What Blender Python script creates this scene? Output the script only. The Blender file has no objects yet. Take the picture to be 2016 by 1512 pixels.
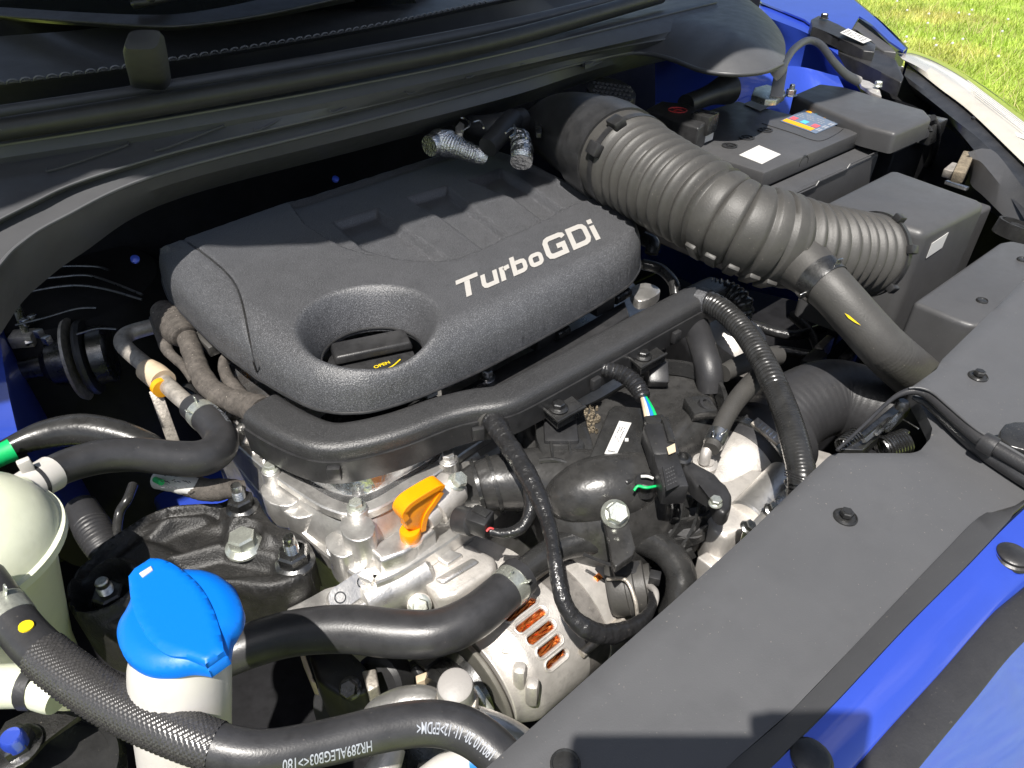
import bpy, bmesh, math, random
import numpy as np
from mathutils import Vector, Matrix
from mathutils.geometry import delaunay_2d_cdt

random.seed(7)
S = bpy.context.scene
COL = S.collection
# ---------------------------------------------------------------- camera
FPX, CX, CY = 1400.0, 1008.0, 756.0          # focal length and centre in photo pixels (2016 x 1512)
HORIZON, VPX = -300.0, 3020.0                # horizon row and vanishing column of the car's cross axis
CAM = Vector((0, 0, 1.25))
PITCH = math.atan((CY - HORIZON) / FPX)
AZ = math.atan((VPX - CX) / math.hypot(FPX, CY - HORIZON))
HEAD = Vector((math.cos(AZ), math.sin(AZ), 0))
RIGHT = Vector((math.sin(AZ), -math.cos(AZ), 0))
FWD = HEAD * math.cos(PITCH) - Vector((0, 0, 1)) * math.sin(PITCH)
UPV = HEAD * math.sin(PITCH) + Vector((0, 0, 1)) * math.cos(PITCH)
cam_data = bpy.data.cameras.new('camera')
cam_data.sensor_fit = 'HORIZONTAL'
cam_data.sensor_width = 36.0
cam_data.lens = 36.0 * FPX / 2016.0
cam_data.clip_start = 0.01
cam_data.clip_end = 400.0
cam = bpy.data.objects.new('camera', cam_data)
COL.objects.link(cam)
rot = Matrix((RIGHT, UPV, -FWD)).transposed()
cam.matrix_world = Matrix.Translation(CAM) @ rot.to_4x4()
S.camera = cam
# ---------------------------------------------------------------- sky, sun, exposure
SUN_FROM = -(FWD + RIGHT * (1205 - CX) / FPX - UPV * (1500 - CY) / FPX).normalized()   # towards the sun
SUN_EL = math.asin(SUN_FROM.z)
world = bpy.data.worlds.new('World')
S.world = world
world.use_nodes = True
wn = world.node_tree
for n in list(wn.nodes): wn.nodes.remove(n)
sky = wn.nodes.new('ShaderNodeTexSky')
sky.sky_type = 'NISHITA'
sky.sun_disc = False
sky.sun_elevation = SUN_EL
sky.sun_rotation = math.atan2(SUN_FROM.x, SUN_FROM.y)
sky.air_density = 1.0
sky.dust_density = 1.5
bg = wn.nodes.new('ShaderNodeBackground')
bg.inputs['Strength'].default_value = 0.066
wo = wn.nodes.new('ShaderNodeOutputWorld')
# scattered fair-weather clouds all over the sky, as the reflections in the blue paint show
wtc = wn.nodes.new('ShaderNodeTexCoord')
wno = wn.nodes.new('ShaderNodeTexNoise'); wno.inputs['Scale'].default_value = 3.2; wno.inputs['Detail'].default_value = 7; wno.inputs['Roughness'].default_value = 0.6
wn.links.new(wtc.outputs['Generated'], wno.inputs['Vector'])
wmr = wn.nodes.new('ShaderNodeMapRange'); wmr.inputs[1].default_value = 0.50; wmr.inputs[2].default_value = 0.66; wmr.inputs[4].default_value = 0.75
wn.links.new(wno.outputs[0], wmr.inputs[0])
wbw = wn.nodes.new('ShaderNodeRGBToBW'); wn.links.new(sky.outputs[0], wbw.inputs[0])
wmu = wn.nodes.new('ShaderNodeMath'); wmu.operation = 'MULTIPLY'; wmu.inputs[1].default_value = 4.0; wn.links.new(wbw.outputs[0], wmu.inputs[0])
wmx = wn.nodes.new('ShaderNodeMix'); wmx.data_type = 'RGBA'
wn.links.new(wmr.outputs[0], wmx.inputs[0]); wn.links.new(sky.outputs[0], wmx.inputs[6]); wn.links.new(wmu.outputs[0], wmx.inputs[7])
wn.links.new(wmx.outputs[2], bg.inputs[0])
wn.links.new(bg.outputs[0], wo.inputs[0])
sun_data = bpy.data.lights.new('sun', 'SUN')
sun_data.energy = 5.0
sun_data.angle = math.radians(0.55)
sun_data.color = (1.0, 0.955, 0.89)
sun = bpy.data.objects.new('sun', sun_data)
COL.objects.link(sun)
sun.rotation_euler = SUN_FROM.to_track_quat('Z', 'Y').to_euler()
sun.location = (0, 0, 5)
S.view_settings.view_transform = 'Standard'
S.view_settings.look = 'None'
S.view_settings.gamma = 1.0
S.view_settings.exposure = 0.6
S.view_settings.use_curve_mapping = False

# ---------------------------------------------------------------- pixel -> place helpers
def ray(x, y):
    return FWD + RIGHT * ((x - CX) / FPX) - UPV * ((y - CY) / FPX)
def at(x, y, z):
    d = ray(x, y)
    return CAM + d * ((z - CAM.z) / d.z)
def at_y(x, y, Y):
    d = ray(x, y); return CAM + d * (Y / d.y)
def at_x(x, y, X):
    d = ray(x, y); return CAM + d * (X / d.x)
def mpp(p):                                   # metres per photo pixel at a point
    return (p - CAM).dot(FWD) / FPX
def pts(seq, z=None):
    return [at(p[0], p[1], p[2] if len(p) > 2 else z) for p in seq]

# ---------------------------------------------------------------- materials
M = {}
def mat(name, col, rough=0.5, metal=0.0, bump=0.0, bscale=400, var=0.0, vscale=30, coat=0.0, spec=0.5,
        dust=0.0, rvar=0.0, sss=0.0, trans=0.0, emit=None, dustcol=(0.30, 0.27, 0.23), fine=0.0, tint=None, speck=0.0, coat_ior=1.5):
    m = bpy.data.materials.new(name); m.use_nodes = True
    nt = m.node_tree; b = nt.nodes['Principled BSDF']
    L = nt.links.new
    b.inputs['Base Color'].default_value = (*col, 1)
    b.inputs['Roughness'].default_value = rough
    b.inputs['Metallic'].default_value = metal
    b.inputs['Specular IOR Level'].default_value = spec
    b.inputs['Coat Weight'].default_value = coat
    b.inputs['Coat Roughness'].default_value = 0.04
    b.inputs['Coat IOR'].default_value = coat_ior
    if sss:
        b.inputs['Subsurface Weight'].default_value = sss
        b.inputs['Subsurface Radius'].default_value = (0.02, 0.02, 0.015)
    if trans:
        b.inputs['Transmission Weight'].default_value = trans
    tc = nt.nodes.new('ShaderNodeTexCoord')
    def noise(scale, detail=4, rough_=0.6):
        n = nt.nodes.new('ShaderNodeTexNoise')
        n.inputs['Scale'].default_value = scale
        n.inputs['Detail'].default_value = detail
        n.inputs['Roughness'].default_value = rough_
        L(tc.outputs['Object'], n.inputs['Vector'])
        return n
    def mix(fac_socket, a_sock, bcol, lo=0.4, hi=0.7, amount=1.0):
        r = nt.nodes.new('ShaderNodeMapRange')
        r.inputs[1].default_value = lo; r.inputs[2].default_value = hi
        r.inputs[3].default_value = 0.0; r.inputs[4].default_value = amount
        L(fac_socket, r.inputs[0])
        x = nt.nodes.new('ShaderNodeMix'); x.data_type = 'RGBA'
        L(r.outputs[0], x.inputs[0])
        if a_sock is None: x.inputs[6].default_value = (*col, 1)
        else: L(a_sock, x.inputs[6])
        x.inputs[7].default_value = (*bcol, 1)
        return x.outputs[2]
    cs = None
    if var:
        n = noise(vscale)
        cs = mix(n.outputs[0], cs, tuple(min(1, c * (1 + var * 2.2) + var * 0.012) for c in col), 0.35, 0.75)
        n2 = noise(vscale * 2.7)
        cs = mix(n2.outputs[0], cs, tuple(c * (1 - min(.9, var)) for c in col), 0.5, 0.8)
    if tint:
        n3 = noise(tint[1], 3)
        cs = mix(n3.outputs[0], cs, tint[0], 0.48, 0.7, tint[2])
    if fine:
        v = nt.nodes.new('ShaderNodeTexNoise'); v.inputs['Scale'].default_value = 1100; v.inputs['Detail'].default_value = 1
        L(tc.outputs['Object'], v.inputs['Vector'])
        cs = mix(v.outputs[0], cs, tuple(c * (1 + 3.5 * fine) + 0.02 * fine for c in col), 0.52, 0.72)
    if dust:
        n4 = noise(38, 10, 0.8)
        cs = mix(n4.outputs[0], cs, dustcol, 0.5, 0.95, dust * 0.6)
        n5 = noise(420, 2)
        cs = mix(n5.outputs[0], cs, tuple(c * 1.2 for c in dustcol), 0.70, 0.76, min(1, dust * 3.0 + speck))
    if cs is not None: L(cs, b.inputs['Base Color'])
    if rvar:
        n = noise(45, 5)
        r = nt.nodes.new('ShaderNodeMapRange')
        r.inputs[1].default_value = 0.3; r.inputs[2].default_value = 0.7
        r.inputs[3].default_value = max(.02, rough - rvar); r.inputs[4].default_value = min(1, rough + rvar)
        L(n.outputs[0], r.inputs[0]); L(r.outputs[0], b.inputs['Roughness'])
    if bump:
        n = noise(bscale, 3)
        bp = nt.nodes.new('ShaderNodeBump')
        bp.inputs['Strength'].default_value = bump
        bp.inputs['Distance'].default_value = 1.0 / bscale
        L(n.outputs[0], bp.inputs['Height']); L(bp.outputs[0], b.inputs['Normal'])
    if emit:
        b.inputs['Emission Color'].default_value = (*emit[0], 1); b.inputs['Emission Strength'].default_value = emit[1]
    M[name] = m
    return m
mat('cover_plastic', (0.053, 0.054, 0.058), 0.36, bump=0.5, bscale=650, var=0.12, vscale=40, fine=0.55, spec=0.6)
mat('panel_plastic', (0.078, 0.079, 0.083), 0.46, bump=0.12, bscale=900, var=0.05, vscale=10, dust=0.04, speck=0.35, rvar=0.05)
mat('box_plastic', (0.060, 0.060, 0.062), 0.42, bump=0.15, bscale=900, var=0.08, vscale=14, dust=0.06, rvar=0.06)
mat('dark_plastic', (0.020, 0.020, 0.021), 0.38, bump=0.12, bscale=700, var=0.3, vscale=40, dust=0.06)
mat('gloss_plastic', (0.020, 0.020, 0.020), 0.25, bump=0.06, bscale=160, var=0.3, vscale=30, dust=0.05, rvar=0.08)
mat('cowl_plastic', (0.072, 0.073, 0.077), 0.42, bump=0.1, bscale=900, var=0.08, vscale=12, dust=0.015, rvar=0.06)
mat('rubber', (0.026, 0.026, 0.028), 0.44, bump=0.12, bscale=500, var=0.1, vscale=40, dust=0.05, rvar=0.06)
mat('hose_rubber', (0.028, 0.028, 0.030), 0.36, bump=0.10, bscale=700, var=0.2, vscale=40, dust=0.05, rvar=0.06)
mat('dusty_rubber', (0.048, 0.046, 0.043), 0.5, bump=0.15, bscale=600, var=0.10, vscale=30, dust=0.10)
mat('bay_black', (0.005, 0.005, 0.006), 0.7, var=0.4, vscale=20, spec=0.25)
mat('tape', (0.015, 0.015, 0.016), 0.28, bump=0.28, bscale=140, var=0.2, dust=0.08)
mat('cloth_tape', (0.060, 0.052, 0.045), 0.8, bump=0.6, bscale=900, var=0.4, vscale=120, dust=0.35)
mat('mount_iron', (0.012, 0.0115, 0.011), 0.46, bump=0.4, bscale=520, var=0.3, vscale=60, dust=0.10, rvar=0.12)
mat('aluminium', (0.60, 0.585, 0.56), 0.36, 0.85, bump=0.16, bscale=500, var=0.16, vscale=40, rvar=0.10, dust=0.08, dustcol=(.35, .29, .22))
mat('bright_aluminium', (0.70, 0.70, 0.70), 0.22, 0.95, bump=0.10, bscale=90, var=0.12, vscale=30, rvar=0.1, dust=0.05, dustcol=(.4, .3, .2), tint=((.42, .22, .10), 26, .35))
mat('cast_aluminium', (0.49, 0.465, 0.435), 0.44, 0.5, bump=0.3, bscale=700, var=0.14, vscale=50, rvar=0.08, dust=0.08)
mat('zinc', (0.62, 0.64, 0.57), 0.3, 0.8, bump=0.1, bscale=900, var=0.15, vscale=200, rvar=0.1)
mat('steel', (0.55, 0.55, 0.54), 0.28, 1.0, bump=0.1, bscale=600, var=0.2, vscale=150, rvar=0.12)
mat('dark_steel', (0.10, 0.10, 0.10), 0.3, 0.9, bump=0.1, bscale=600, var=0.3, vscale=100, rvar=0.1)
mat('dirty_steel', (0.36, 0.33, 0.29), 0.5, 0.6, bump=0.3, bscale=400, var=0.35, vscale=80, dust=0.35)
mat('foil', (0.80, 0.80, 0.80), 0.22, 1.0, bump=0.6, bscale=260)
mat('copper', (0.75, 0.20, 0.05), 0.25, 0.9, var=0.4, vscale=300)
mat('body_blue', (0.034, 0.080, 0.52), 0.36, 0.35, coat=1.0, coat_ior=1.75, bump=0.02, bscale=220, var=0.06, vscale=8)
mat('cap_blue', (0.0, 0.145, 0.62), 0.42, bump=0.05, bscale=400, spec=0.4)
mat('tank', (0.62, 0.64, 0.50), 0.35, sss=0.35, bump=0.03, bscale=60, var=0.06, vscale=12)
mat('white_plastic', (0.50, 0.48, 0.45), 0.4, sss=0.2, var=0.05, vscale=20, dust=0.03)
mat('grey_cap', (0.30, 0.285, 0.27), 0.5, bump=0.1)
mat('orange', (0.90, 0.30, 0.0), 0.38, bump=0.06, bscale=300, sss=0.15)
mat('label_white', (0.58, 0.57, 0.55), 0.5)
mat('logo_silver', (0.52, 0.50, 0.47), 0.4, 0.2)
mat('print_white', (0.30, 0.32, 0.36), 0.55)
mat('print_dark', (0.06, 0.06, 0.07), 0.6)
mat('yellow', (0.75, 0.55, 0.01), 0.5)
mat('green', (0.0, 0.45, 0.12), 0.5)
mat('red_print', (0.55, 0.05, 0.05), 0.5)
mat('pink', (0.60, 0.10, 0.12), 0.5)
mat('cyan', (0.10, 0.45, 0.62), 0.5)
mat('amber', (0.80, 0.36, 0.01), 0.5)
mat('label_blue', (0.13, 0.17, 0.24), 0.45)
mat('wire_blue', (0.02, 0.18, 0.6), 0.4)
mat('tan', (0.50, 0.40, 0.28), 0.55, var=0.15)
mat('smoke_glass', (0.01, 0.012, 0.014), 0.06, coat=1.0)
mat('belt', (0.016, 0.016, 0.016), 0.7, bump=0.2, bscale=700)
mat('stator', (0.15, 0.14, 0.13), 0.6, 0.5, bump=0.3, bscale=900, var=0.3, vscale=60, dust=0.2)
mat('pulley', (0.20, 0.19, 0.165), 0.5, 0.5, bump=0.1, bscale=800, var=0.1, vscale=60, dust=0.1)
mat('lens_white', (0.56, 0.52, 0.44), 0.14, coat=1.0, var=0.06, vscale=9)
mat('brown_foam', (0.14, 0.115, 0.08), 0.9, bump=0.6, bscale=500, var=0.4, vscale=120)

# ---------------------------------------------------------------- scene graph helpers
WL = {}
def thing(name, label, cat, loc, group=None):
    o = bpy.data.objects.new(name, None)
    o.empty_display_size = 0.02
    o.location = loc
    COL.objects.link(o)
    o['label'] = label; o['category'] = cat
    if group: o['group'] = group
    WL[o.name] = Vector(loc)
    return o
def finish(bm, name, material, parent=None, angle=40, smooth=True, origin=None, label=None):
    me = bpy.data.meshes.new(name)
    if origin is not None:
        bmesh.ops.translate(bm, verts=bm.verts, vec=-Vector(origin))
    bm.normal_update()
    bm.to_mesh(me); bm.free()
    if material is not None:
        me.materials.append(M[material] if isinstance(material, str) else material)
    if smooth:
        me.polygons.foreach_set('use_smooth', [True] * len(me.polygons))
        me.set_sharp_from_angle(angle=math.radians(angle))
    o = bpy.data.objects.new(name, me)
    COL.objects.link(o)
    base = Vector(origin) if origin is not None else Vector((0, 0, 0))
    WL[o.name] = base
    if parent is not None:
        o.parent = parent
        o.location = base - WL[parent.name]
    else:
        o.location = base
    if label: o['label'] = label
    return o
def single(bm, name, material, label, cat, group=None, **k):
    vs = [v.co.copy() for v in bm.verts]
    c = sum(vs, Vector()) / max(1, len(vs))
    c.z = min(v.z for v in vs)
    o = finish(bm, name, material, None, origin=c, **k)
    o['label'] = label; o['category'] = cat
    if group: o['group'] = group
    return o
def part(bm, name, material, parent, **k):
    return finish(bm, name, material, parent, **k)

# ---------------------------------------------------------------- shape helpers (all add to a bmesh)
def new(): return bmesh.new()
def spline(P, n=8, closed=False):
    """Catmull-Rom (centripetal-ish) through the points; works on tuples of any length."""
    A = np.array([tuple(p) for p in P], float)
    N = len(A)
    if N < 3 and not closed:
        return [A[0] + (A[1] - A[0]) * i / n for i in range(n + 1)]
    out = []
    rng = range(N) if closed else range(N - 1)
    for i in rng:
        if closed: p0, p1, p2, p3 = A[(i - 1) % N], A[i], A[(i + 1) % N], A[(i + 2) % N]
        else:
            p1, p2 = A[i], A[i + 1]
            p0 = A[i - 1] if i > 0 else 2 * p1 - p2
            p3 = A[i + 2] if i + 2 < N else 2 * p2 - p1
        for k in range(n):
            t = k / n
            out.append(0.5 * ((2 * p1) + (-p0 + p2) * t + (2 * p0 - 5 * p1 + 4 * p2 - p3) * t * t + (-p0 + 3 * p1 - 3 * p2 + p3) * t ** 3))
    if not closed: out.append(A[-1])
    return out
def resample(P, step):
    P = [np.array(p, float) for p in P]
    d = [0]
    for a, b in zip(P, P[1:]): d.append(d[-1] + np.linalg.norm((b - a)[:3]))
    n = max(2, int(round(d[-1] / step)) + 1)
    s = np.linspace(0, d[-1], n)
    A = np.array(P)
    return [np.array([np.interp(x, d, A[:, k]) for k in range(A.shape[1])]) for x in s], s
def frames(C):
    T = []
    for i in range(len(C)):
        a = C[max(0, i - 1)]; b = C[min(len(C) - 1, i + 1)]
        T.append((b - a).normalized())
    ref = Vector((0, 0, 1)) if abs(T[0].z) < 0.9 else Vector((1, 0, 0))
    n = (ref - T[0] * ref.dot(T[0])).normalized()
    out = []
    for i, t in enumerate(T):
        n = (n - t * n.dot(t)).normalized()
        out.append((t, n, t.cross(n)))
    return out
def add_tube(bm, C, R, seg=18, caps=True, prof=None):
    """C: list of Vectors, R: radius or list; prof: list of (u,v) unit profile instead of a circle."""
    C = [Vector(c[:3]) for c in C]
    if not hasattr(R, '__len__'): R = [R] * len(C)
    fr = frames(C)
    if prof is None: prof = [(math.cos(2 * math.pi * k / seg), math.sin(2 * math.pi * k / seg)) for k in range(seg)]
    rings = []
    for c, r, (t, n, b) in zip(C, R, fr):
        rings.append([bm.verts.new(c + n * (u * r) + b * (v * r)) for u, v in prof])
    K = len(prof)
    for a, b in zip(rings, rings[1:]):
        for k in range(K):
            bm.faces.new((a[k], a[(k + 1) % K], b[(k + 1) % K], b[k]))
    if caps:
        bm.faces.new(list(reversed(rings[0]))); bm.faces.new(rings[-1])
    return fr
def px_path(P, z=None, step=0.004, n=8):
    """P: (x, y, z, width_px) photo points -> dense list of (Vector), radii, arclength."""
    W = []
    for p in P:
        q = at(p[0], p[1], p[2])
        W.append((q.x, q.y, q.z, (p[3] if len(p) > 3 else 20) * 0.5 * mpp(q)))
    D, s = resample(spline(W, n), step)
    return [Vector(d[:3]) for d in D], [d[3] for d in D], s
def hose_bm(P, step=0.004, seg=20, fn=None, caps=True, bm=None):
    C, R, s = px_path(P, step=step)
    if fn: R = [fn(x, r) for x, r in zip(s, R)]
    bm = bm or new()
    add_tube(bm, C, R, seg, caps)
    return bm
def add_lathe(bm, o, axis, prof, seg=28, cap=True):
    """prof: (r, h) pairs along the axis from o."""
    axis = Vector(axis).normalized()
    ref = Vector((0, 0, 1)) if abs(axis.z) < 0.9 else Vector((1, 0, 0))
    n = (ref - axis * ref.dot(axis)).normalized(); b = axis.cross(n)
    rings = []
    for r, h in prof:
        c = Vector(o) + axis * h
        rings.append([bm.verts.new(c + (n * math.cos(2 * math.pi * k / seg) + b * math.sin(2 * math.pi * k / seg)) * max(r, 1e-5)) for k in range(seg)])
    for a, c in zip(rings, rings[1:]):
        for k in range(seg): bm.faces.new((a[k], a[(k + 1) % seg], c[(k + 1) % seg], c[k]))
    if cap:
        bm.faces.new(list(reversed(rings[0]))); bm.faces.new(rings[-1])
def add_box(bm, c, size, ax=None, bevel=0.0, seg=2, taper=1.0):
    """ax: (ex, ey, ez) unit axes"""
    ex, ey, ez = ax or (Vector((1, 0, 0)), Vector((0, 1, 0)), Vector((0, 0, 1)))
    c = Vector(c); V = []
    for sx, sy, sz in ((-1, -1, -1), (1, -1, -1), (1, 1, -1), (-1, 1, -1), (-1, -1, 1), (1, -1, 1), (1, 1, 1), (-1, 1, 1)):
        k = taper if sz > 0 else 1
        V.append(bm.verts.new(c + ex * (sx * size[0] / 2 * k) + ey * (sy * size[1] / 2 * k) + ez * (sz * size[2] / 2)))
    F = [bm.faces.new([V[i] for i in f]) for f in ((3, 2, 1, 0), (4, 5, 6, 7), (0, 1, 5, 4), (1, 2, 6, 5), (2, 3, 7, 6), (3, 0, 4, 7))]
    if bevel:
        E = list({e for f in F for e in f.edges})
        bmesh.ops.bevel(bm, geom=E, offset=bevel, segments=seg, profile=0.5, affect='EDGES')
def ccw(W):
    a = sum(W[i][0] * W[(i + 1) % len(W)][1] - W[(i + 1) % len(W)][0] * W[i][1] for i in range(len(W)))
    return W if a > 0 else list(reversed(W))
def add_prism(bm, W, depth, bevel=0.0, seg=3, dirv=(0, 0, -1)):
    """W: 3D outline of the upper face; extruded by depth along dirv; its upper rim rounded."""
    W = [Vector(w) for w in ccw(W)]
    d = Vector(dirv) * depth
    top = [bm.verts.new(w) for w in W]; bot = [bm.verts.new(w + d) for w in W]
    N = len(W)
    ft = bm.faces.new(top)
    bm.faces.new(list(reversed(bot)))
    for i in range(N): bm.faces.new((bot[i], bot[(i + 1) % N], top[(i + 1) % N], top[i]))
    if bevel:
        E = list(ft.edges)
        E += [e for v in top for e in v.link_edges if e not in E]
        bmesh.ops.bevel(bm, geom=list(set(E)), offset=bevel, segments=seg, profile=0.5, affect='EDGES', clamp_overlap=True)
def prism_px(P, z, depth, bevel=0.0, seg=3, smooth=0, bm=None):
    W = pts(P, z)
    if smooth: W = [Vector(w) for w in spline(W, smooth, closed=True)]
    bm = bm or new()
    add_prism(bm, W, depth, bevel, seg)
    return bm
def loft(rows, n=60, bm=None, closed=False):
    """rows: lists of 3D points, each resampled to n"""
    bm = bm or new()
    G = []
    for r in rows:
        c = spline(r, 10)
        d = [0]
        for a, b in zip(c, c[1:]): d.append(d[-1] + np.linalg.norm(b - a))
        A = np.array(c); s = np.linspace(0, d[-1], n)
        G.append([bm.verts.new(Vector([np.interp(x, d, A[:, k]) for k in range(3)])) for x in s])
    for a, b in zip(G, G[1:]):
        for i in range(n - 1): bm.faces.new((a[i], a[i + 1], b[i + 1], b[i]))
    return bm
def seg_dist(X, Y, poly, closed=True):
    """distance of points to a polyline, with the fractional index of the nearest place"""
    A = np.array([(p[0], p[1]) for p in poly]); N = len(A)
    best = np.full(X.shape, 1e9); idx = np.zeros(X.shape)
    for i in range(N if closed else N - 1):
        a = A[i]; b = A[(i + 1) % N]; ab = b - a; l2 = max(ab @ ab, 1e-14)
        t = np.clip(((X - a[0]) * ab[0] + (Y - a[1]) * ab[1]) / l2, 0, 1)
        d = np.hypot(X - a[0] - t * ab[0], Y - a[1] - t * ab[1])
        m = d < best
        best[m] = d[m]; idx[m] = (i + t)[m]
    return best, idx
def inside(X, Y, poly):
    A = [(p[0], p[1]) for p in poly]; c = np.zeros(X.shape, bool)
    for i in range(len(A)):
        x1, y1 = A[i]; x2, y2 = A[i - 1]
        if y1 == y2: continue
        c ^= ((y1 > Y) != (y2 > Y)) & (X < (x2 - x1) * (Y - y1) / (y2 - y1) + x1)
    return c
def field(outline, zfun, step, holes=(), skirt=None, edge=None, bm=None):
    """A surface z = zfun(x, y) over an outline with holes, with a skirt down to skirt(x,y) or a constant drop."""
    O = ccw([(p[0], p[1]) for p in outline])
    O = [tuple(p) for p in resample([(a[0], a[1], 0) for a in O + [O[0]]], edge or step)[0]][:-1]
    O = [(p[0], p[1]) for p in O]
    loops = [O]
    for h in holes:
        H = [tuple(p) for p in resample([(a[0], a[1], 0) for a in list(h) + [h[0]]], edge or step)[0]][:-1]
        loops.append([(p[0], p[1]) for p in H])
    xs = [p[0] for p in O]; ys = [p[1] for p in O]
    gx, gy = np.meshgrid(np.arange(min(xs), max(xs), step), np.arange(min(ys), max(ys), step * 0.87))
    gx[1::2] += step * 0.5
    gx = gx.ravel(); gy = gy.ravel()
    ok = inside(gx, gy, O)
    d, _ = seg_dist(gx, gy, O); ok &= d > step * 0.45
    for H in loops[1:]:
        ok &= ~inside(gx, gy, H)
        d, _ = seg_dist(gx, gy, H, True); ok &= d > step * 0.45
    V2 = []; faces = []
    for Lp in loops:
        s = len(V2); V2 += Lp
        idx = list(range(s, s + len(Lp)))
        faces.append(idx)
    edges = []
    for f in faces: edges += [(f[i], f[(i + 1) % len(f)]) for i in range(len(f))]
    nb = len(V2)
    V2 += list(zip(gx[ok].tolist(), gy[ok].tolist()))
    v, e, f, *_ = delaunay_2d_cdt([Vector(p) for p in V2], edges, [], 0, 1e-7)
    X = np.array([p.x for p in v]); Y = np.array([p.y for p in v])
    Z = zfun(X, Y)
    bm = bm or new()
    BV = [bm.verts.new((x, y, z)) for x, y, z in zip(X, Y, Z)]
    cxs = np.array([(X[list(t)].mean(), Y[list(t)].mean()) for t in f])
    keep = inside(cxs[:, 0], cxs[:, 1], O)
    for H in loops[1:]: keep &= ~inside(cxs[:, 0], cxs[:, 1], H)
    for t, k in zip(f, keep):
        if k:
            try: bm.faces.new([BV[i] for i in t])
            except ValueError: pass
    bm.normal_update()
    for fc in bm.faces:
        if fc.normal.z < 0: fc.normal_flip()
    if skirt is not None:
        be = [ed for ed in bm.edges if ed.is_boundary]
        r = bmesh.ops.extrude_edge_only(bm, edges=be)
        for vv in [g for g in r['geom'] if isinstance(g, bmesh.types.BMVert)]:
            vv.co.z = skirt(vv.co.x, vv.co.y) if callable(skirt) else vv.co.z - skirt
    for vv in [q for q in bm.verts if not q.link_faces]: bm.verts.remove(vv)
    return bm
def sstep(x, a, b):
    t = np.clip((x - a) / (b - a), 0, 1); return t * t * (3 - 2 * t)
def add_hexbolt(bm, p, axis, af, h, flange=0.0, fh=0.0015):
    """hexagonal head (across flats af) with an optional round flange"""
    axis = Vector(axis).normalized()
    if flange: add_lathe(bm, p, axis, [(flange, 0), (flange, fh * .7), (af * .56, fh * 1.6)], 24)
    r = af / math.sqrt(3)
    o = Vector(p) + axis * fh
    add_lathe(bm, o, axis, [(r, 0), (r, h * .85), (r * .86, h)], 6)
def hexbolt(p, axis, af, h, material, parent, flange=0.0, name='bolt', fh=0.0015):
    bm = new(); add_hexbolt(bm, p, axis, af, h, flange, fh)
    return part(bm, name, material, parent, angle=30)
def text_mesh(txt, size=1.0, bold=0.0):
    cu = bpy.data.curves.new('t', 'FONT'); cu.body = txt; cu.size = size; cu.offset = bold; cu.resolution_u = 3
    o = bpy.data.objects.new('t', cu); COL.objects.link(o)
    bpy.context.view_layer.update()
    me = bpy.data.meshes.new_from_object(o.evaluated_get(bpy.context.evaluated_depsgraph_get()))
    bpy.data.objects.remove(o); bpy.data.curves.remove(cu)
    V = [v.co.copy() for v in me.vertices]; F = [list(p.vertices) for p in me.polygons]
    bpy.data.meshes.remove(me)
    return V, F
def add_mapped(bm, V, F, fn):
    B = [bm.verts.new(fn(v.x, v.y)) for v in V]
    for f in F:
        try: bm.faces.new([B[i] for i in f])
        except ValueError: pass
def text_on_tube(txt, C, R, s0, size, ang, width=1.0, rev=False, flip=False, eps=0.0006, bold=0.0, ring=None):
    """print a line of text along a tube: starts at arclength s0, around the tube at angle ang"""
    V, F = text_mesh(txt, size, bold)
    d = [0]
    for a, b in zip(C, C[1:]): d.append(d[-1] + (b - a).length)
    fr = frames(C)
    def fn(u, v):
        s = s0 - u * width if rev else s0 + u * width
        s = min(max(s, 0), d[-1] - 1e-6)
        i = max(0, min(len(C) - 2, int(np.searchsorted(d, s)) - 1))
        t = (s - d[i]) / max(1e-9, d[i + 1] - d[i])
        c = C[i].lerp(C[i + 1], t); r = R[i] * (1 - t) + R[i + 1] * t
        T, n, b = fr[i]; T2, n2, b2 = fr[i + 1]
        n = n.lerp(n2, t); b = b.lerp(b2, t)
        a = ang + (-(v) if flip else v) / r
        return c + (n * math.cos(a) + b * math.sin(a)) * (r + eps)
    bm = new(); add_mapped(bm, V, F, fn)
    return bm
def quad_map(Q):
    """bilinear map of the unit square onto four 3D points (bl, br, tr, tl)"""
    a, b, c, d = [Vector(q) for q in Q]
    return lambda u, v: a * (1 - u) * (1 - v) + b * u * (1 - v) + c * u * v + d * (1 - u) * v
def quad_bm(Q, lift=0.0008, thick=0.0006, bm=None):
    bm = bm or new()
    Q = [Vector(q) for q in Q]
    n = (Q[1] - Q[0]).cross(Q[3] - Q[0]).normalized()
    if n.dot(CAM - Q[0]) < 0: n = -n
    V = [bm.verts.new(q + n * lift) for q in Q] + [bm.verts.new(q + n * (lift - thick)) for q in Q]
    fs = [bm.faces.new(V[:4])] + [bm.faces.new((V[i], V[(i + 1) % 4], V[4 + (i + 1) % 4], V[4 + i])) for i in range(4)]
    bmesh.ops.recalc_face_normals(bm, faces=fs)
    return bm
# ================================================================ ground
bm = new()
G = 160

gv = [bm.verts.new((x, y, 0)) for x, y in ((-G, -G), (G, -G), (G, G), (-G, G))]
bm.faces.new(gv)
gm = mat('meadow', (0.20, 0.26, 0.04), 0.9, var=0.5, vscale=1.3, tint=((0.26, 0.21, 0.07), 0.9, 0.8))
o = finish(bm, 'ground', 'meadow', smooth=False); o['kind'] = 'structure'
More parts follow.
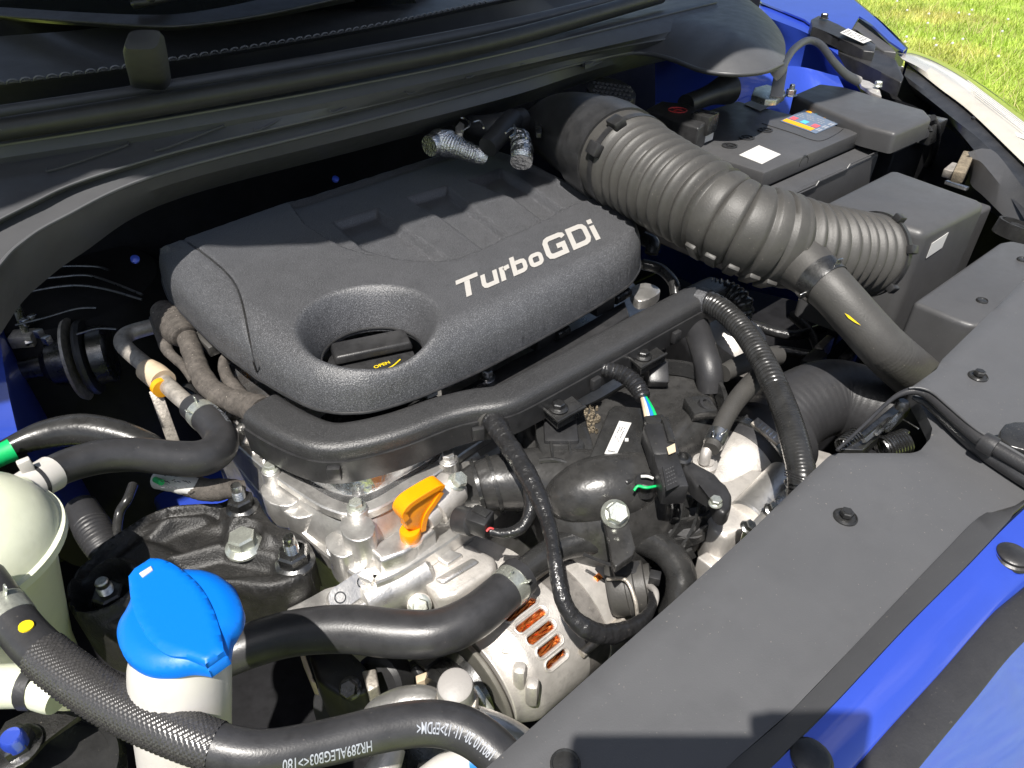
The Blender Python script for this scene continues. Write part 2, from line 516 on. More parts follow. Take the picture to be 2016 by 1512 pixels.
# grass blades where the meadow can be seen beside the car
mat('blade', (0.25, 0.35, 0.04), 0.6, var=0.5, vscale=2.2, tint=((0.56, 0.46, 0.13), 1.1, 0.8), sss=0.0)
rg = np.random.default_rng(3)
def blades(n, hmin, hmax, w, seed, name, material):
    r = np.random.default_rng(seed)
    V = np.zeros((n, 3, 3)); cnt = 0
    d = 2.6 + 8.5 * r.random(n) ** 1.5
    a = math.radians(-42) + math.radians(44) * r.random(n)           # sector beside the car, about the cross axis
    x = d * np.cos(a + AZ - math.radians(5)); y = d * np.sin(a + AZ - math.radians(5))
    keep = (x > 1.55) | (y > 9)
    x, y = x[keep], y[keep]; n = len(x)
    h = hmin + (hmax - hmin) * r.random(n)
    th = r.random(n) * 2 * math.pi
    lx, ly = np.cos(th), np.sin(th)
    lean = 0.2 + 0.9 * r.random(n); th2 = r.random(n) * 2 * math.pi
    V = np.zeros((n, 3, 3))
    ww = w * (0.6 + 0.8 * r.random(n))
    V[:, 0] = np.stack([x - lx * ww, y - ly * ww, 0 * x], 1)
    V[:, 1] = np.stack([x + lx * ww, y + ly * ww, 0 * x], 1)
    V[:, 2] = np.stack([x + np.cos(th2) * h * lean, y + np.sin(th2) * h * lean, h], 1)
    me = bpy.data.meshes.new(name)
    me.from_pydata(V.reshape(-1, 3).tolist(), [], np.arange(3 * n).reshape(-1, 3).tolist())
    me.materials.append(M[material])
    o = bpy.data.objects.new(name, me); COL.objects.link(o); WL[o.name] = Vector()
    o['kind'] = 'stuff'; o['category'] = 'grass'
    return o
o = blades(150000, 0.02, 0.06, 0.0035, 1, 'grass', 'blade')
o['label'] = 'sunlit short green and yellowing grass beside the car'
mat('straw', (0.50, 0.42, 0.20), 0.7)
o = blades(7000, 0.05, 0.16, 0.0022, 2, 'dry_grass', 'straw')
o['label'] = 'pale dry straw stalks scattered over the green grass'
bm = new()
for i in range(110):
    d = 2.8 + 6 * rg.random(); a = AZ - math.radians(5) - math.radians(42) + math.radians(30) * rg.random()
    if d * math.cos(a) < 1.6: continue
    add_lathe(bm, (d * math.cos(a), d * math.sin(a), 0.05 + .02 * rg.random()), (0, 0, 1), [(.003, 0), (.011, .004), (.010, .012), (.003, .017)], 6)
o = finish(bm, 'clover_flowers', 'label_white'); o['kind'] = 'stuff'; o['category'] = 'flowers'
o['label'] = 'tiny white clover flowers dotted over the grass'

# ================================================================ car body shell
car = thing('blue_car', 'blue painted car body shell surrounding the open engine bay', 'car', (0.6, 0.5, 0))
# bulkhead behind the engine
bm = new(); add_box(bm, (0.75, 1.12, 0.62), (2.1, 0.03, 0.70), bevel=0.01)
part(bm, 'bulkhead', 'bay_black', car)
# under tray closing the bay below
bm = new(); add_box(bm, (0.7, 0.5, 0.22), (2.0, 1.3, 0.02)); part(bm, 'under_tray', 'bay_black', car)
# right inner wing with its folded edge (left edge of the picture)
xw = at(20, 800, 0.72).x
rows = [pts([(-120, 560, .80), (-110, 700, .80), (-100, 800, .80), (-90, 880, .80)]), pts([(-24, 585, .795), (-4, 650, .795), (14, 760, .795), (34, 850, .795), (42, 880, .79)]),
        pts([(-14, 592, .788), (6, 660, .788), (24, 772, .788), (46, 860, .788), (52, 890, .78)])]
rows.append([Vector((v.x + .01, v.y, .50)) for v in rows[-1]])
part(loft(rows, 24), 'inner_wing', 'body_blue', car)
# chassis rail low in the bay, with the blue seen between the hoses
bm = new()
add_box(bm, (at(330, 830, .50).x, .92, 0.44), (0.16, 0.46, 0.13), bevel=0.012); part(bm, 'chassis_rail', 'body_blue', car)
bm = new()
add_box(bm, (1.30, .55, 0.52), (0.10, 1.0, 0.14), bevel=0.012); part(bm, 'chassis_rail', 'body_blue', car)
# strut tower on the right of the bay (dark in the picture) and its ribs
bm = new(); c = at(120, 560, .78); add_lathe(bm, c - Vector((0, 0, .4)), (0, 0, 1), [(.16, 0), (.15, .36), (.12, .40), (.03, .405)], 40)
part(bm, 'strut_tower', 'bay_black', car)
# left wing flange and inner wall, blue in the sun
FL = [(1470, -14, .93), (1664, -14, .93), (1700, 15, .925), (1730, 41, .915), (1756, 67, .90), (1784, 95, .885), (1779, 100, .885), (1750, 80, .895),
      (1715, 47, .91), (1692, 32, .915), (1677, 57, .90), (1650, 88, .89), (1584, 38, .915), (1500, 4, .93)]
bm = new()
W = pts(FL); top = [bm.verts.new(w) for w in ccw(W)]; bm.faces.new(top)
r = bmesh.ops.extrude_face_region(bm, geom=list(bm.faces))
for v in r['geom']:
    if isinstance(v, bmesh.types.BMVert): v.co.z -= 0.004
bmesh.ops.recalc_face_normals(bm, faces=bm.faces)
part(bm, 'wing_flange', 'body_blue', car, angle=20)
rows = [pts([(1480, -14, .925), (1500, 5, .925), (1584, 40, .91), (1650, 90, .888)]),
        pts([(1490, 20, .91), (1512, 34, .91), (1590, 66, .895), (1650, 108, .875)]),
        pts([(1510, 60, .875), (1545, 78, .87), (1612, 105, .86), (1668, 140, .85)]),
        pts([(1500, 110, .825), (1570, 130, .82), (1640, 160, .81), (1700, 190, .80)]),
        pts([(1500, 200, .74), (1570, 215, .74), (1640, 235, .74), (1720, 260, .73)])]
part(loft(rows, 20), 'inner_wing', 'body_blue', car)
# shelf in front of the tower: the lit blue sheet metal behind the battery
rows = [pts([(1290, 120, .86), (1340, 108, .88), (1400, 130, .87), (1470, 145, .86), (1560, 130, .86), (1650, 150, .84)]),
        pts([(1290, 150, .85), (1350, 150, .85), (1420, 165, .845), (1500, 160, .85), (1580, 140, .85), (1660, 170, .83)]),
        pts([(1290, 200, .82), (1360, 200, .82), (1430, 200, .82), (1510, 190, .825), (1590, 175, .825), (1670, 200, .81)]),
        pts([(1290, 260, .76), (1370, 260, .76), (1440, 250, .77), (1520, 240, .775), (1600, 230, .775), (1690, 240, .77)])]
part(loft(rows, 40), 'wing_shelf', 'body_blue', car)

# ---------------------------------------------------------------- cowl
mat('edge_sheen', (0.12, 0.122, 0.128), 0.3, spec=0.7)  # paler than the cowl: the sheen of its edges put into the colour
cowl = thing('windscreen_cowl', 'long black plastic windscreen cowl with ridges and slots behind the engine', 'cowl', at(700, 200, .95))
Lr = {
 0: ([(-40, 75), (260, 45), (660, -30), (1000, -95), (1200, -130)], 1.075),
 1: ([(-40, 108), (260, 72), (660, 0), (1000, -65), (1200, -100)], 1.066),
 2: ([(-40, 172), (300, 126), (700, 60), (950, 8), (1150, -35)], 1.052),
 3: ([(-40, 180), (300, 134), (700, 67), (950, 15), (1160, -30)], 1.040),
 4: ([(-40, 214), (300, 166), (700, 97), (1000, 36), (1200, -5)], 1.016),
 5: ([(-40, 240), (300, 190), (700, 120), (1000, 60), (1240, 5)], 1.002),
 6: ([(-40, 285), (300, 232), (700, 160), (1000, 97), (1400, 0)], 1.028),
 7: ([(-40, 294), (300, 240), (700, 168), (1000, 105), (1410, 6)], 1.026),
 8: ([(-40, 318), (300, 264), (700, 191), (1000, 126), (1420, 26)], 1.016),
 9: ([(-40, 330), (300, 275), (700, 201), (1000, 135), (1425, 38)], 1.010),
 10: ([(-40, 455), (60, 404), (150, 362), (300, 314), (430, 280), (700, 217), (1000, 142), (1150, 107), (1300, 80), (1430, 66)], 1.000),
 11: ([(-40, 462), (60, 411), (150, 369), (300, 321), (430, 286), (700, 223), (1000, 147), (1150, 112), (1300, 86), (1430, 72)], 0.994),
 12: ([(-40, 575), (0, 523), (40, 482), (120, 432), (320, 342), (700, 244), (1000, 165), (1150, 124), (1300, 92), (1430, 78)], 0.985),
 13: ([(-40, 579), (0, 527), (40, 486), (120, 435), (320, 345), (700, 246), (1000, 167), (1150, 126), (1300, 94), (1430, 80)], 0.982),
 14: ([(-36, 620), (6, 560), (46, 515), (126, 460), (326, 366), (704, 268), (1004, 190), (1154, 142), (1300, 104), (1430, 88)], 0.968),
 15: ([(0, 660), (40, 600), (80, 560), (160, 500), (340, 395), (720, 292), (1010, 212), (1160, 160), (1300, 122), (1430, 100)], 0.93)}
def rows_of(a, b):
    return [pts(Lr[i][0], Lr[i][1]) for i in range(a, b + 1)]
part(loft(rows_of(0, 5), 90), 'cowl_grille', 'cowl_plastic', cowl, angle=25)
part(loft(rows_of(5, 15), 120), 'cowl_shield', 'cowl_plastic', cowl, angle=25)
part(hose_bm([(-40, 226, 1.045, 24), (300, 175, 1.045, 24), (700, 107, 1.045, 24), (1000, 50, 1.045, 22), (1230, -6, 1.045, 20)], step=.02), 'cowl_bar', 'cowl_plastic', cowl)
part(hose_bm([(-40, 262, 1.044, 44), (300, 207, 1.044, 42), (700, 137, 1.044, 36), (1000, 76, 1.044, 32), (1300, -8, 1.044, 28)], step=.02), 'bonnet_seal', 'rubber', cowl)
# bead along the scalloped grille edge: one small scallop each
spm = None
C, R, s = px_path([(-30, 171, 1.053, 6), (300, 126, 1.053, 6), (700, 60, 1.053, 6), (950, 8, 1.053, 6)], step=0.0125)
for i, c in enumerate(C):
    if spm is None:
        b2 = new()
        arc = [Vector((.0052 * math.cos(t), 0, .0048 * math.sin(t))) for t in np.linspace(0, math.pi, 7)]
        add_tube(b2, arc, 0.0012, 5)
        o = finish(b2, 'scallop', 'edge_sheen', cowl, origin=(0, 0, 0)); spm = o
    else:
        o = spm.copy(); COL.objects.link(o)
    d = (C[min(i + 1, len(C) - 1)] - C[max(0, i - 1)])
    o.location = c - WL[cowl.name] + Vector((0, -0.002, 0.0004)); o.rotation_euler = (0.5, 0, math.atan2(d.y, d.x))
# slots in the dark groove below the bar
C, R, s = px_path([(0, 236, 1.03, 10), (300, 190, 1.03, 10), (700, 121, 1.03, 10), (1000, 62, 1.03, 10)], step=0.013)
sl = None
for i, c in enumerate(C):
    if (i // 9) % 2 == 0: continue
    if sl is None:
        b2 = new(); add_box(b2, (0, 0, 0), (.006, .010, .006), bevel=.001); sl = finish(b2, 'grille_rib', 'dark_plastic', cowl, origin=(0, 0, 0)); o = sl
    else: o = sl.copy(); COL.objects.link(o)
    o.location = c - WL[cowl.name] + Vector((0, .004, -.002))
# embossed long slots on the shield
def row_y(k, x):
    P_ = Lr[k][0]; return np.interp(x, [p[0] for p in P_], [p[1] for p in P_])
def shield_z(x, y):
    y9, y10 = row_y(9, x), row_y(10, x); f = min(1.2, max(0, (y - y9) / (y10 - y9))); return 1.010 - .010 * f
def emb(x0, y0, x1, y1, h):
    P = [(x0 + 8, y0 - 3), (x0 + 22, y0), (x1 - 22, y1 - 1), (x1 - 6, y1 - h * .35), (x1, y1 - h * .95)]
    return [at(x, y, shield_z(x, y) + .0018) for x, y in P]
for k_, r_, dz_ in ((2, .0011, .0008), (7, .0014, .0008), (10, .0012, .0010), (12, .0016, .0008)):
    W_ = [Vector(c) + Vector((0, 0, dz_)) for c in spline(pts(Lr[k_][0], Lr[k_][1]), 10)]
    b2 = new(); add_tube(b2, W_, r_, 6); part(b2, 'edge_highlight', 'edge_sheen', cowl)  # thin pale lines added as highlights along the cowl edges
for x0, y0, x1, y1, h in ((84, 334, 258, 292, 26), (296, 294, 449, 254, 26), (490, 255, 615, 214, 22), (640, 220, 760, 183, 20),
                          (790, 184, 885, 150, 18), (905, 152, 995, 122, 16), (1010, 125, 1090, 95, 15), (1178, 80, 1235, 58, 14), (1245, 58, 1292, 32, 12)):
    W = emb(x0, y0, x1, y1, h)
    # lift onto the shield surface: between rows 9 and 10
    C = [Vector(c) for c in spline(W, 6)]
    b2 = new(); add_tube(b2, C, .0009, 6); part(b2, 'slot_ridge', 'cowl_plastic', cowl)
# rounded end of the cowl beside the wing
OUT = [(1150, 124, .985), (1200, 108, .985), (1260, 100, .985), (1320, 112, .985), (1380, 134, .985), (1440, 142, .985), (1500, 138, .985), (1538, 124, .985), (1547, 98, .985),
       (1540, 66, .985), (1515, 32, .985), (1480, 4, .985), (1440, -30, .985), (1330, -30, .985), (1200, 60, .985)]
W = [Vector(w) for w in spline(pts(OUT), 6, closed=True)]
def zf(X, Y):
    d, _ = seg_dist(X, Y, W)
    return .984 + .038 * np.clip(1 - (1 - np.clip(d / .11, 0, 1)) ** 2.2, 0, 1) + 0 * X
part(field(W, zf, .012, skirt=.006, edge=.008), 'cowl_end', 'cowl_plastic', cowl)
part(hose_bm([(1150, 128, .983, 8), (1200, 112, .983, 8), (1260, 104, .983, 8), (1320, 116, .983, 8), (1380, 138, .983, 8), (1440, 146, .983, 8), (1500, 142, .983, 8), (1540, 126, .983, 8)], step=.01), 'cowl_lip', 'cowl_plastic', cowl)
# upright rubber buffer on the cowl
pb = at(300, 178, 1.04)
b2 = new()
k = mpp(at(290, 130, 1.06))
ex = Vector((1, 0, 0)); 
rowsP = []
base = at(302, 184, 1.030); tp = at(281, 78, 1.118)
prof = [(math.copysign(abs(math.cos(t)) ** .5, math.cos(t)) * 1.0, math.copysign(abs(math.sin(t)) ** .5, math.sin(t)) * .8) for t in np.linspace(0, 2 * math.pi, 20, endpoint=False)]
ax_u = RIGHT; ax_v = HEAD
rings = []
for h, sc in ((0, 36), (.12, 35), (.7, 33), (.92, 31), (1.0, 26)):
    c = base.lerp(tp, h)
    sh = 0.004 if h > .9 else 0
    rings.append([b2.verts.new(c + ax_u * (u * sc * k) + ax_v * (v * sc * k * .9) + Vector((0, 0, (v * sc * k * .5 if h > .5 else 0)))) for u, v in prof])
for a, b in zip(rings, rings[1:]):
    for i in range(20): b2.faces.new((a[i], a[(i + 1) % 20], b[(i + 1) % 20], b[i]))
b2.faces.new(rings[-1])
bf = single(b2, 'rubber_buffer', 'cowl_plastic', 'upright black rubber bonnet buffer standing on the windscreen cowl', 'buffer', angle=50)
# windscreen base moulding and wiper seen at the upper left
ws = thing('windscreen', 'dark windscreen glass with black lower moulding behind the cowl', 'windscreen', at(200, 30, 1.08))
rows = [pts([(-40, 12), (0, 14), (175, 25), (310, 29), (400, 21), (520, -4), (640, -40)], 1.10), pts([(-40, 28), (0, 31), (150, 42), (310, 52), (400, 47), (530, 27), (680, -6)], 1.095),
        pts([(-40, 36), (0, 39), (150, 50), (310, 60), (400, 55), (530, 36), (700, 2)], 1.085)]
part(loft(rows, 50), 'moulding', 'rubber', ws)
part(loft([pts([(-40, 34), (0, 37), (150, 48), (310, 58), (400, 53), (530, 34), (760, -14)], 1.084), pts([(-60, 92), (260, 56), (660, -16), (1000, -80)], 1.060)], 50), 'scuttle', 'bay_black', ws)
part(hose_bm([(-40, 27, 1.098, 5), (0, 31, 1.098, 5), (150, 42, 1.098, 5), (310, 52, 1.098, 5), (400, 47, 1.098, 5), (530, 27, 1.098, 5), (680, -6, 1.098, 5)], step=.02, seg=8), 'moulding_bead', 'hose_rubber', ws)
a0, a1 = at(-160, 84, 1.066), at(820, 6, 1.066); a2, a3 = a1 + Vector((.1, .6, .38)), a0 + Vector((-.1, .6, .38))
b2 = new(); b2.faces.new([b2.verts.new(v) for v in (a0, a1, a2, a3)]); part(b2, 'glass', 'smoke_glass', ws)
wp = thing('wiper_arm', 'black wiper arm end lying at the foot of the windscreen', 'wiper', at(290, 10, 1.11))
part(hose_bm([(330, -30, 1.12, 26), (295, -4, 1.115, 24), (262, 8, 1.11, 20)], step=.01), 'arm', 'gloss_plastic', wp)
part(hose_bm([(262, 6, 1.112, 14), (300, 2, 1.112, 14), (380, -14, 1.112, 12)], step=.01), 'blade', 'rubber', wp)

# ---------------------------------------------------------------- open bonnet, above the picture, shading the rear of the bay
bon = thing('open_bonnet', 'blue bonnet propped open over the rear of the engine bay', 'bonnet', (0.6, 1.15, 1.24))
zc = .89
def up_ray(x, y, h):                          # place above a shadow point on the engine cover, h metres up towards the sun
    p = at(x, y, zc); return p + SUN_FROM * (h / SUN_FROM.z)
edge = [(347, 491), (480, 486), (590, 481), (650, 479), (700, 465), (754, 448), (858, 414), (997, 376), (1098, 350), (1250, 292), (1400, 243), (1560, 206), (1640, 190), (1720, 162)]
HB = 1.05
front = [Vector((x, y, zc + HB)) for x, y in ((-1.0, .55), (-.7, .50), (-.5, .475), (-.36, .47))] + [up_ray(x, y, HB) for x, y in edge]
ymax = 1.30
rows = []
for t in (0, .02, .3, .7, 1.0):
    row = []
    for p in front:
        yb = 1.24; zb = 1.34
        q = p.lerp(Vector((p.x * .95 + .03 + max(0, p.x - .55) * .45, yb, zb)), t)
        q.z += .05 * math.sin(math.pi * t)
        row.append(q)
    rows.append(row)
part(loft(rows, 50), 'bonnet_skin', 'body_blue', bon)
rows2 = [[v - Vector((0, -.006, .012)) for v in r] for r in rows]
part(loft(rows2, 50), 'bonnet_liner', 'bay_black', bon)
# dark liner of the left wing below the rail, closing the view past the fuse box
rows = [pts([(1700, 180, .82), (1800, 208, .82), (1880, 262, .81), (1960, 340, .80), (2100, 500, .80)])]
for dz_ in (.15, .35, .55): rows.append([v + Vector((-.12 * dz_, -.05 * dz_, -dz_)) for v in rows[0]])
part(loft(rows, 20), 'wing_liner', 'bay_black', car)
# front edge of the bonnet opening on the right wing side, below the picture edge
bm = new(); add_box(bm, (-.33, .5, .55), (.03, 1.3, .55), bevel=.005); part(bm, 'wing_liner', 'bay_black', car)
# outer skins of the wings down to the sills, so that no light leaks in under the bay
rows = [pts([(1560, -60, .94), (1664, -14, .93), (1700, 12, .925), (1732, 39, .915), (1760, 65, .90), (1788, 94, .882)]),
        [p + Vector((.02, .01, -.05)) for p in pts([(1560, -60, .94), (1664, -14, .93), (1700, 12, .925), (1732, 39, .915), (1760, 65, .90), (1788, 94, .882)])],
        [Vector((p.x + .06, p.y + .03, .55)) for p in pts([(1560, -60, .94), (1664, -14, .93), (1700, 12, .925), (1732, 39, .915), (1760, 65, .90), (1788, 94, .882)])],
        [Vector((p.x + .04, p.y + .03, .18)) for p in pts([(1560, -60, .94), (1664, -14, .93), (1700, 12, .925), (1732, 39, .915), (1760, 65, .90), (1788, 94, .882)])]]
part(loft(rows, 24), 'outer_wing', 'body_blue', car)
hlp = pts([(1786, 100, .86), (1820, 106, .85), (1860, 124, .84), (1930, 165, .835), (2026, 236, .825), (2110, 300, .815), (2300, 470, .80), (2600, 900, .78)])
rows = [hlp, [Vector((p.x + .03, p.y, p.z - .12)) for p in hlp], [Vector((p.x + .03, p.y, .45)) for p in hlp], [Vector((p.x, p.y, .18)) for p in hlp]]
part(loft(rows, 40), 'outer_wing', 'body_blue', car)
bm = new(); add_box(bm, (0.75, 1.20, 0.45), (2.0, 0.02, 0.9)); part(bm, 'bulkhead_lower', 'bay_black', car)
# ================================================================ radiator cover panel at the front
ZS = .85
RC = [(900, 1556), (950, 1512), (1160, 1325), (1330, 1175), (1480, 1040), (1600, 925), (1634, 893), (1650, 888), (1700, 887.5), (1796, 887), (1814, 882), (1834, 858), (1838, 838), (1822, 806), (1800, 768),
      (1796, 758), (1830, 734), (1846, 722), (1856, 704), (1940, 622), (2016, 548), (2110, 460),
      (2200, 842), (2004, 992), (1936, 1012), (1860, 1085), (1700, 1252), (1560, 1398), (1450, 1494), (1380, 1560)]
W = pts(RC, ZS)
FRONT = pts([(2180, 860), (2016, 1000), (1900, 1115), (1780, 1235), (1640, 1385), (1500, 1525), (1440, 1590)], ZS)
BAND0 = pts([(2200, 760), (2010, 985), (1936, 1010), (1860, 1085), (1700, 1252), (1560, 1398), (1450, 1494), (1380, 1560)], ZS)
def band_side(X, Y):
    poly = [(p.x, p.y) for p in BAND0] + [(BAND0[-1].x - .3, BAND0[-1].y - .6), (BAND0[0].x + .5, BAND0[0].y - .8)]
    return inside(X, Y, poly)
BANDP = [(p.x, p.y) for p in BAND0]
def slam_z(X, Y):
    d, _ = seg_dist(X, Y, BANDP, closed=False)
    dd = np.where(band_side(X, Y), d, -d)
    dr, _ = seg_dist(X, Y, [(p.x, p.y) for p in W[:21]], closed=False)
    z = ZS + 0.0012 * np.sin(X * 9) * np.cos(Y * 14)
    z = z - .003 * np.clip(1 - dr / .004, 0, 1) ** 2
    return z
rc = thing('radiator_cover_panel', 'wide matte black plastic panel covering the radiator at the front', 'cover panel', at(1700, 1100, ZS))
part(field(W, slam_z, .008, skirt=.014, edge=.004), 'panel', 'panel_plastic', rc, angle=50)
rows = [pts([(2200, 842), (2004, 992), (1936, 1012), (1860, 1085), (1700, 1252), (1560, 1398), (1450, 1494), (1380, 1560)], ZS - .004), pts([(2200, 842), (2004, 992), (1936, 1012), (1860, 1085), (1700, 1252), (1560, 1398), (1450, 1494), (1380, 1560)], ZS + .0008), pts([(2200, 846), (2010, 995), (1984, 1022), (1900, 1112), (1780, 1232), (1640, 1382), (1500, 1522), (1440, 1587)], .866), pts([(2200, 848), (2012, 997), (1986, 1025), (1902, 1115), (1782, 1235), (1642, 1385), (1502, 1525), (1442, 1590)], .8668)]
part(loft(rows, 60), 'raised_lip', 'panel_plastic', rc, angle=30)
def push_clip(x, y, r, par, hexh=True, material='gloss_plastic', z=None, name='push_clip'):
    p = at(x, y, z or ZS)
    b2 = new()
    add_lathe(b2, p + Vector((0, 0, -.001)), (0, 0, 1), [(r, 0), (r, .0022), (r * .88, .0034), (r * .8, .0024), (r * .55, .0026)], 28)
    o = part(b2, name, material, par)
    if hexh:
        b2 = new(); add_hexbolt(b2, p + Vector((0, 0, .0014)), (0, 0, 1), r * .98, .0042, 0)
        add_lathe(b2, p + Vector((0, 0, .0071)), (0, 0, 1), [(r * .34, -.0005), (r * .34, .0004), (r * .2, .0004)], 20)
        part(b2, 'clip_head', material, o, angle=30)
    return o
push_clip(1925, 742, .0088, rc); push_clip(1664, 1019, .0088, rc); push_clip(1113, 1506, .0085, rc, False)
# stray specks of dust and chips show in the material; recess along the rear lip
# bonnet weather strip around the latch
st = thing('bonnet_weather_strip', 'grey rubber weather strip curving round the bonnet latch opening', 'weather strip', at(1850, 830, ZS))
pr = []
P1 = [(1648, 886, .858, 6), (1700, 838, .860, 7), (1745, 795, .862, 8), (1772, 776, .864, 11), (1802, 769, .866, 17), (1828, 778, .866, 20), (1858, 804, .866, 22), (1898, 840, .866, 24), (1925, 862, .866, 26), (1955, 880, .866, 28), (2020, 918, .866, 30), (2090, 960, .866, 30)]
part(hose_bm(P1, step=.004), 'strip_core', 'rubber', st)
P2 = [(1796, 782, .856, 8), (1830, 796, .856, 20), (1868, 828, .856, 28), (1905, 862, .856, 32), (1935, 886, .856, 34), (1965, 906, .856, 36), (2020, 942, .856, 36), (2090, 985, .856, 36)]
part(hose_bm(P2, step=.004), 'strip_bulb', 'hose_rubber', st)
P3 = [(1790, 764, .870, 4), (1808, 763, .872, 5), (1835, 772, .872, 6), (1868, 800, .872, 6), (1905, 832, .872, 6), (1932, 852, .872, 6), (1962, 868, .872, 7), (2020, 902, .872, 7), (2090, 944, .872, 7)]
part(hose_bm(P3, step=.004, seg=10), 'strip_lip', 'cowl_plastic', st)
b2 = new(); C, R, s = px_path([(1934, 868, .868, 40), (1948, 876, .868, 42), (1960, 882, .868, 42)], step=.002); add_tube(b2, C, R, 16); part(b2, 'strip_joint', 'rubber', st)
b2 = prism_px([(1968, 862), (1970, 846), (1980, 833), (1998, 829), (2070, 829), (2070, 900), (1990, 878)], .872, .02, .002)
single(b2, 'bonnet_stop', 'gloss_plastic', 'shiny black block beside the end of the weather strip', 'stop block')
# bonnet latch in the opening
la = thing('bonnet_latch', 'black and silver bonnet latch with coiled springs in the panel opening', 'latch', at(1740, 860, .80))
b2 = new()
for q in (((1655, 884), (1765, 792), (1795, 800), (1700, 886)),): add_prism(b2, pts(q, .832), .012, .001)
part(b2, 'latch_plate', 'dark_steel', la)
b2 = new()
for x0, y0, x1, y1, w, z in ((1700, 868, 1752, 825, 12, .838), (1725, 855, 1765, 818, 8, .842), (1745, 848, 1780, 806, 10, .840)):
    C, R, s = px_path([(x0, y0, z, w), ((x0 + x1) / 2, (y0 + y1) / 2, z + .002, w), (x1, y1, z, w)], step=.003); add_tube(b2, C, R, 4)
part(b2, 'latch_lever', 'steel', la)
b2 = new(); add_lathe(b2, at(1774, 803, .842), (0, 0, 1), [(.006, 0), (.006, .005), (.004, .008)], 16); part(b2, 'latch_rivet', 'dark_steel', la)
b2 = new(); C, R, s = px_path([(1778, 826, .835, 3), (1795, 836, .84, 3), (1808, 844, .845, 3)], step=.003); add_tube(b2, C, R, 6); part(b2, 'latch_rod', 'steel', la)
def coil(a, b, r, wire, turns, material, par, name='spring'):
    C = []
    d = (b - a); L_ = d.length; d.normalize()
    ref = Vector((0, 0, 1)); n = (ref - d * ref.dot(d)).normalized(); bb = d.cross(n)
    for i in range(turns * 14 + 1):
        t = i / 14 * 2 * math.pi
        C.append(a + d * (L_ * i / (turns * 14)) + n * (r * math.cos(t)) + bb * (r * math.sin(t)))
    b2 = new(); add_tube(b2, C, wire, 6); return part(b2, name, material, par)
coil(at(1735, 885, .822), at(1785, 868, .826), .0105, .0013, 9, 'dark_steel', la)
coil(at(1656, 880, .828), at(1688, 856, .830), .007, .0010, 7, 'dark_steel', la)
# ---------------------------------------------------------------- blue front panel with its clips and rubber strip
zb0 = .832
fr = thing('front_bumper', 'glossy blue painted front bumper top edge ahead of the radiator cover', 'bumper', at(1900, 1350, .80))
def shift(P, dz): return [Vector((p.x, p.y, p.z + dz)) for p in P]
r0 = pts([(2200, 842), (2016, 997), (1900, 1112), (1780, 1232), (1640, 1382), (1500, 1522), (1420, 1602)], .861)
r1 = pts([(2200, 850), (2016, 1003), (1902, 1118), (1782, 1238), (1642, 1388), (1502, 1528), (1422, 1608)], .8655)
r2 = pts([(2240, 905), (2030, 1090), (1930, 1185), (1830, 1290), (1720, 1405), (1600, 1530), (1540, 1590)], .862)
r3 = pts([(2260, 960), (2030, 1150), (1950, 1225), (1860, 1322), (1760, 1430), (1670, 1530), (1600, 1610)], .852)
r4 = pts([(2280, 1060), (2040, 1230), (1980, 1285), (1900, 1378), (1820, 1470), (1760, 1540), (1690, 1640)], .834)
r5 = pts([(2300, 1200), (2090, 1340), (2030, 1410), (1960, 1500), (1880, 1600)], .80)
r6 = pts([(2400, 1500), (2200, 1600), (2100, 1700), (2000, 1800)], .72)
r7 = pts([(2500, 1700), (2300, 1800), (2200, 1900), (2100, 2000)], .55)
part(loft([r0, r1, r2, r3, r4, r5, r6, r7], 40), 'bumper_skin', 'body_blue', fr)
P4 = [(2260, 1010, .858, 60), (2050, 1180, .856, 66), (1960, 1258, .853, 70), (1880, 1352, .852, 74), (1800, 1445, .852, 78), (1730, 1530, .852, 80), (1660, 1620, .852, 80)]
C, R, s = px_path(P4, step=.008)
b2 = new(); add_tube(b2, C, R, prof=[(.22 * math.sin(t) + .0, math.cos(t) * 1.0) for t in np.linspace(0, 2 * math.pi, 16, endpoint=False)])
part(b2, 'rubber_strip', 'rubber', fr)
push_clip(1992, 1098, .0125, fr, False, 'dark_plastic', .862, 'round_plug'); push_clip(1592, 1496, .0125, fr, False, 'dark_plastic', .862, 'round_plug')
# filled tops of the two round plugs
for x, y in ((1992, 1098), (1592, 1496)):
    b2 = new(); add_lathe(b2, at(x, y, .8615), (0, 0, 1), [(.0105, 0), (.0105, .004), (.009, .0052), (.001, .0056)], 28); part(b2, 'plug_top', 'dark_plastic', fr)
# ---------------------------------------------------------------- intake duct cover right of the radiator cover
du = thing('intake_duct', 'matte black intake duct box bolted beside the radiator cover', 'duct', at(1900, 600, .75))
W = pts([(1797, 596), (1970, 472), (1990, 470), (2090, 500), (2110, 470), (2016, 552), (1916, 648), (1890, 640)], .856)
b2 = prism_px([(1797, 594), (1968, 476), (1990, 472), (2110, 500), (2110, 560), (2010, 640), (1915, 640), (1890, 632)], .846, .13, .006, 4)
part(b2, 'duct_body', 'box_plastic', du)
push_clip(1933, 593, .0062, du, False, 'gloss_plastic', .846); push_clip(2012, 512, .006, du, False, 'gloss_plastic', .846)
b2 = new(); add_lathe(b2, at(1992, 466, .80), (.2, -.1, .97), [(.028, 0), (.028, .02), (.024, .02), (.024, .012), (.012, .012), (.012, .018), (.001, .018)], 30)
single(b2, 'headlight_bulb_cover', 'gloss_plastic', 'round black ribbed bulb cap beside the intake duct', 'cap')
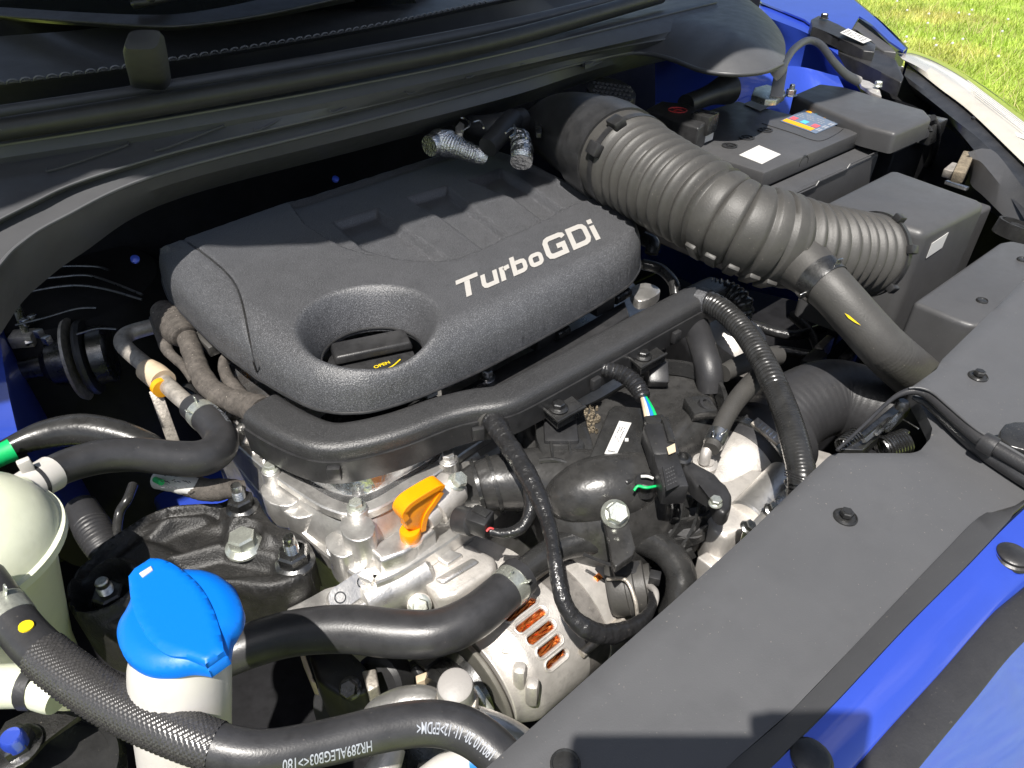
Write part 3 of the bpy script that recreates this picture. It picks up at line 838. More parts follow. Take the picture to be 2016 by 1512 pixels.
# ---------------------------------------------------------------- headlight
hl = thing('headlight', 'long pale clear headlight along the wing beside the grass', 'headlight', at(1900, 230, .75))
u0 = [(1764, 104, .868), (1800, 108, .866), (1850, 128, .862), (1920, 170, .855), (2016, 240, .845), (2100, 305, .835)]
u1 = [(1768, 107, .872), (1802, 114, .872), (1850, 138, .868), (1918, 184, .862), (2016, 262, .852), (2100, 335, .84)]
u2 = [(1776, 116, .870), (1808, 132, .870), (1850, 160, .866), (1912, 205, .860), (2016, 296, .850), (2100, 372, .84)]
u3 = [(1790, 128, .862), (1815, 146, .862), (1850, 174, .858), (1910, 220, .852), (2016, 322, .842), (2100, 400, .83)]
part(loft([pts(u) for u in (u0, u1, u2, u3)], 40), 'lens', 'lens_white', hl, angle=60)
u4 = [(p[0] + 3, p[1] - 7, p[2] - .006) for p in u0]; u5 = [(p[0] + 20, p[1] - 1, p[2] - .06) for p in u0]
part(loft([pts(u0), pts(u4), pts(u5)], 40), 'lens_rim', 'smoke_glass', hl)
b2 = new()
for k_ in range(5):
    P = [(1905 + 4 * k_ + t * 110, 158 + 7.0 * k_ + t * 84, .866 - t * .010) for t in (0, .5, 1)]
    C, R, s = px_path([(a, b_, c, 1.6) for a, b_, c in P], step=.01); add_tube(b2, C, R, 5)
part(b2, 'lens_ribs', 'label_white', hl)
fw = thing('wing_support_rail', 'black plastic support rail along the inner edge of the headlight', 'rail', at(1900, 260, .75))
v0 = [(1786, 128, .858), (1815, 148, .858), (1850, 176, .854), (1910, 222, .848), (2016, 324, .838), (2100, 402, .825)]
v1 = [(1780, 148, .852), (1812, 172, .852), (1848, 198, .848), (1906, 244, .842), (2016, 350, .832), (2100, 430, .82)]
v2 = [(1790, 165, .846), (1830, 196, .846), (1880, 236, .842), (1935, 280, .838), (2000, 350, .832), (2060, 430, .82)]
v3 = [(1800, 182, .83), (1840, 210, .83), (1890, 262, .83), (1935, 318, .825), (1990, 390, .82), (2040, 470, .81)]
v4 = [(1800, 190, .76), (1840, 225, .76), (1890, 280, .76), (1940, 340, .75), (1990, 410, .74), (2040, 500, .73)]
part(loft([pts(v) for v in (v0, v1, v2, v3, v4)], 40), 'frame_rail', 'dark_plastic', fw, angle=25)
for x, y in ((1895, 190), (2010, 268)):
    part(quad_bm(pts([(x - 14, y - 8), (x + 4, y - 2), (x + 10, y + 8), (x - 8, y + 2)], .852), lift=.001), 'clip_window', 'label_white', fw)
b2 = prism_px([(1690, 152), (1790, 142), (1836, 205), (1800, 240), (1730, 205)], .805, .15, .004); part(b2, 'rail_foot', 'bay_black', fw)
b2 = new(); add_lathe(b2, at(1919, 234, .846), (0, 0, 1), [(.006, 0), (.006, .003), (.003, .004)], 16); part(b2, 'screw', 'gloss_plastic', fw)
# wing bracket with its sticker
wb = thing('wing_bracket', 'black bracket bar with a white sticker along the blue wing', 'bracket', at(1680, 70, .85))
b2 = new()
add_prism(b2, pts([(1597, 38, .925), (1612, 30, .925), (1650, 48, .917), (1725, 88, .895), (1722, 102, .893), (1700, 100, .893), (1640, 68, .91), (1600, 52, .923)]), .022, .002)
part(b2, 'bar', 'dark_plastic', wb)
b2 = new()
add_prism(b2, pts([(1650, 88, .88), (1700, 100, .88), (1730, 98, .878), (1765, 118, .872), (1780, 150, .862), (1775, 162, .86), (1735, 142, .868), (1690, 120, .875), (1648, 100, .88)]), .03, .003)
part(b2, 'lower_bracket', 'dark_plastic', wb)
b2 = new(); add_box(b2, at(1757, 146, .846), (.035, .03, .03), bevel=.003); part(b2, 'bracket_end', 'box_plastic', wb)
b2 = new(); add_hexbolt(b2, at(1622, 36, .926), (0, 0, 1), .014, .009, .011); part(b2, 'bolt', 'gloss_plastic', wb, angle=30)
Q = pts([(1652, 68, .9145), (1698, 89, .9005), (1714, 83, .9005), (1668, 60, .9145)])
sk = part(quad_bm(Q, lift=.0045), 'sticker', 'label_white', wb)
qm = quad_map([q + Vector((0, 0, .0052)) for q in Q])
b2 = new()
for r_ in range(4):
    for c_ in range(6):
        u_ = .08 + c_ * .145; v_ = .16 + r_ * .2
        if (r_ + c_) % 5 == 4: continue
        b2.faces.new([b2.verts.new(qm(u_ + a, v_ + b_)) for a, b_ in ((0, 0), (.10, 0), (.10, .07), (0, .07))])
part(b2, 'print', 'print_dark', sk)
b2 = new()
add_prism(b2, pts([(1692, 34, .905), (1712, 50, .90), (1748, 84, .89), (1766, 103, .88), (1740, 100, .88), (1722, 88, .885), (1690, 60, .895), (1678, 56, .898)]), .03, .003)
single(b2, 'wing_corner_cap', 'box_plastic', 'black triangular plastic cap under the tip of the blue wing', 'cap')
# ================================================================ engine cover
ZT, ZR = .890, .846
OUTC = [(318, 545, ZR, .055), (330, 580, ZR, .055), (348, 602, ZR, .055), (430, 682, ZR, .055), (520, 747, ZR, .06), (600, 791, ZR, .065), (645, 804, ZR, .065), (690, 807, ZR, .065), (750, 799, ZR, .06),
        (860, 761, ZR, .055), (1000, 691, ZR, .05), (1130, 621, ZR, .045), (1225, 563, ZR, .04), (1252, 532, .850, .036), (1263, 495, .858, .03), (1252, 450, .87, .022), (1207, 411, .882, .014),
        (1150, 374, .886, .012), (1050, 323, .886, .012), (985, 299, .886, .012), (942, 291, .886, .012), (870, 305, .886, .012), (740, 345, .886, .012), (600, 390, .886, .012), (556, 402, .886, .012),
        (420, 450, .886, .012), (352, 474, .884, .02), (328, 488, .878, .03), (317, 512, .862, .045)]
WC = [at(p[0], p[1], p[2]) for p in OUTC]
RR = [p[3] for p in OUTC]
SC = spline([(w.x, w.y, r) for w, r in zip(WC, RR)], 6, closed=True)
outl = [(p[0], p[1]) for p in SC]; rr = np.array([p[2] for p in SC] + [SC[0][2]]) * .74
HC = at(726, 640, .884); RO = (at(850, 650, .884) - at(598, 630, .884)).length / 2; RI = RO * .79
def poly_xy(P, z=ZT): return [(q.x, q.y) for q in pts(P, z)]
STEP = poly_xy([(640, 466), (680, 487), (740, 503), (800, 511), (860, 514), (900, 508), (960, 485), (1060, 438), (1130, 402), (1168, 391)])
STEP = [(p[0], p[1]) for p in spline([(a, b, 0) for a, b in STEP], 6)]
REAR = STEP + poly_xy([(1168, 300), (900, 200), (500, 300), (600, 440)])
SEAM = [(p[0], p[1]) for p in spline([(a, b, 0) for a, b in poly_xy([(352, 474), (395, 503), (440, 540), (465, 570), (480, 610), (489, 660), (494, 710), (496, 730)], .882)], 6)]
SEAMP = SEAM + poly_xy([(480, 800), (250, 700), (250, 450)], .87)
POCK = [poly_xy(q) for q in ([(652, 428), (742, 400), (800, 440), (884, 499), (850, 506), (780, 500), (712, 482)],
                             [(796, 380), (880, 356), (930, 396), (1004, 452), (950, 482), (868, 420)],
                             [(922, 347), (986, 322), (1048, 358), (1108, 400), (1078, 432), (1008, 380)])]
CREASE = poly_xy([(852, 645), (960, 600), (1080, 545), (1190, 492), (1240, 462)])
def cover_z(X, Y):
    d, idx = seg_dist(X, Y, outl)
    R_ = np.interp(idx, np.arange(len(rr)), rr)
    t = np.clip(d / R_, 0, 1)
    z = ZR + (ZT - ZR) * (1 - (1 - t) ** 2.5) ** (1 / 2.3)
    # step down to the rear field
    ds, _ = seg_dist(X, Y, STEP, closed=False)
    sd = np.where(inside(X, Y, REAR), ds, -ds)
    w = sstep(d, .004, .02)
    z -= .0062 * sstep(sd, -.0003, .0030) * w
    for q in POCK:
        dq, _ = seg_dist(X, Y, q)
        sq = np.where(inside(X, Y, q), dq, -dq)
        z -= .0100 * sstep(sq, -.001, .009) * w
    # seam at the left shoulder
    dm, _ = seg_dist(X, Y, SEAM, closed=False)
    sm = np.where(inside(X, Y, SEAMP), dm, -dm)
    z -= .0022 * np.exp(-(dm / .0018) ** 2) + .003 * sstep(sm, -.001, .02) * w
    # faint crease below the lettering: the front falls away
    dc, ic = seg_dist(X, Y, CREASE, closed=False)
    side = Y < np.interp(X, [p[0] for p in CREASE], [p[1] for p in CREASE])
    z -= np.where(side, np.clip(dc, 0, .05) * .10, 0) * sstep(X, CREASE[0][0] - .02, CREASE[0][0] + .05)
    # filler bowl
    r = np.hypot(X - HC.x, Y - HC.y)
    q = np.clip((RO * 1.10 - r) / (RO * 1.10 - RI), 0, 1)
    z -= .040 * (q ** 2.0 * (1.6 - .6 * q)) 
    return z
hole = [(HC.x + RI * math.cos(t), HC.y + RI * math.sin(t)) for t in np.linspace(0, 2 * math.pi, 90, endpoint=False)]
ec = thing('engine_cover', 'large grainy black plastic engine cover with silver lettering and round opening', 'engine cover', at(760, 560, .83))
bm = field(outl, cover_z, .0027, holes=[hole], skirt=.005, edge=.0026)
part(bm, 'cover_shell', 'cover_plastic', ec, angle=60)
Cz = cover_z(np.array([p[0] for p in outl]), np.array([p[1] for p in outl]))
C = [Vector((p[0], p[1], z - .004)) for p, z in zip(outl, Cz)]
b2 = new(); add_tube(b2, C + [C[0]], .0016, 8, caps=False); part(b2, 'rim_bead', 'dark_plastic', ec)
C = [Vector((p[0], p[1], 0)) for p in hole]
hz = cover_z(np.array([p[0] for p in hole]), np.array([p[1] for p in hole]))
C = [Vector((c.x, c.y, z - .001)) for c, z in zip(C, hz)]
b2 = new(); add_tube(b2, C + [C[0]], .0014, 8, caps=False); part(b2, 'opening_rim', 'dark_plastic', ec)
# ---- lettering: ribbons of constant stroke
def ribbon(P, w, closed=False):
    P = [Vector((a, b)) for a, b in P]; n = len(P); Lf, Rt = [], []
    for i in range(n):
        a = P[i - 1] if (i > 0 or closed) else None
        b = P[(i + 1) % n] if (i < n - 1 or closed) else None
        d1 = (P[i] - a).normalized() if a is not None else None
        d2 = (b - P[i]).normalized() if b is not None else None
        if d1 is None: d1 = d2
        if d2 is None: d2 = d1
        nn = Vector((-(d1 + d2).y, (d1 + d2).x)).normalized()
        k = 1 / max(.5, nn.dot(Vector((-d1.y, d1.x))))
        Lf.append(P[i] + nn * (w / 2 * k)); Rt.append(P[i] - nn * (w / 2 * k))
    V = Lf + Rt
    F = [[i, n + i, n + (i + 1) % n, (i + 1) % n] for i in range(n if closed else n - 1)]
    return V, F
def rrect(x0, y0, x1, y1, r, start=0, n=5):
    cs = [(x1 - r, y0 + r, -90), (x1 - r, y1 - r, 0), (x0 + r, y1 - r, 90), (x0 + r, y0 + r, 180)]
    out = []
    for cx_, cy_, a0 in cs:
        for i in range(n + 1):
            a = math.radians(a0 + 90 * i / n); out.append((cx_ + r * math.cos(a), cy_ + r * math.sin(a)))
    return out
def poly(P): return [Vector(p) for p in P], [list(range(len(P)))]
sw = .24
GL = []
GL.append(('T', [poly([(0, .78), (1.08, .78), (1.08, 1.0), (0, 1.0)]), poly([(.40, 0), (.66, 0), (.66, .775), (.40, .775)])]))
GL.append(('u', [ribbon([(1.30, .74), (1.30, .26), (1.36, .15), (1.46, .11), (1.80, .11)], sw - .02), poly([(1.80 - .005, .0), (2.02, 0), (2.02, .74), (1.80, .74), (1.80, .225)])]))
GL.append(('r', [poly([(2.14, 0), (2.38, 0), (2.38, .74), (2.14, .74)]), ribbon([(2.385, .52), (2.47, .61), (2.66, .62)], sw - .02)]))
GL.append(('b', [poly([(2.76, 0), (3.0, 0), (3.0, 1.02), (2.76, 1.02)]), ribbon([(3.005, .63), (3.30, .63), (3.40, .60), (3.45, .50), (3.45, .24), (3.40, .15), (3.30, .11), (3.005, .11)], sw - .02)]))
GL.append(('o', [ribbon(rrect(3.80, .11, 4.34, .63, .16), sw - .02, True)]))
GL.append(('G', [ribbon([(5.86, .98), (5.80, 1.12), (5.66, 1.18), (5.02, 1.18), (4.86, 1.12), (4.78, .98), (4.78, .36), (4.86, .20), (5.02, .14), (5.72, .14), (5.72, .60), (5.34, .60)], .28)]))
GL.append(('D', [ribbon([(6.24, .14), (6.90, .14), (7.06, .20), (7.16, .36), (7.16, .96), (7.06, 1.12), (6.90, 1.18), (6.24, 1.18)], .28, True)]))
GL.append(('i', [poly([(7.46, 0), (7.75, 0), (7.75, .92), (7.46, .92)]), poly([(7.46, 1.06), (7.75, 1.06), (7.75, 1.34), (7.46, 1.34)])]))
Tf = at(924, 584, ZT); If = at(1178, 473, ZT); It = at(1158, 434, ZT)
ua = (If - Tf) / (7.605 - .53); va = (It - If) / 1.34
def logo(x, y):
    return Tf + ua * (x - .53) + va * y
for ch, pieces in GL:
    b2 = new()
    for V, F in pieces:
        W3 = [logo(v.x, v.y) for v in V]
        B = [b2.verts.new(w) for w in W3]
        for f in F: b2.faces.new([B[i] for i in f])
    bmesh.ops.triangulate(b2, faces=b2.faces)
    bmesh.ops.subdivide_edges(b2, edges=b2.edges, cuts=1, use_grid_fill=True)
    X = np.array([v.co.x for v in b2.verts]); Y = np.array([v.co.y for v in b2.verts]); Z = cover_z(X, Y)
    for v, z in zip(b2.verts, Z): v.co.z = z + .0009
    bmesh.ops.recalc_face_normals(b2, faces=b2.faces)
    for f in b2.faces:
        if f.normal.z < 0: f.normal_flip()
    part(b2, 'letter', 'logo_silver', ec, smooth=False)
# oil filler cap in the opening
oc = thing('oil_filler_cap', 'black oil filler cap with yellow OPEN marking inside the cover opening', 'oil cap', at(735, 712, .80))
oz = .838
c0 = at(731, 712, oz); ro = .54 * (at(812, 712, oz) - at(648, 712, oz)).length
b2 = new(); add_lathe(b2, c0 - Vector((0, 0, .03)), (0, 0, 1), [(ro * .97, 0), (ro, .004), (ro, .026), (ro * .97, .030), (.001, .0302)], 48); part(b2, 'cap_disc', 'dark_plastic', oc)
# raised grip bar
ga, gb = at(654, 704, oz + .004), at(808, 672, oz + .004)
gd = (gb - ga).normalized(); gn = Vector((-gd.y, gd.x, 0)).normalized()
b2 = new(); add_box(b2, (ga + gb) / 2 + Vector((0, 0, .004)) , ((gb - ga).length, ro * .66, .010), (gd, gn, Vector((0, 0, 1))), .003, 3, .94); part(b2, 'grip_bar', 'dark_plastic', oc)
V, F = text_mesh('OPEN', .0105, .0002)
tw = max(v.x for v in V)
t0, t1 = at(738, 727, oz), at(769, 716, oz)
td = (t1 - t0).normalized(); tn = Vector((-td.y, td.x, 0))
sc_ = (t1 - t0).length / tw
b2 = new(); add_mapped(b2, V, F, lambda x, y: t0 + td * (x * sc_) + tn * (y * sc_) + Vector((0, 0, .0008))); part(b2, 'open_text', 'yellow', oc, smooth=False)
b2 = new()
arc = [at(x, y, oz + .0009) for x, y in ((731, 732), (745, 731), (760, 727), (774, 720), (788, 708))]
add_tube(b2, [Vector(c) for c in spline(arc, 5)], .0008, 6)
part(b2, 'arrow', 'yellow', oc)

zz_ = cover_z(np.array([p[0] for p in SEAM]), np.array([p[1] for p in SEAM]))
b2 = new(); add_tube(b2, [Vector((p[0], p[1], z + .0012)) for p, z in list(zip(SEAM, zz_))[3:-9]], .0011, 6); part(b2, 'seam_bead', 'gloss_plastic', ec)
# ================================================================ more shape helpers for the engine
def obox_bm(a, b, wpx, h, bevel=.0015, bm=None, up=(0, 0, 1), taper=1.0):
    """a box lying along a->b (photo points with z), wpx wide in the picture, h metres thick"""
    A = at(*a); B = at(*b); d = (B - A); L_ = d.length; d.normalize()
    u = Vector(up); u = (u - d * u.dot(d)).normalized(); s_ = d.cross(u)
    bm = bm or new()
    add_box(bm, (A + B) / 2, (L_, wpx * mpp((A + B) / 2), h), (d, s_, u), bevel, 2, taper)
    return bm
def wob(a, f, ph=0): return lambda s, r: r * (1 + a * math.sin(s * f + ph))
def ribbed(pitch, amp, sharp=1.0):
    def fn(s, r):
        t = .5 + .5 * math.cos(2 * math.pi * s / pitch)
        return r * (1 - amp * (1 - t ** sharp))
    return fn
def taped(s, r):
    return r * (1 + .012 * math.sin(s * 900) + .03 * math.sin(s * 217 + 1) + .012 * math.sin(s * 1910) + .015 * math.sin(s * 431 + 2))
def band(C, R, i0, i1, k, material, par, name='clamp', seg=24):
    b2 = new(); CC = C[i0:i1 + 1]; add_tube(b2, CC, [r * k for r in R[i0:i1 + 1]], seg); return part(b2, name, material, par)
def clamp_on(C, R, frac, width, par, material='steel', ears=True, k=1.04):
    """a spring clamp round a hose, with its two pinch ears"""
    n = len(C); i = int(frac * (n - 1)); L_ = 0; j = i
    while j < n - 1 and L_ < width: L_ += (C[j + 1] - C[j]).length; j += 1
    cl = band(C, R, i, j, k, material, par)
    if ears:
        c = C[(i + j) // 2]; r = R[i] * k; t = (C[j] - C[i]).normalized()
        v = (CAM - c); v = (v - t * v.dot(t)).normalized()
        for s_ in (-1, 1):
            b2 = new()
            ex = t; ez = (v + t.cross(v) * .35 * s_).normalized(); ey = ez.cross(ex)
            add_box(b2, c + ez * (r + .003) + t * (s_ * width * .28), (width * .35, .0012, .008), (ex, ey, ez), .0004, 1)
            part(b2, 'clamp_ear', material, cl)
    return cl

# ================================================================ engine block castings
en = thing('engine', 'cast aluminium engine top with flanges and bolts under the black cover', 'engine', at(700, 900, .50))
# cylinder head core, hidden mostly by the cover
b2 = prism_px([(430, 800), (540, 915), (690, 1000), (905, 880), (1320, 640), (1150, 440), (700, 440), (440, 640)], .768, .25, .003); part(b2, 'cylinder_head', 'aluminium', en)
# polished head cover rising from the flange to below the harness duct
fl = [(402, 796), (470, 866), (540, 926), (620, 980), (660, 1000), (700, 1008), (745, 995), (800, 962), (860, 925), (905, 890), (980, 842)]
mid = [(420, 780), (486, 850), (556, 910), (632, 958), (668, 972), (700, 976), (740, 966), (796, 936), (856, 900), (900, 868), (975, 822)]
rl = [(440, 750), (505, 825), (575, 880), (640, 915), (670, 925), (700, 926), (738, 918), (790, 895), (850, 865), (895, 838), (965, 800)]
rows = [pts(fl, .776), pts(mid, .778), pts(rl, .800), pts([(x + 10, y - 60) for x, y in rl], .806)]
part(loft(rows, 60), 'head_cover', 'bright_aluminium', en, angle=30)
# head cover flange: a rim with bolt bosses
C = [Vector(c) for c in spline(pts(fl, .774), 6)]
b2 = new(); add_tube(b2, C, .0055, prof=[(.75, -1), (.75, 1), (.5, 1.25), (-.9, 1.25), (-.9, -1.25), (.5, -1.25)]); part(b2, 'flange', 'aluminium', en, angle=25)
# dark joint line below the flange
b2 = new(); add_tube(b2, [c - Vector((0, 0, .0062)) for c in C], .0048, 6); part(b2, 'gasket', 'dark_plastic', en)
def boss(x, y, z, r, h, bolt=True, axis=(0, 0, 1), material='aluminium', bmat='zinc', af=None, depth=.03):
    p = at(x, y, z); b2 = new(); ax = Vector(axis).normalized()
    add_lathe(b2, p - ax * depth, ax, [(r * 1.12, 0), (r, depth * .8), (r, depth), (r * .86, depth + h)], 24)
    o = part(b2, 'boss', material, en)
    if bolt:
        hexbolt(p + ax * (h), ax, af or r * 1.15, r * .62, bmat, o, flange=r * .92)
    return o
boss(533, 925, .782, .0085, .001); boss(702, 1000, .782, .0095, .001); boss(883, 905, .782, .0095, .001, bmat='aluminium')
boss(420, 818, .782, .0075, .001)
# timing cover: a wider casting one step lower, its rim running to the corner
tc_ = [(392, 806), (440, 866), (500, 940), (560, 1002), (640, 1074), (700, 1116), (738, 1136), (780, 1118), (830, 1088), (905, 1038), (1000, 965), (1250, 760), (1100, 600), (500, 640)]
b2 = prism_px(tc_, .738, .22, .004, 3); part(b2, 'timing_cover', 'aluminium', en)
C = [Vector(c) for c in spline(pts([(388, 812), (440, 872), (500, 946), (560, 1010), (640, 1084), (700, 1126), (738, 1146)], .735), 6)]
b2 = new(); add_tube(b2, C, .0048, prof=[(1, -.8), (1, .8), (.6, 1.1), (-2.5, 1.1), (-2.5, -1.1), (.6, -1.1)]); part(b2, 'rim', 'aluminium', en, angle=25)
C = [Vector(c) for c in spline(pts([(738, 1146), (780, 1128), (830, 1098), (905, 1048), (1000, 975)], .735), 6)]
b2 = new(); add_tube(b2, C, .0048, prof=[(1, -.8), (1, .8), (.6, 1.1), (-2.5, 1.1), (-2.5, -1.1), (.6, -1.1)]); part(b2, 'rim', 'aluminium', en, angle=25)
# wall rising from the timing cover rim to the head flange
rows = [pts([(400, 806), (470, 880), (545, 948), (630, 1008), (700, 1032), (760, 1008), (860, 945), (940, 890)], .766),
        pts([(398, 812), (462, 896), (530, 968), (620, 1040), (700, 1082), (770, 1050), (870, 985), (960, 920)], .750),
        pts([(396, 818), (458, 904), (522, 980), (612, 1058), (712, 1112), (786, 1078), (886, 1012), (990, 935)], .7385)]
part(loft(rows, 50), 'head_wall', 'aluminium', en)
# bosses and ribs on that wall
def lug(P, z, depth, bevel=.002, material='aluminium', name='lug', smooth=4):
    return part(prism_px(P, z, depth, bevel, 3, smooth), name, material, en)
lug([(512, 962), (535, 945), (575, 960), (590, 980), (570, 996), (530, 990)], .766, .03)
lug([(560, 985), (600, 975), (622, 992), (618, 1012), (586, 1020), (560, 1008)], .760, .03)
boss(578, 1003, .7585, .004, .0005, False, material='dark_steel', depth=.002)
lug([(640, 1058), (672, 1040), (700, 1055), (705, 1080), (676, 1098), (650, 1086)], .757, .04)
boss(655, 1084, .752, .006, .001, False, depth=.01, axis=(-.5, -.5, .7))
lug([(725, 1078), (800, 1030), (840, 1020), (860, 1042), (800, 1086), (748, 1106)], .757, .04, .004, smooth=0)
boss(742, 1092, .752, .006, .001, False, depth=.012, axis=(-.5, -.6, .6))
lug([(672, 1020), (700, 1012), (732, 1020), (736, 1052), (704, 1066), (674, 1052)], .776, .05, .003)
# vertical ribs down the exhaust-side wall at the left of the head cover
for i in range(6):
    x = 418 + i * 20; y = 812 + i * 19
    part(obox_bm((x + 16, y - 24, .782), (x + 2, y + 8, .776), 9, .010, .002), 'rib', 'aluminium', en)
# front wall casting under the dip stick: plates, cylinder and pads
lug([(560, 1198), (640, 1160), (735, 1128), (760, 1140), (750, 1176), (700, 1200), (600, 1222)], .728, .05, .003, smooth=0, name='front_plate')
b2 = new()
A, B = at(668, 1178, .732), at(712, 1148, .732)
d_ = (B - A).normalized(); up = Vector((-.25, -.55, .8)).normalized(); up = (up - d_ * up.dot(d_)).normalized(); sd = d_.cross(up)
prof = []
for t in np.linspace(-math.pi / 2, math.pi / 2, 9): prof.append(((B - A).length / 2 + .010 * math.cos(t), .010 * math.sin(t)))
for t in np.linspace(math.pi / 2, 3 * math.pi / 2, 9): prof.append((-(B - A).length / 2 + .010 * math.cos(t), .010 * math.sin(t)))
tp_ = [b2.verts.new((A + B) / 2 + d_ * u + sd * v + up * .004) for u, v in prof]; bt_ = [b2.verts.new((A + B) / 2 + d_ * u + sd * v - up * .02) for u, v in prof]
b2.faces.new(tp_)
for i in range(len(prof)): b2.faces.new((bt_[i], bt_[(i + 1) % 18], tp_[(i + 1) % 18], tp_[i]))
bmesh.ops.recalc_face_normals(b2, faces=b2.faces)
lp = part(b2, 'lifting_lug', 'aluminium', en)
for q in (A, B):
    b2 = new(); add_lathe(b2, q + up * .0025, up, [(.0052, 0), (.0052, .0018), (.0040, .0018), (.0036, -.004), (.001, -.004)], 20); part(b2, 'hole', 'dark_steel', lp)
b2 = new(); a_, b_ = at(716, 1186, .712), at(836, 1128, .712)
add_lathe(b2, a_, b_ - a_, [(.018, -.004), (.0225, 0), (.0225, (b_ - a_).length), (.019, (b_ - a_).length + .004)], 32); part(b2, 'barrel', 'aluminium', en)
lug([(800, 1092), (850, 1060), (930, 1070), (978, 1096), (975, 1122), (900, 1172), (862, 1180), (836, 1150)], .722, .06, .006, smooth=0, name='bracket_block', material='cast_aluminium')
lug([(846, 1092), (876, 1076), (912, 1090), (880, 1112)], .727, .02, .002, smooth=0, name='pad')
lug([(852, 1138), (930, 1094), (948, 1104), (872, 1150)], .7245, .03, .004, smooth=0, name='ridge', material='aluminium')
lug([(850, 1045), (930, 1040), (1010, 1085), (1060, 1110), (1030, 1150), (960, 1180), (880, 1180), (840, 1140)], .706, .08, .004, smooth=0, name='lower_bracket', material='cast_aluminium')
boss(826, 1192, .712, .011, .001, True, axis=(-.3, -.6, .75), material='cast_aluminium')
# cam sensor housing: pale cylinder beside the dip stick with a bolt
b2 = new(); a_, b_ = at(842, 1012, .768), at(892, 958, .775)
add_lathe(b2, a_, b_ - a_, [(.012, -.006), (.0135, 0), (.0135, .006), (.0175, .007), (.0175, (b_ - a_).length), (.012, (b_ - a_).length + .006)], 30)
cs_ = part(b2, 'sensor_housing', 'cast_aluminium', en)
hexbolt(at(899, 949, .788), (.2, -.5, .8), .013, .008, 'zinc', cs_, .009)
# parts seen in the gap between the cover and the harness duct
b2 = prism_px([(860, 790), (1000, 715), (1150, 640), (1230, 590), (1240, 620), (1150, 680), (1000, 760), (880, 815)], .805, .03, .003); part(b2, 'coil_rail', 'dark_plastic', en)
b2 = prism_px([(600, 842), (640, 812), (760, 808), (860, 775), (880, 800), (760, 845), (660, 858)], .800, .02, .003); part(b2, 'cover_skirt', 'gloss_plastic', en)
hexbolt(at(960, 742, .806), (0, 0, 1), .010, .008, 'steel', en, .008)
part(quad_bm(pts([(842, 772, .83), (862, 764, .83), (862, 778, .83), (842, 786, .83)]), .001), 'clip', 'label_white', en)
part(obox_bm((1050, 675, .812), (1085, 657, .812), 26, .02), 'coil_plug', 'dark_plastic', en)
part(obox_bm((1165, 605, .815), (1200, 588, .815), 30, .02), 'coil_plug', 'dark_plastic', en)
for q in (((1095, 660), (1118, 648)), ((1210, 590), (1236, 574))):
    C, R, s = px_path([(q[0][0], q[0][1], .812, 20), (q[1][0], q[1][1], .812, 20)], step=.001); b2 = new(); add_tube(b2, C, [r * (1 + .14 * math.sin(x * 2200)) for r, x in zip(R, s)], 12); part(b2, 'coil_boot', 'gloss_plastic', en)
lug([(1242, 566), (1272, 556), (1300, 568), (1288, 584), (1256, 592)], .808, .012, .002, name='pipe_flange')
for P in ([(1265, 520, .83, 22), (1300, 530, .83, 22), (1325, 555, .83, 22), (1330, 580, .82, 22)], [(1270, 470, .84, 30), (1285, 480, .84, 30), (1282, 500, .83, 26)]):
    part(hose_bm(P, step=.003), 'pipe', 'gloss_plastic', en)
b2 = new(); add_lathe(b2, at(1172, 648, .79), (0, 0, 1), [(.016, -.02), (.016, 0), (.010, .006), (.001, .007)], 24); part(b2, 'coil_top', 'grey_cap', en)
# ================================================================ dip stick
dp = thing('oil_dipstick', 'bright orange loop handle of the oil dipstick on the aluminium engine', 'dipstick', at(803, 1050, .75))
U = lambda x, y: at_y(x, y, at(803, 1045, .766).y)
ring = [(794, 1036), (792, 1020), (785, 1012), (787, 996), (800, 981), (830, 962), (856, 948), (866, 950), (867, 961), (850, 984), (834, 1004), (828, 1022), (826, 1040)]
b2 = new()
Wd = [U(x, y) for x, y in ring]; yd = Vector((0, .011, 0))
f0 = [b2.verts.new(w - yd * .5) for w in Wd]; f1 = [b2.verts.new(w + yd * .5) for w in Wd]
b2.faces.new(f0); b2.faces.new(list(reversed(f1)))
for i in range(len(Wd)): b2.faces.new((f0[i], f1[i], f1[(i + 1) % len(Wd)], f0[(i + 1) % len(Wd)]))
bmesh.ops.recalc_face_normals(b2, faces=b2.faces)
bmesh.ops.bevel(b2, geom=b2.edges[:], offset=.0016, segments=2, profile=.5, affect='EDGES')
part(b2, 'handle', 'orange', dp)
rim = [(792, 1016), (787, 1006), (790, 996), (802, 983), (832, 964), (856, 951), (864, 953)]
b2 = new(); add_tube(b2, [Vector(c) for c in spline([U(x, y) for x, y in rim], 4)], .0062, prof=[(.55, -1.25), (.55, 1.25), (-.45, 1.25), (-.45, -1.25)]); bmesh.ops.bevel(b2, geom=b2.edges[:], offset=.0006, segments=1, affect='EDGES'); part(b2, 'handle_rim', 'orange', dp)
rim = [(862, 962), (848, 984), (834, 1004), (828, 1022), (826, 1038)]
b2 = new(); add_tube(b2, [Vector(c) for c in spline([U(x, y) for x, y in rim], 4)], .0045, prof=[(.7, -1.5), (.7, 1.5), (-.5, 1.5), (-.5, -1.5)]); part(b2, 'handle_rim', 'orange', dp)
b2 = new(); pc = at(808, 1050, .762); add_lathe(b2, pc - Vector((0, 0, .006)), (0, 0, 1), [(.0088, 0), (.0095, .002), (.0095, .010), (.0088, .0115), (.006, .012)], 28); part(b2, 'plug', 'orange', dp)
b2 = new(); add_lathe(b2, pc - Vector((0, 0, .06)), (0, 0, 1), [(.010, 0), (.010, .05), (.0115, .052), (.0115, .054)], 20); part(b2, 'tube', 'aluminium', dp)

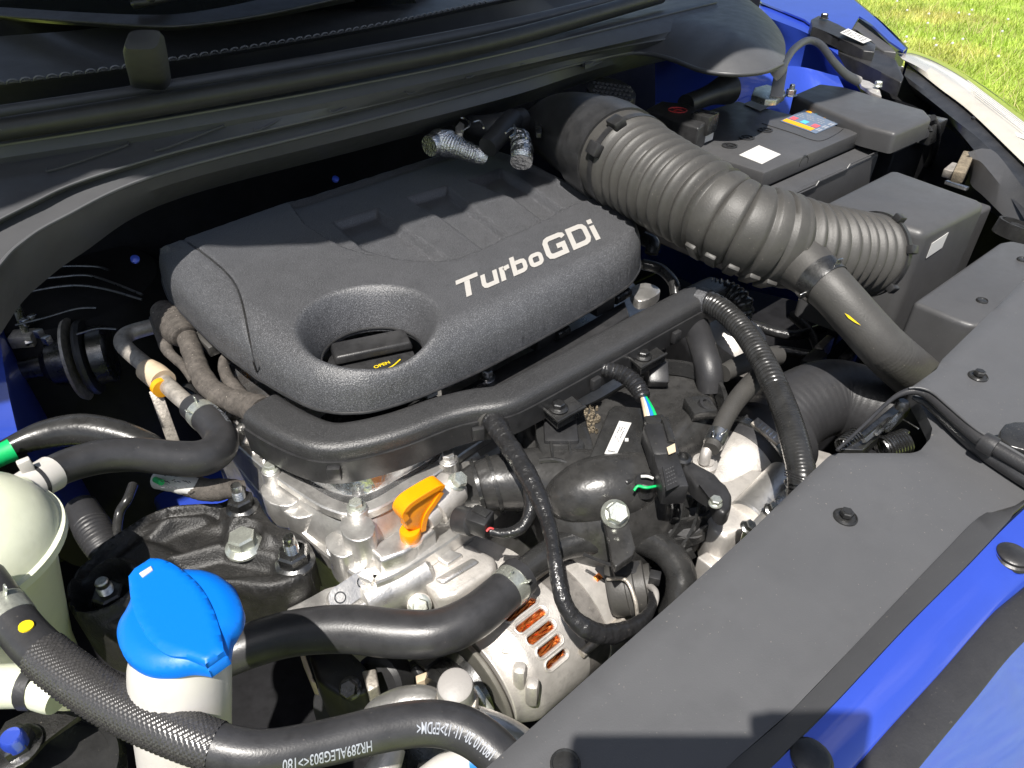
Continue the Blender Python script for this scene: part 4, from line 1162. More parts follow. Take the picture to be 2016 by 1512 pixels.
mat('duct_plastic', (0.030, 0.030, 0.031), 0.34, bump=0.4, bscale=800, var=0.1, vscale=40, fine=0.3, spec=0.6)
# ================================================================ harness duct in front of the cover
hd = thing('wiring_duct', 'long black plastic wiring duct running along the front of the engine cover', 'wiring duct', at(900, 830, .80))
RP = [(518, 812, .826), (560, 838, .826), (610, 862, .826), (650, 872, .826), (700, 868, .826), (780, 848, .827), (870, 815, .828), (930, 800, .829), (985, 792, .83), (1030, 772, .83), (1100, 735, .83), (1200, 681, .83), (1300, 626, .83), (1390, 578, .83), (1412, 568, .828)]
D_, s_ = resample(spline([tuple(at(*p)) for p in RP], 8), .005)
C = [Vector(d) for d in D_]
def duct_r(i, n):
    return .0165
prof = []
for t in np.linspace(0, 2 * math.pi, 28, endpoint=False):
    cu, su = math.cos(t), math.sin(t)
    prof.append((math.copysign(abs(cu) ** .62, cu) * .78, math.copysign(abs(su) ** .62, su) * 1.22))
b2 = new(); add_tube(b2, C, [.0148 + .0025 * max(0, 1 - i / 40) for i in range(len(C))], prof=prof); part(b2, 'duct_lid', 'duct_plastic', hd)
prof2 = [(-.35, -1.34), (-.25, -1.34), (-.25, 1.34), (-.35, 1.34), (-1.9, 1.25), (-1.9, -1.25)]
b2 = new(); add_tube(b2, C, [.0148 + .0025 * max(0, 1 - i / 40) for i in range(len(C))], prof=prof2); part(b2, 'duct_base', 'dark_plastic', hd, angle=25)
for i in (18, 44, 70, 96):
    if i < len(C):
        c = C[i]; t = (C[i + 1] - C[i - 1]).normalized(); n = Vector((t.y, -t.x, 0))
        b2 = new(); add_box(b2, c + n * .0235 - Vector((0, 0, .014)), (.012, .006, .014), (t, n, Vector((0, 0, 1))), .0015); part(b2, 'latch', 'dark_plastic', hd)
def tray(P, px, py, z=.812):
    b2 = prism_px(P, z, .010, .0015); o = part(b2, 'mount_tray', 'gloss_plastic', hd)
    C_ = [at(x, y, z + .004) for x, y in P[:4]]
    b2 = new(); add_tube(b2, [Vector(c) for c in C_], .0018, 6); part(b2, 'tray_rim', 'gloss_plastic', o)
    hexbolt(at(px, py, z + .001), (0, 0, 1), .011, .006, 'dark_steel', o, .0095)
tray([(1046, 792), (1066, 800), (1098, 830), (1152, 800), (1120, 772), (1094, 762)], 1100, 804)
tray([(1214, 690), (1236, 702), (1262, 724), (1312, 696), (1285, 676), (1262, 666)], 1266, 702)
# posts below the trays
part(obox_bm((1100, 850, .77), (1104, 905, .77), 66, .05, .003), 'tray_post', 'dark_plastic', hd)
part(obox_bm((1290, 720, .785), (1292, 765, .77), 40, .04, .003), 'tray_post', 'dark_plastic', hd)
# harness branches -------------------------------------------------
def harness(P, label, material='tape', fn=taped, step=.0022, seg=14, name='wiring_harness', cat='harness'):
    return single(hose_bm(P, step=step, seg=seg, fn=fn), name, material, label, cat)
def spiral(pitch, amp): return lambda s, r: r * (1 + amp * ((s / pitch) % 1.0) - amp * .5)
CONP = [(1375, 590, .832, 46), (1410, 602, .834, 46), (1450, 636, .836, 46), (1490, 690, .837, 48), (1522, 752, .836, 51), (1548, 815, .833, 54), (1566, 875, .828, 57), (1577, 925, .82, 58), (1578, 965, .81, 56), (1570, 1000, .79, 50)]
cg = thing('corrugated_conduit', 'thick black corrugated wiring conduit curving down beside the throttle body', 'conduit', at(1570, 950, .78))
part(hose_bm(CONP, step=.0009, seg=22, fn=lambda s, r: r * (1 - .10 * (.5 + .5 * math.cos(2 * math.pi * s / .0056)) ** 1.5) if s < .185 else r * (.97 + .012 * math.sin(s * 1900))), 'conduit_tube', 'gloss_plastic', cg)
C, R, s = px_path(CONP, step=.002)
band(C, R, 0, 6, 1.12, 'cover_plastic', cg, 'collar')
b2 = new()
for q in range(3):
    cc, R2, s2 = px_path([(1545, 925 + q * 5, .832, 3), (1580, 940 + q * 5, .838, 3), (1608, 950 + q * 4, .82, 3)], step=.004); add_tube(b2, cc, R2, 6)
part(b2, 'cable_tie', 'dark_plastic', cg)
sh = single(hose_bm([(1398, 572, .826, 54), (1430, 578, .826, 54), (1458, 600, .82, 52), (1452, 630, .80, 50)], step=.0008, fn=ribbed(.0052, .16)), 'ribbed_conduit_stub', 'gloss_plastic', 'short ribbed black conduit bending behind the end of the wiring duct', 'conduit')
h1 = thing('wiring_harness', 'shiny black taped harness hanging from the duct down to the alternator', 'harness', at(1090, 1000, .75))
HP = [(945, 812, .822, 50), (972, 832, .822, 46), (992, 862, .82, 40), (1020, 905, .818, 40), (1045, 948, .815, 40), (1066, 992, .81, 36), (1083, 1045, .805, 30), (1092, 1100, .80, 30), (1102, 1160, .79, 32), (1122, 1208, .778, 36), (1155, 1238, .768, 40), (1195, 1249, .758, 40), (1238, 1238, .75, 34), (1268, 1218, .745, 26), (1284, 1192, .74, 18), (1282, 1170, .735, 14)]
part(hose_bm(HP, step=.0012, seg=16, fn=taped), 'harness_run', 'tape', h1)
part(hose_bm([(1036, 925, .812, 30), (1044, 960, .81, 32), (1045, 1000, .80, 28), (1030, 1035, .79, 24), (1000, 1050, .785, 22), (965, 1047, .785, 16)], step=.0016, seg=12, fn=taped), 'harness_branch', 'tape', h1)
b2 = new(); C, R, s = px_path([(958, 1046, .786, 5), (964, 1040, .788, 5), (972, 1042, .788, 5)], step=.001); add_tube(b2, C, R, 6); part(b2, 'red_wire', 'red_print', h1)
C, R, s = px_path(HP, step=.004); band(C, R, 1, 4, 1.15, 'dusty_rubber', h1, 'collar')
cn = thing('cam_sensor_plug', 'black sensor plug with red wires at the end of the harness branch', 'plug', at(930, 1020, .76))
b2 = new(); a_, b_ = at(900, 1022, .775), at(938, 1030, .782); add_lathe(b2, a_, b_ - a_, [(.010, 0), (.0125, .002), (.0125, .018), (.010, .02)], 24); part(b2, 'plug_collar', 'dark_plastic', cn)
part(obox_bm((925, 1020, .785), (965, 1034, .785), 44, .018, .002), 'plug_body', 'dark_plastic', cn)
part(obox_bm((935, 1004, .792), (962, 1018, .792), 20, .008, .001), 'lock_tab', 'gloss_plastic', cn)
h2 = thing('sensor_lead', 'taped black sensor lead with coloured wires running to the manifold sensor', 'lead', at(1230, 740, .79))
part(hose_bm([(1140, 722, .818, 28), (1160, 722, .82, 26), (1195, 727, .822, 30), (1228, 738, .82, 34), (1252, 758, .816, 36), (1267, 784, .812, 30)], step=.0012, seg=14, fn=lambda s, r: r * (1 + .07 * math.sin(s * 1500))), 'lead_tape', 'tape', h2)
for k_, (m_, o_) in enumerate((('tan', -8), ('label_white', -3), ('wire_blue', 4), ('green', 10))):
    part(hose_bm([(1267 + o_ * .4, 782, .812, 7), (1276 + o_ * .9, 806, .816, 7), (1284 + o_ * 1.2, 834, .812, 7)], step=.002, seg=8), 'wire', m_, h2)
# ================================================================ hoses, tank, washer bottle (right of the engine)
def hose_thing(name, label, P, material='hose_rubber', step=.003, seg=22, fn=None, cat='hose', part_name='hose_tube'):
    C, R, s = px_path(P, step=step)
    t = thing(name, label, cat, C[len(C) // 2] - Vector((0, 0, R[len(C) // 2])))
    RR_ = [fn(x, r) for x, r in zip(s, R)] if fn else R
    b2 = new(); add_tube(b2, C, RR_, seg); part(b2, part_name, material, t)
    return t, C, R, s
# expansion tank
tk = thing('coolant_tank', 'cream translucent coolant expansion tank at the inner wing', 'tank', at(-20, 1250, .62))
tc0 = at(-74, 1088, .85)
b2 = new(); add_lathe(b2, tc0, (0, 0, 1), [(.022, -.20), (.030, -.12), (.050, -.03), (.0620, -.004), (.0665, -.003), (.0665, .003), (.0630, .004), (.061, .014), (.054, .028), (.040, .040), (.020, .047), (.001, .049)], 56)
part(b2, 'tank_shell', 'tank', tk)
for i in range(8):
    a_ = 2 * math.pi * i / 8
part(hose_bm([(-30, 1000, .885, 66), (10, 985, .872, 64), (40, 968, .862, 62)], step=.003), 'spout', 'tank', tk)
part(hose_bm([(-20, 1352, .79, 84), (30, 1350, .79, 84), (64, 1352, .79, 82)], step=.003), 'outlet', 'tank', tk)
part(hose_bm([(56, 1352, .79, 88), (78, 1354, .79, 86)], step=.003), 'outlet_band', 'rubber', tk)
part(hose_bm([(76, 1354, .79, 80), (105, 1366, .788, 76), (118, 1372, .787, 70)], step=.003), 'outlet_end', 'tank', tk)
part(prism_px([(36, 1295), (58, 1290), (62, 1304), (40, 1308)], .812, .002, .0003), 'paint_mark', 'green', tk)
# hose A: from the tank to the metal pipe
hA, C, R, s = hose_thing('coolant_hose', 'matte black hose curling from the white tank spout to the metal pipe', [(40, 966, .858, 60), (80, 944, .855, 64), (130, 918, .85, 66), (200, 899, .842, 68), (270, 895, .832, 68), (340, 902, .82, 70), (392, 903, .812, 72), (424, 890, .806, 70), (436, 868, .803, 66), (424, 842, .802, 62), (400, 818, .802, 58), (378, 800, .802, 52)])
clamp_on(C, R, .90, .012, hA, 'zinc')
cl = band(C, R, 0, 9, 1.10, 'white_plastic', hA, 'connector')
for i_ in (5, 7):
    pass
b2 = new(); c = C[4]; add_box(b2, c + Vector((0, 0, R[4] * 1.1 + .004)), (.009, .006, .012), bevel=.001); part(b2, 'connector_tab', 'white_plastic', cl)
band(C, R, 4, 5, 1.115, 'rubber', hA, 'connector_seal')
o = part(text_on_tube('P24YALEBP2', C, R, s[-1] * .915, .0075, 0.75, rev=True, flip=True), 'hose_print', 'print_white', hA, smooth=False)
# metal pipe with a strap bracket
mp = thing('metal_coolant_pipe', 'dirty grey bent metal pipe with a strap bracket left of the cover', 'pipe', at(290, 740, .76))
part(hose_bm([(384, 806, .802, 34), (352, 780, .802, 34), (318, 748, .802, 33), (280, 714, .802, 33), (252, 690, .802, 32), (241, 674, .802, 32), (250, 659, .802, 32), (280, 648, .802, 31), (325, 637, .802, 30)], step=.003), 'pipe_tube', 'dirty_steel', mp)
C, R, s = px_path([(322, 752, .803, 50), (305, 738, .803, 50), (290, 728, .803, 46)], step=.002); b2 = new(); add_tube(b2, C, R, 18); st_ = part(b2, 'strap', 'tan', mp)
part(obox_bm((305, 768, .798), (346, 882, .74), 22, .003, .0006), 'strap_leg', 'dirty_steel', mp)
C, R, s = px_path([(314, 760, .802, 37), (320, 766, .802, 37)], step=.001); b2 = new(); add_tube(b2, C, R, 18); part(b2, 'orange_band', 'amber', mp)
# tapped harness and plug behind the left edge of the cover
ph = thing('cloth_taped_harness', 'dusty cloth taped harness dropping from the cover edge into the duct', 'harness', at(430, 740, .78))
part(hose_bm([(366, 660, .82, 40), (378, 690, .818, 40), (392, 730, .815, 42), (414, 764, .813, 44), (446, 784, .812, 46), (490, 800, .815, 56), (520, 814, .82, 66)], step=.002, fn=taped), 'harness_run', 'cloth_tape', ph)
part(hose_bm([(455, 692, .82, 18), (440, 712, .818, 20), (446, 740, .815, 24), (466, 770, .814, 30), (490, 796, .815, 34)], step=.002, fn=taped), 'harness_branch', 'cloth_tape', ph)
part(hose_bm([(318, 650, .815, 30), (330, 690, .81, 22), (360, 720, .80, 18), (380, 750, .79, 16)], step=.002, fn=taped), 'harness_branch', 'cloth_tape', ph)
b2 = new(); C, R, s = px_path([(454, 688, .823, 7), (459, 694, .822, 7)], step=.001); add_tube(b2, C, R, 8); part(b2, 'yellow_band', 'amber', ph)
sp = thing('engine_sensor_plug', 'dusty ribbed sensor plug at the left edge of the engine cover', 'plug', at(350, 640, .79))
part(hose_bm([(320, 612, .828, 46), (340, 634, .826, 66), (356, 654, .824, 60), (364, 664, .822, 46)], step=.0008, fn=lambda s, r: r * (1 + .05 * math.sin(s * 1700))), 'ribbed_boot', 'cloth_tape', sp)
part(obox_bm((318, 628, .812), (400, 668, .812), 52, .022, .003), 'plug_body', 'dusty_rubber', sp)
part(obox_bm((395, 660, .815), (425, 690, .81), 26, .014, .002), 'plug_end', 'dusty_rubber', sp)
# black duct behind hose A with green tape
hB, C, R, s = hose_thing('plastic_air_duct', 'semi gloss black plastic duct with green tape behind the coolant hose', [(-30, 905, .80, 30), (20, 880, .80, 40), (90, 856, .80, 58), (160, 846, .80, 64), (230, 856, .795, 60), (290, 876, .788, 50), (330, 900, .78, 40)], 'gloss_plastic')
part(hose_bm([(-20, 905, .812, 44), (10, 892, .812, 44), (26, 885, .812, 46)], step=.003), 'green_tape', 'green', hB)
# lower black hoses in the shade left of the mount
hC, C, R, s = hose_thing('shaded_hose', 'dark ribbed shock absorber boot in the shade behind the coolant tank', [(160, 1000, .70, 60), (185, 1045, .70, 68), (212, 1090, .69, 62), (235, 1130, .67, 50)], 'rubber', step=.001, fn=lambda s, r: r * (1 + (.03 * math.sin(s * 1500) if s > .035 else 0)))
single(hose_bm([(262, 955, .72, 18), (250, 985, .72, 18), (235, 1010, .71, 18), (228, 1060, .70, 18)], step=.004), 'thin_brake_pipe', 'gloss_plastic', 'thin black bent pipe behind the engine mount', 'pipe')
tg = thing('tagged_harness', 'dusty harness with a printed tag under the curled coolant hose', 'harness', at(370, 960, .74))
part(hose_bm([(310, 945, .775, 34), (345, 950, .778, 40), (378, 956, .778, 40), (400, 962, .775, 36)], step=.002, fn=taped), 'tag', 'label_white', tg)
part(hose_bm([(372, 955, .776, 44), (410, 965, .774, 46), (450, 962, .77, 40), (480, 960, .765, 30)], step=.002, fn=taped), 'harness_run', 'cloth_tape', tg)
b2 = new()
for i in range(26):
    x, y = 316 + (i % 9) * 7 + random.uniform(-2, 2), 936 + (i // 9) * 11 + random.uniform(-2, 2)
    cc, R2, s2 = px_path([(x, y, .7935, 2), (x + random.uniform(3, 7), y + random.uniform(-3, 5), .7935, 2)], step=.002); add_tube(b2, cc, R2, 4)
part(b2, 'tag_print', 'print_dark', tg)
part(hose_bm([(306, 944, .786, 12), (318, 950, .79, 12)], step=.002), 'green_end', 'green', tg)
# bottom hose with braided sleeve and print
bh, C, R, s = hose_thing('radiator_hose', 'thick black coolant hose with braided sleeve and white print in front', [(-30, 1140, .872, 74), (12, 1200, .868, 78), (62, 1264, .862, 84), (140, 1330, .858, 88), (240, 1392, .856, 90), (340, 1438, .855, 90), (430, 1470, .852, 88), (520, 1482, .848, 86), (640, 1462, .842, 86), (770, 1432, .836, 86), (855, 1424, .832, 86), (925, 1442, .828, 88), (985, 1490, .822, 88), (1040, 1560, .815, 88)], 'hose_rubber')
def frac_near(x, y, C=C):
    best = min(range(len(C)), key=lambda i: (lambda q: (q[0] - x) ** 2 + (q[1] - y) ** 2)(proj(C[i])))
    return best
def proj(p):
    d = p - CAM; z = d.dot(FWD); return (CX + FPX * d.dot(RIGHT) / z, CY - FPX * d.dot(UPV) / z)
i0, i1 = frac_near(88, 1290), frac_near(425, 1468)
# braided sleeve: woven relief
cc = C[i0:i1 + 1]; dd, ss = resample([tuple(c) + (r,) for c, r in zip(cc, R[i0:i1 + 1])], .0008)
cc = [Vector(d[:3]) for d in dd]; fr_ = frames(cc); b2 = new(); SEG = 92; rings = []
for i, (c, (t, n, b)) in enumerate(zip(cc, fr_)):
    row = []
    for k in range(SEG):
        a_ = 2 * math.pi * k / SEG
        w_ = math.sin(i * math.pi / 2 + k * math.pi / 2) 
        h_ = .00045 * (1 if ((i // 2) + (k // 2)) % 2 else -1) * (.6 + .4 * ((i + k) % 2))
        row.append(b2.verts.new(c + (n * math.cos(a_) + b * math.sin(a_)) * (dd[i][3] * 1.035 + h_)))
    rings.append(row)
for a_, b_ in zip(rings, rings[1:]):
    for k in range(SEG): b2.faces.new((a_[k], a_[(k + 1) % SEG], b_[(k + 1) % SEG], b_[k]))
mat('braid', (0.030, 0.029, 0.029), 0.26, var=0.5, vscale=900, dust=0.08, spec=0.8)
part(b2, 'braided_sleeve', 'braid', bh, angle=180)
clamp_on(C, R, frac_near(8, 1195) / len(C), .012, bh, 'zinc')
b2 = new(); c = C[frac_near(58, 1218)]
def on_tube(C, R, fr_list, i, ang, eps=.0006):
    T, n, b = fr_list[i]; return C[i] + (n * math.cos(ang) + b * math.sin(ang)) * (R[i] + eps)
frb = frames(C)
def view_ang(i):
    T, n, b = frb[i]; v = (CAM - C[i]).normalized(); return math.atan2(v.dot(b), v.dot(n))
i = frac_near(62, 1250); a0 = view_ang(i)
pp = on_tube(C, R, frb, i, a0 - .25); nn = (pp - C[i]).normalized()
add_lathe(b2, pp, nn, [(.0042, -.001), (.0040, .0003), (.001, .0004)], 14); part(b2, 'yellow_dot', 'yellow', bh)
# print, upside down as in the place: reads from right to left along the hose
def hose_print(txt, xa, ya, xb, yb, dv, size):
    ia, ib = frac_near(xa, ya), frac_near(xb, yb)
    V, F = text_mesh(txt, size, .0001); tw = max(v.x for v in V)
    d = [0]
    for a_, b_ in zip(C, C[1:]): d.append(d[-1] + (b_ - a_).length)
    sa, sb = d[ia], d[ib]
    def fn(u, v):
        s_ = sa + (sb - sa) * u / tw
        i_ = max(0, min(len(C) - 2, int(np.searchsorted(d, s_)) - 1)); t = (s_ - d[i_]) / (d[i_ + 1] - d[i_])
        c_ = C[i_].lerp(C[i_ + 1], t); r_ = R[i_]
        T, n, b = frb[i_]; T2, n2, b2_ = frb[i_ + 1]; n = n.lerp(n2, t); b = b.lerp(b2_, t)
        w = (CAM - c_).normalized(); base = math.atan2(w.dot(b), w.dot(n))
        # positive v points down the picture because the line is upside down
        sgn = 1 if b.dot(UPV) * math.cos(base) - n.dot(UPV) * math.sin(base) < 0 else -1
        ang = base + sgn * (dv + v) / r_
        return c_ + (n * math.cos(ang) + b * math.sin(ang)) * (r_ + .0005)
    b3 = new(); add_mapped(b3, V, F, fn); part(b3, 'hose_print', 'print_white', bh, smooth=False)
hose_print('HR289ALEGB03<>180', 728, 1444, 555, 1480, .0045, .0092)
hose_print('180110 20: 11: 12>EPDM<', 975, 1482, 818, 1428, -.0005, .0088)
# middle hose
mh, C, R, s = hose_thing('lower_coolant_hose', 'matte black hose running from behind the blue cap to the clamped pipe', [(420, 1300, .735, 86), (500, 1268, .738, 88), (580, 1246, .742, 90), (680, 1238, .745, 93), (780, 1247, .745, 94), (860, 1246, .745, 92), (930, 1216, .745, 88), (985, 1172, .742, 82), (1025, 1134, .74, 76)])
C1, R1 = C, R
clamp_on(C, R, .93, .012, mh, 'zinc')
band(C, R, len(C) - 4, len(C) - 1, 1.08, 'rubber', mh, 'hose_end')
bp_, C, R, s = hose_thing('plastic_coolant_pipe', 'glossy black plastic coolant pipe looping under the intake manifold', [(1000, 1155, .738, 52), (1050, 1110, .738, 52), (1100, 1078, .738, 56), (1150, 1064, .738, 60), (1210, 1058, .735, 62), (1265, 1062, .73, 62), (1310, 1085, .722, 62), (1338, 1125, .71, 62), (1340, 1170, .695, 62), (1325, 1210, .67, 60)], 'gloss_plastic')
# ================================================================ washer bottle
wn_ = thing('washer_bottle', 'white washer bottle neck with a bright blue winged cap', 'washer bottle', at(360, 1500, .55))
NP = [(354, 1280, .874, 178), (355, 1310, .866, 188), (358, 1380, .845, 184), (364, 1470, .815, 172), (370, 1560, .785, 160), (376, 1660, .75, 150)]
part(hose_bm(NP, step=.006, seg=36), 'neck', 'white_plastic', wn_)
ZC = .897
CO = [(297, 1104), (323, 1104), (349, 1112), (394, 1114), (427, 1125), (457, 1151), (474, 1188), (470, 1218), (453, 1247), (446, 1286), (408, 1313), (372, 1308), (335, 1314), (290, 1313), (257, 1299), (234, 1273), (225, 1240), (230, 1214), (246, 1188), (256, 1162), (254, 1138), (266, 1122), (274, 1131), (298, 1115)]
LEAF = [(297, 1102), (324, 1104), (362, 1126), (395, 1156), (420, 1198), (436, 1245), (444, 1287), (408, 1313), (372, 1300), (330, 1294), (292, 1262), (268, 1218), (258, 1180), (254, 1138), (266, 1122)]
def crisp(P, corners, n):
    """closed smooth outline that keeps the listed points as corners"""
    Q = []
    for p in P: Q += [p, p] if p in corners else [p]
    W_ = [Vector(p) for p in spline(pts(Q, ZC), n, closed=True)]
    out = []
    for w in W_:
        if not out or (w - out[-1]).length > 2e-4: out.append(w)
    if (out[0] - out[-1]).length < 2e-4: out.pop()
    return out
Wks = crisp(CO, [(297, 1104), (446, 1286), (408, 1313), (266, 1122), (274, 1131), (298, 1115), (254, 1138)], 4)
Wl = [(p.x, p.y) for p in crisp(LEAF, [(297, 1102), (444, 1287), (408, 1313), (254, 1138), (266, 1122)], 5)]
def cap_z(X, Y):
    d, _ = seg_dist(X, Y, Wl); din = inside(X, Y, Wl); de, _ = seg_dist(X, Y, [(w.x, w.y) for w in Wks])
    return ZC - .0045 * (1 - np.clip(de / .009, 0, 1)) ** 2 + .001 - np.where(din, 0, .06 * d)
cp = part(field(Wks, cap_z, .002, skirt=.007, edge=.0014), 'cap', 'cap_blue', wn_, angle=60)
lc = sum((Vector((p[0], p[1], 0)) for p in Wl), Vector()) / len(Wl)
Wl2 = [(lc.x + (p[0] - lc.x) * .985, lc.y + (p[1] - lc.y) * .985) for p in Wl]
def leaf_z(X, Y):
    d, _ = seg_dist(X, Y, Wl2); return ZC + .0036 - .0016 * (1 - np.clip(d / .002, 0, 1)) ** 2
part(field(Wl2, leaf_z, .003, skirt=.004, edge=.0012), 'cap_grip', 'cap_blue', cp, angle=50)
cc0 = at(350, 1206, ZC)
b2 = new(); add_lathe(b2, cc0 - Vector((0, 0, .022)), (0, 0, 1), [(.030, 0), (.033, .004), (.033, .014), (.02, .016)], 40); part(b2, 'cap_skirt', 'cap_blue', cp)
part(prism_px([(273, 1128), (297, 1113), (301, 1121), (280, 1136)], ZC + .0045, .006, .0005), 'cap_strap', 'white_plastic', cp)
# ================================================================ engine mount
em = thing('engine_mount', 'rough black cast iron engine mount bracket with studs and nuts', 'engine mount', at(420, 1100, .66))
ZM = .742
MO = [(142, 1190), (152, 1140), (190, 1106), (240, 1068), (290, 1030), (340, 1008), (400, 1002), (440, 1000), (462, 984), (490, 982), (515, 1002), (545, 1040), (585, 1056), (614, 1078), (616, 1104), (604, 1150), (560, 1172), (510, 1176), (450, 1168), (400, 1170), (340, 1200), (290, 1236), (240, 1258), (190, 1252), (155, 1228)]
Wm = [Vector(p) for p in spline(pts(MO, ZM), 5, closed=True)]
MR = [(p.x, p.y) for p in pts([(215, 1100), (300, 1046), (400, 1030), (470, 1040), (540, 1080)], ZM)]
EYE = at(216, 1182, ZM)
WEB = [(p.x, p.y) for p in pts([(300, 1075), (350, 1045), (430, 1022), (455, 1040), (440, 1075), (360, 1100)], ZM)]
WEB2 = [(p.x, p.y) for p in pts([(350, 1120), (440, 1098), (540, 1118), (550, 1140), (460, 1148), (360, 1150)], ZM)]
def mount_z(X, Y):
    de, _ = seg_dist(X, Y, [(w.x, w.y) for w in Wm])
    z = ZM + .012 * np.clip(1 - (1 - np.clip(de / .006, 0, 1)) ** 2, 0, 1) ** .6
    for q_, dp_ in ((WEB, .011), (WEB2, .012)):
        dq, _ = seg_dist(X, Y, q_); sq = np.where(inside(X, Y, q_), dq, -dq)
        z -= dp_ * sstep(sq, -.006, .006)
    z -= .010 * sstep(de, .006, .011) * sstep(de, .03, .012) * (Y > EYE.y)
    dr, _ = seg_dist(X, Y, MR, closed=False)
    z += .007 * np.exp(-(dr / .007) ** 2)
    r = np.hypot(X - EYE.x, Y - EYE.y)
    z += .010 * np.exp(-((r - .027) / .004) ** 2) - .012 * sstep(r, .024, .020)
    for bx, by in ((480, 1064), (580, 1104), (474, 1000)):
        p = at(bx, by, ZM + .008); r = np.hypot(X - p.x, Y - p.y); k_ = sstep(r, .020, .016); z = z * (1 - k_) + (ZM + .0095) * k_
    return z
part(field(Wm, mount_z, .0026, skirt=.05, edge=.0026), 'bracket', 'mount_iron', em, angle=70)
def stud(x, y, z, r, h, nut_af, smat='steel'):
    p = at(x, y, z)
    nt_ = hexbolt(p, (0, 0, 1), nut_af, nut_af * .55, 'dark_steel', em, nut_af * .72, 'nut', .003)
    b3 = new(); pr_ = [(r, 0)]
    n_ = 12
    for i in range(n_): pr_ += [(r * (1.0 if i % 2 else .88), nut_af * .5 + h * (i + .5) / n_ * .62)]
    pr_ += [(r * .84, nut_af * .5 + h * .66), (r * .84, nut_af * .5 + h * .92), (r * .7, nut_af * .5 + h)]
    add_lathe(b3, p, (0, 0, 1), pr_, 18); part(b3, 'stud', smat, nt_, angle=30)
stud(478, 1000, ZM + .008, .0062, .020, .021); stud(582, 1108, ZM + .008, .0062, .022, .024); stud(222, 1186, ZM + .001, .0062, .018, .022)
hexbolt(at(482, 1078, ZM + .008), (0, 0, 1), .021, .013, 'zinc', em, .0165, fh=.004)
# ================================================================ intake air path (left of the engine)
ab = thing('air_filter_box', 'big square matte black air filter box with a small white label', 'air box', at(1780, 430, .70))
ZA = .880
b2 = prism_px([(1618, 399), (1822, 458), (1946, 397), (1757, 330)], ZA, .17, .012, 5); part(b2, 'box_lid', 'box_plastic', ab)
b2 = prism_px([(1612, 412), (1822, 472), (1956, 405), (1757, 336)], ZA - .075, .12, .006, 3); part(b2, 'box_base', 'box_plastic', ab)
# label on the front-right face
c1, c2 = at(1822, 458, ZA), at(1946, 397, ZA)
def facept(x, y):
    n = (c2 - c1).cross(Vector((0, 0, 1))); d = ray(x, y); t = (c1 - CAM).dot(n) / d.dot(n); return CAM + d * t
Q = [facept(1822, 508), facept(1853, 487), facept(1866, 457), facept(1833, 479)]
sk = part(quad_bm(Q, .0012), 'label', 'label_white', ab)
# flange where the hose joins the box
# bellows hose
be = thing('air_intake_hose', 'wide ribbed grey black rubber intake hose curving into the air box', 'intake hose', at(1450, 430, .80))
BP = [(1206, 302, .935, 186), (1236, 320, .935, 184), (1310, 364, .935, 182), (1388, 407, .932, 182), (1452, 442, .925, 174), (1516, 466, .914, 186), (1590, 486, .898, 176), (1650, 494, .884, 168), (1690, 499, .874, 162), (1718, 502, .866, 158)]
C, R, s = px_path(BP, step=.0016)
def near(C, x, y):
    return min(range(len(C)), key=lambda i: (proj(C[i])[0] - x) ** 2 + (proj(C[i])[1] - y) ** 2)
ia, ib, ic, id_ = near(C, 1250, 328), near(C, 1410, 414), near(C, 1540, 462), near(C, 1704, 500)
RB = []
for i, (x, r) in enumerate(zip(s, R)):
    if i < ia: RB.append(r * (1.0 + (.03 if i > ia - 8 else 0)))
    elif i < ib: t = .5 + .5 * math.cos(2 * math.pi * (x - s[ia]) / ((s[ib] - s[ia]) / 9.0)); RB.append(r * (.845 + .155 * t ** .6))
    elif i < ic: t = ((x - s[ib]) / ((s[ic] - s[ib]) / 5)) % 1.0; RB.append(r * (.975 + .02 * math.sin(t * 3.1) if t > .14 else .905))
    elif i < id_: t = .5 + .5 * math.cos(2 * math.pi * (x - s[ic]) / ((s[id_] - s[ic]) / 9.0)); RB.append(r * (.87 + .13 * t ** .7))
    else: RB.append(r * 1.0)
b2 = new(); add_tube(b2, C, RB, 48); part(b2, 'bellows', 'dusty_rubber', be, angle=60)
# raised keel pads of the straight middle section
frb2 = frames(C)
for j in range(5):
    i = int(ib + (ic - ib) * (j + .6) / 5)
    T, n, b = frb2[i]; v = (CAM - C[i]); v = (v - T * v.dot(T)).normalized()
    w_ = T.cross(v)
    for sg, an in ((-1, 1.25),):
        dirn = (v * math.cos(an) + w_ * math.sin(an)).normalized()
        if dirn.z > (v * math.cos(-an) + w_ * math.sin(-an)).z: dirn = (v * math.cos(-an) + w_ * math.sin(-an)).normalized()
        b2 = new(); add_box(b2, C[i] + dirn * (R[i] * .99), (.013, .030, .006), (T, dirn.cross(T), dirn), .002); part(b2, 'keel_pad', 'dusty_rubber', be)
cl_ = band(C, R, ia - 8, ia - 2, 1.045, 'dark_plastic', be, 'clamp', 40)
T, n, b = frb2[ia - 5]
for an in (-.55, .1):
    v = (CAM - C[ia - 5]); v = (v - T * v.dot(T)).normalized(); w_ = T.cross(v); dirn = (v * math.cos(an) + w_ * math.sin(an)).normalized()
    b2 = new(); add_box(b2, C[ia - 5] + dirn * (R[ia - 5] * 1.05), (.022, .016, .010), (T, dirn.cross(T), dirn), .002); part(b2, 'clamp_tab', 'dark_plastic', cl_)
cl_ = band(C, R, id_ + 2, id_ + 6, 1.05, 'dark_plastic', be, 'clamp', 40)
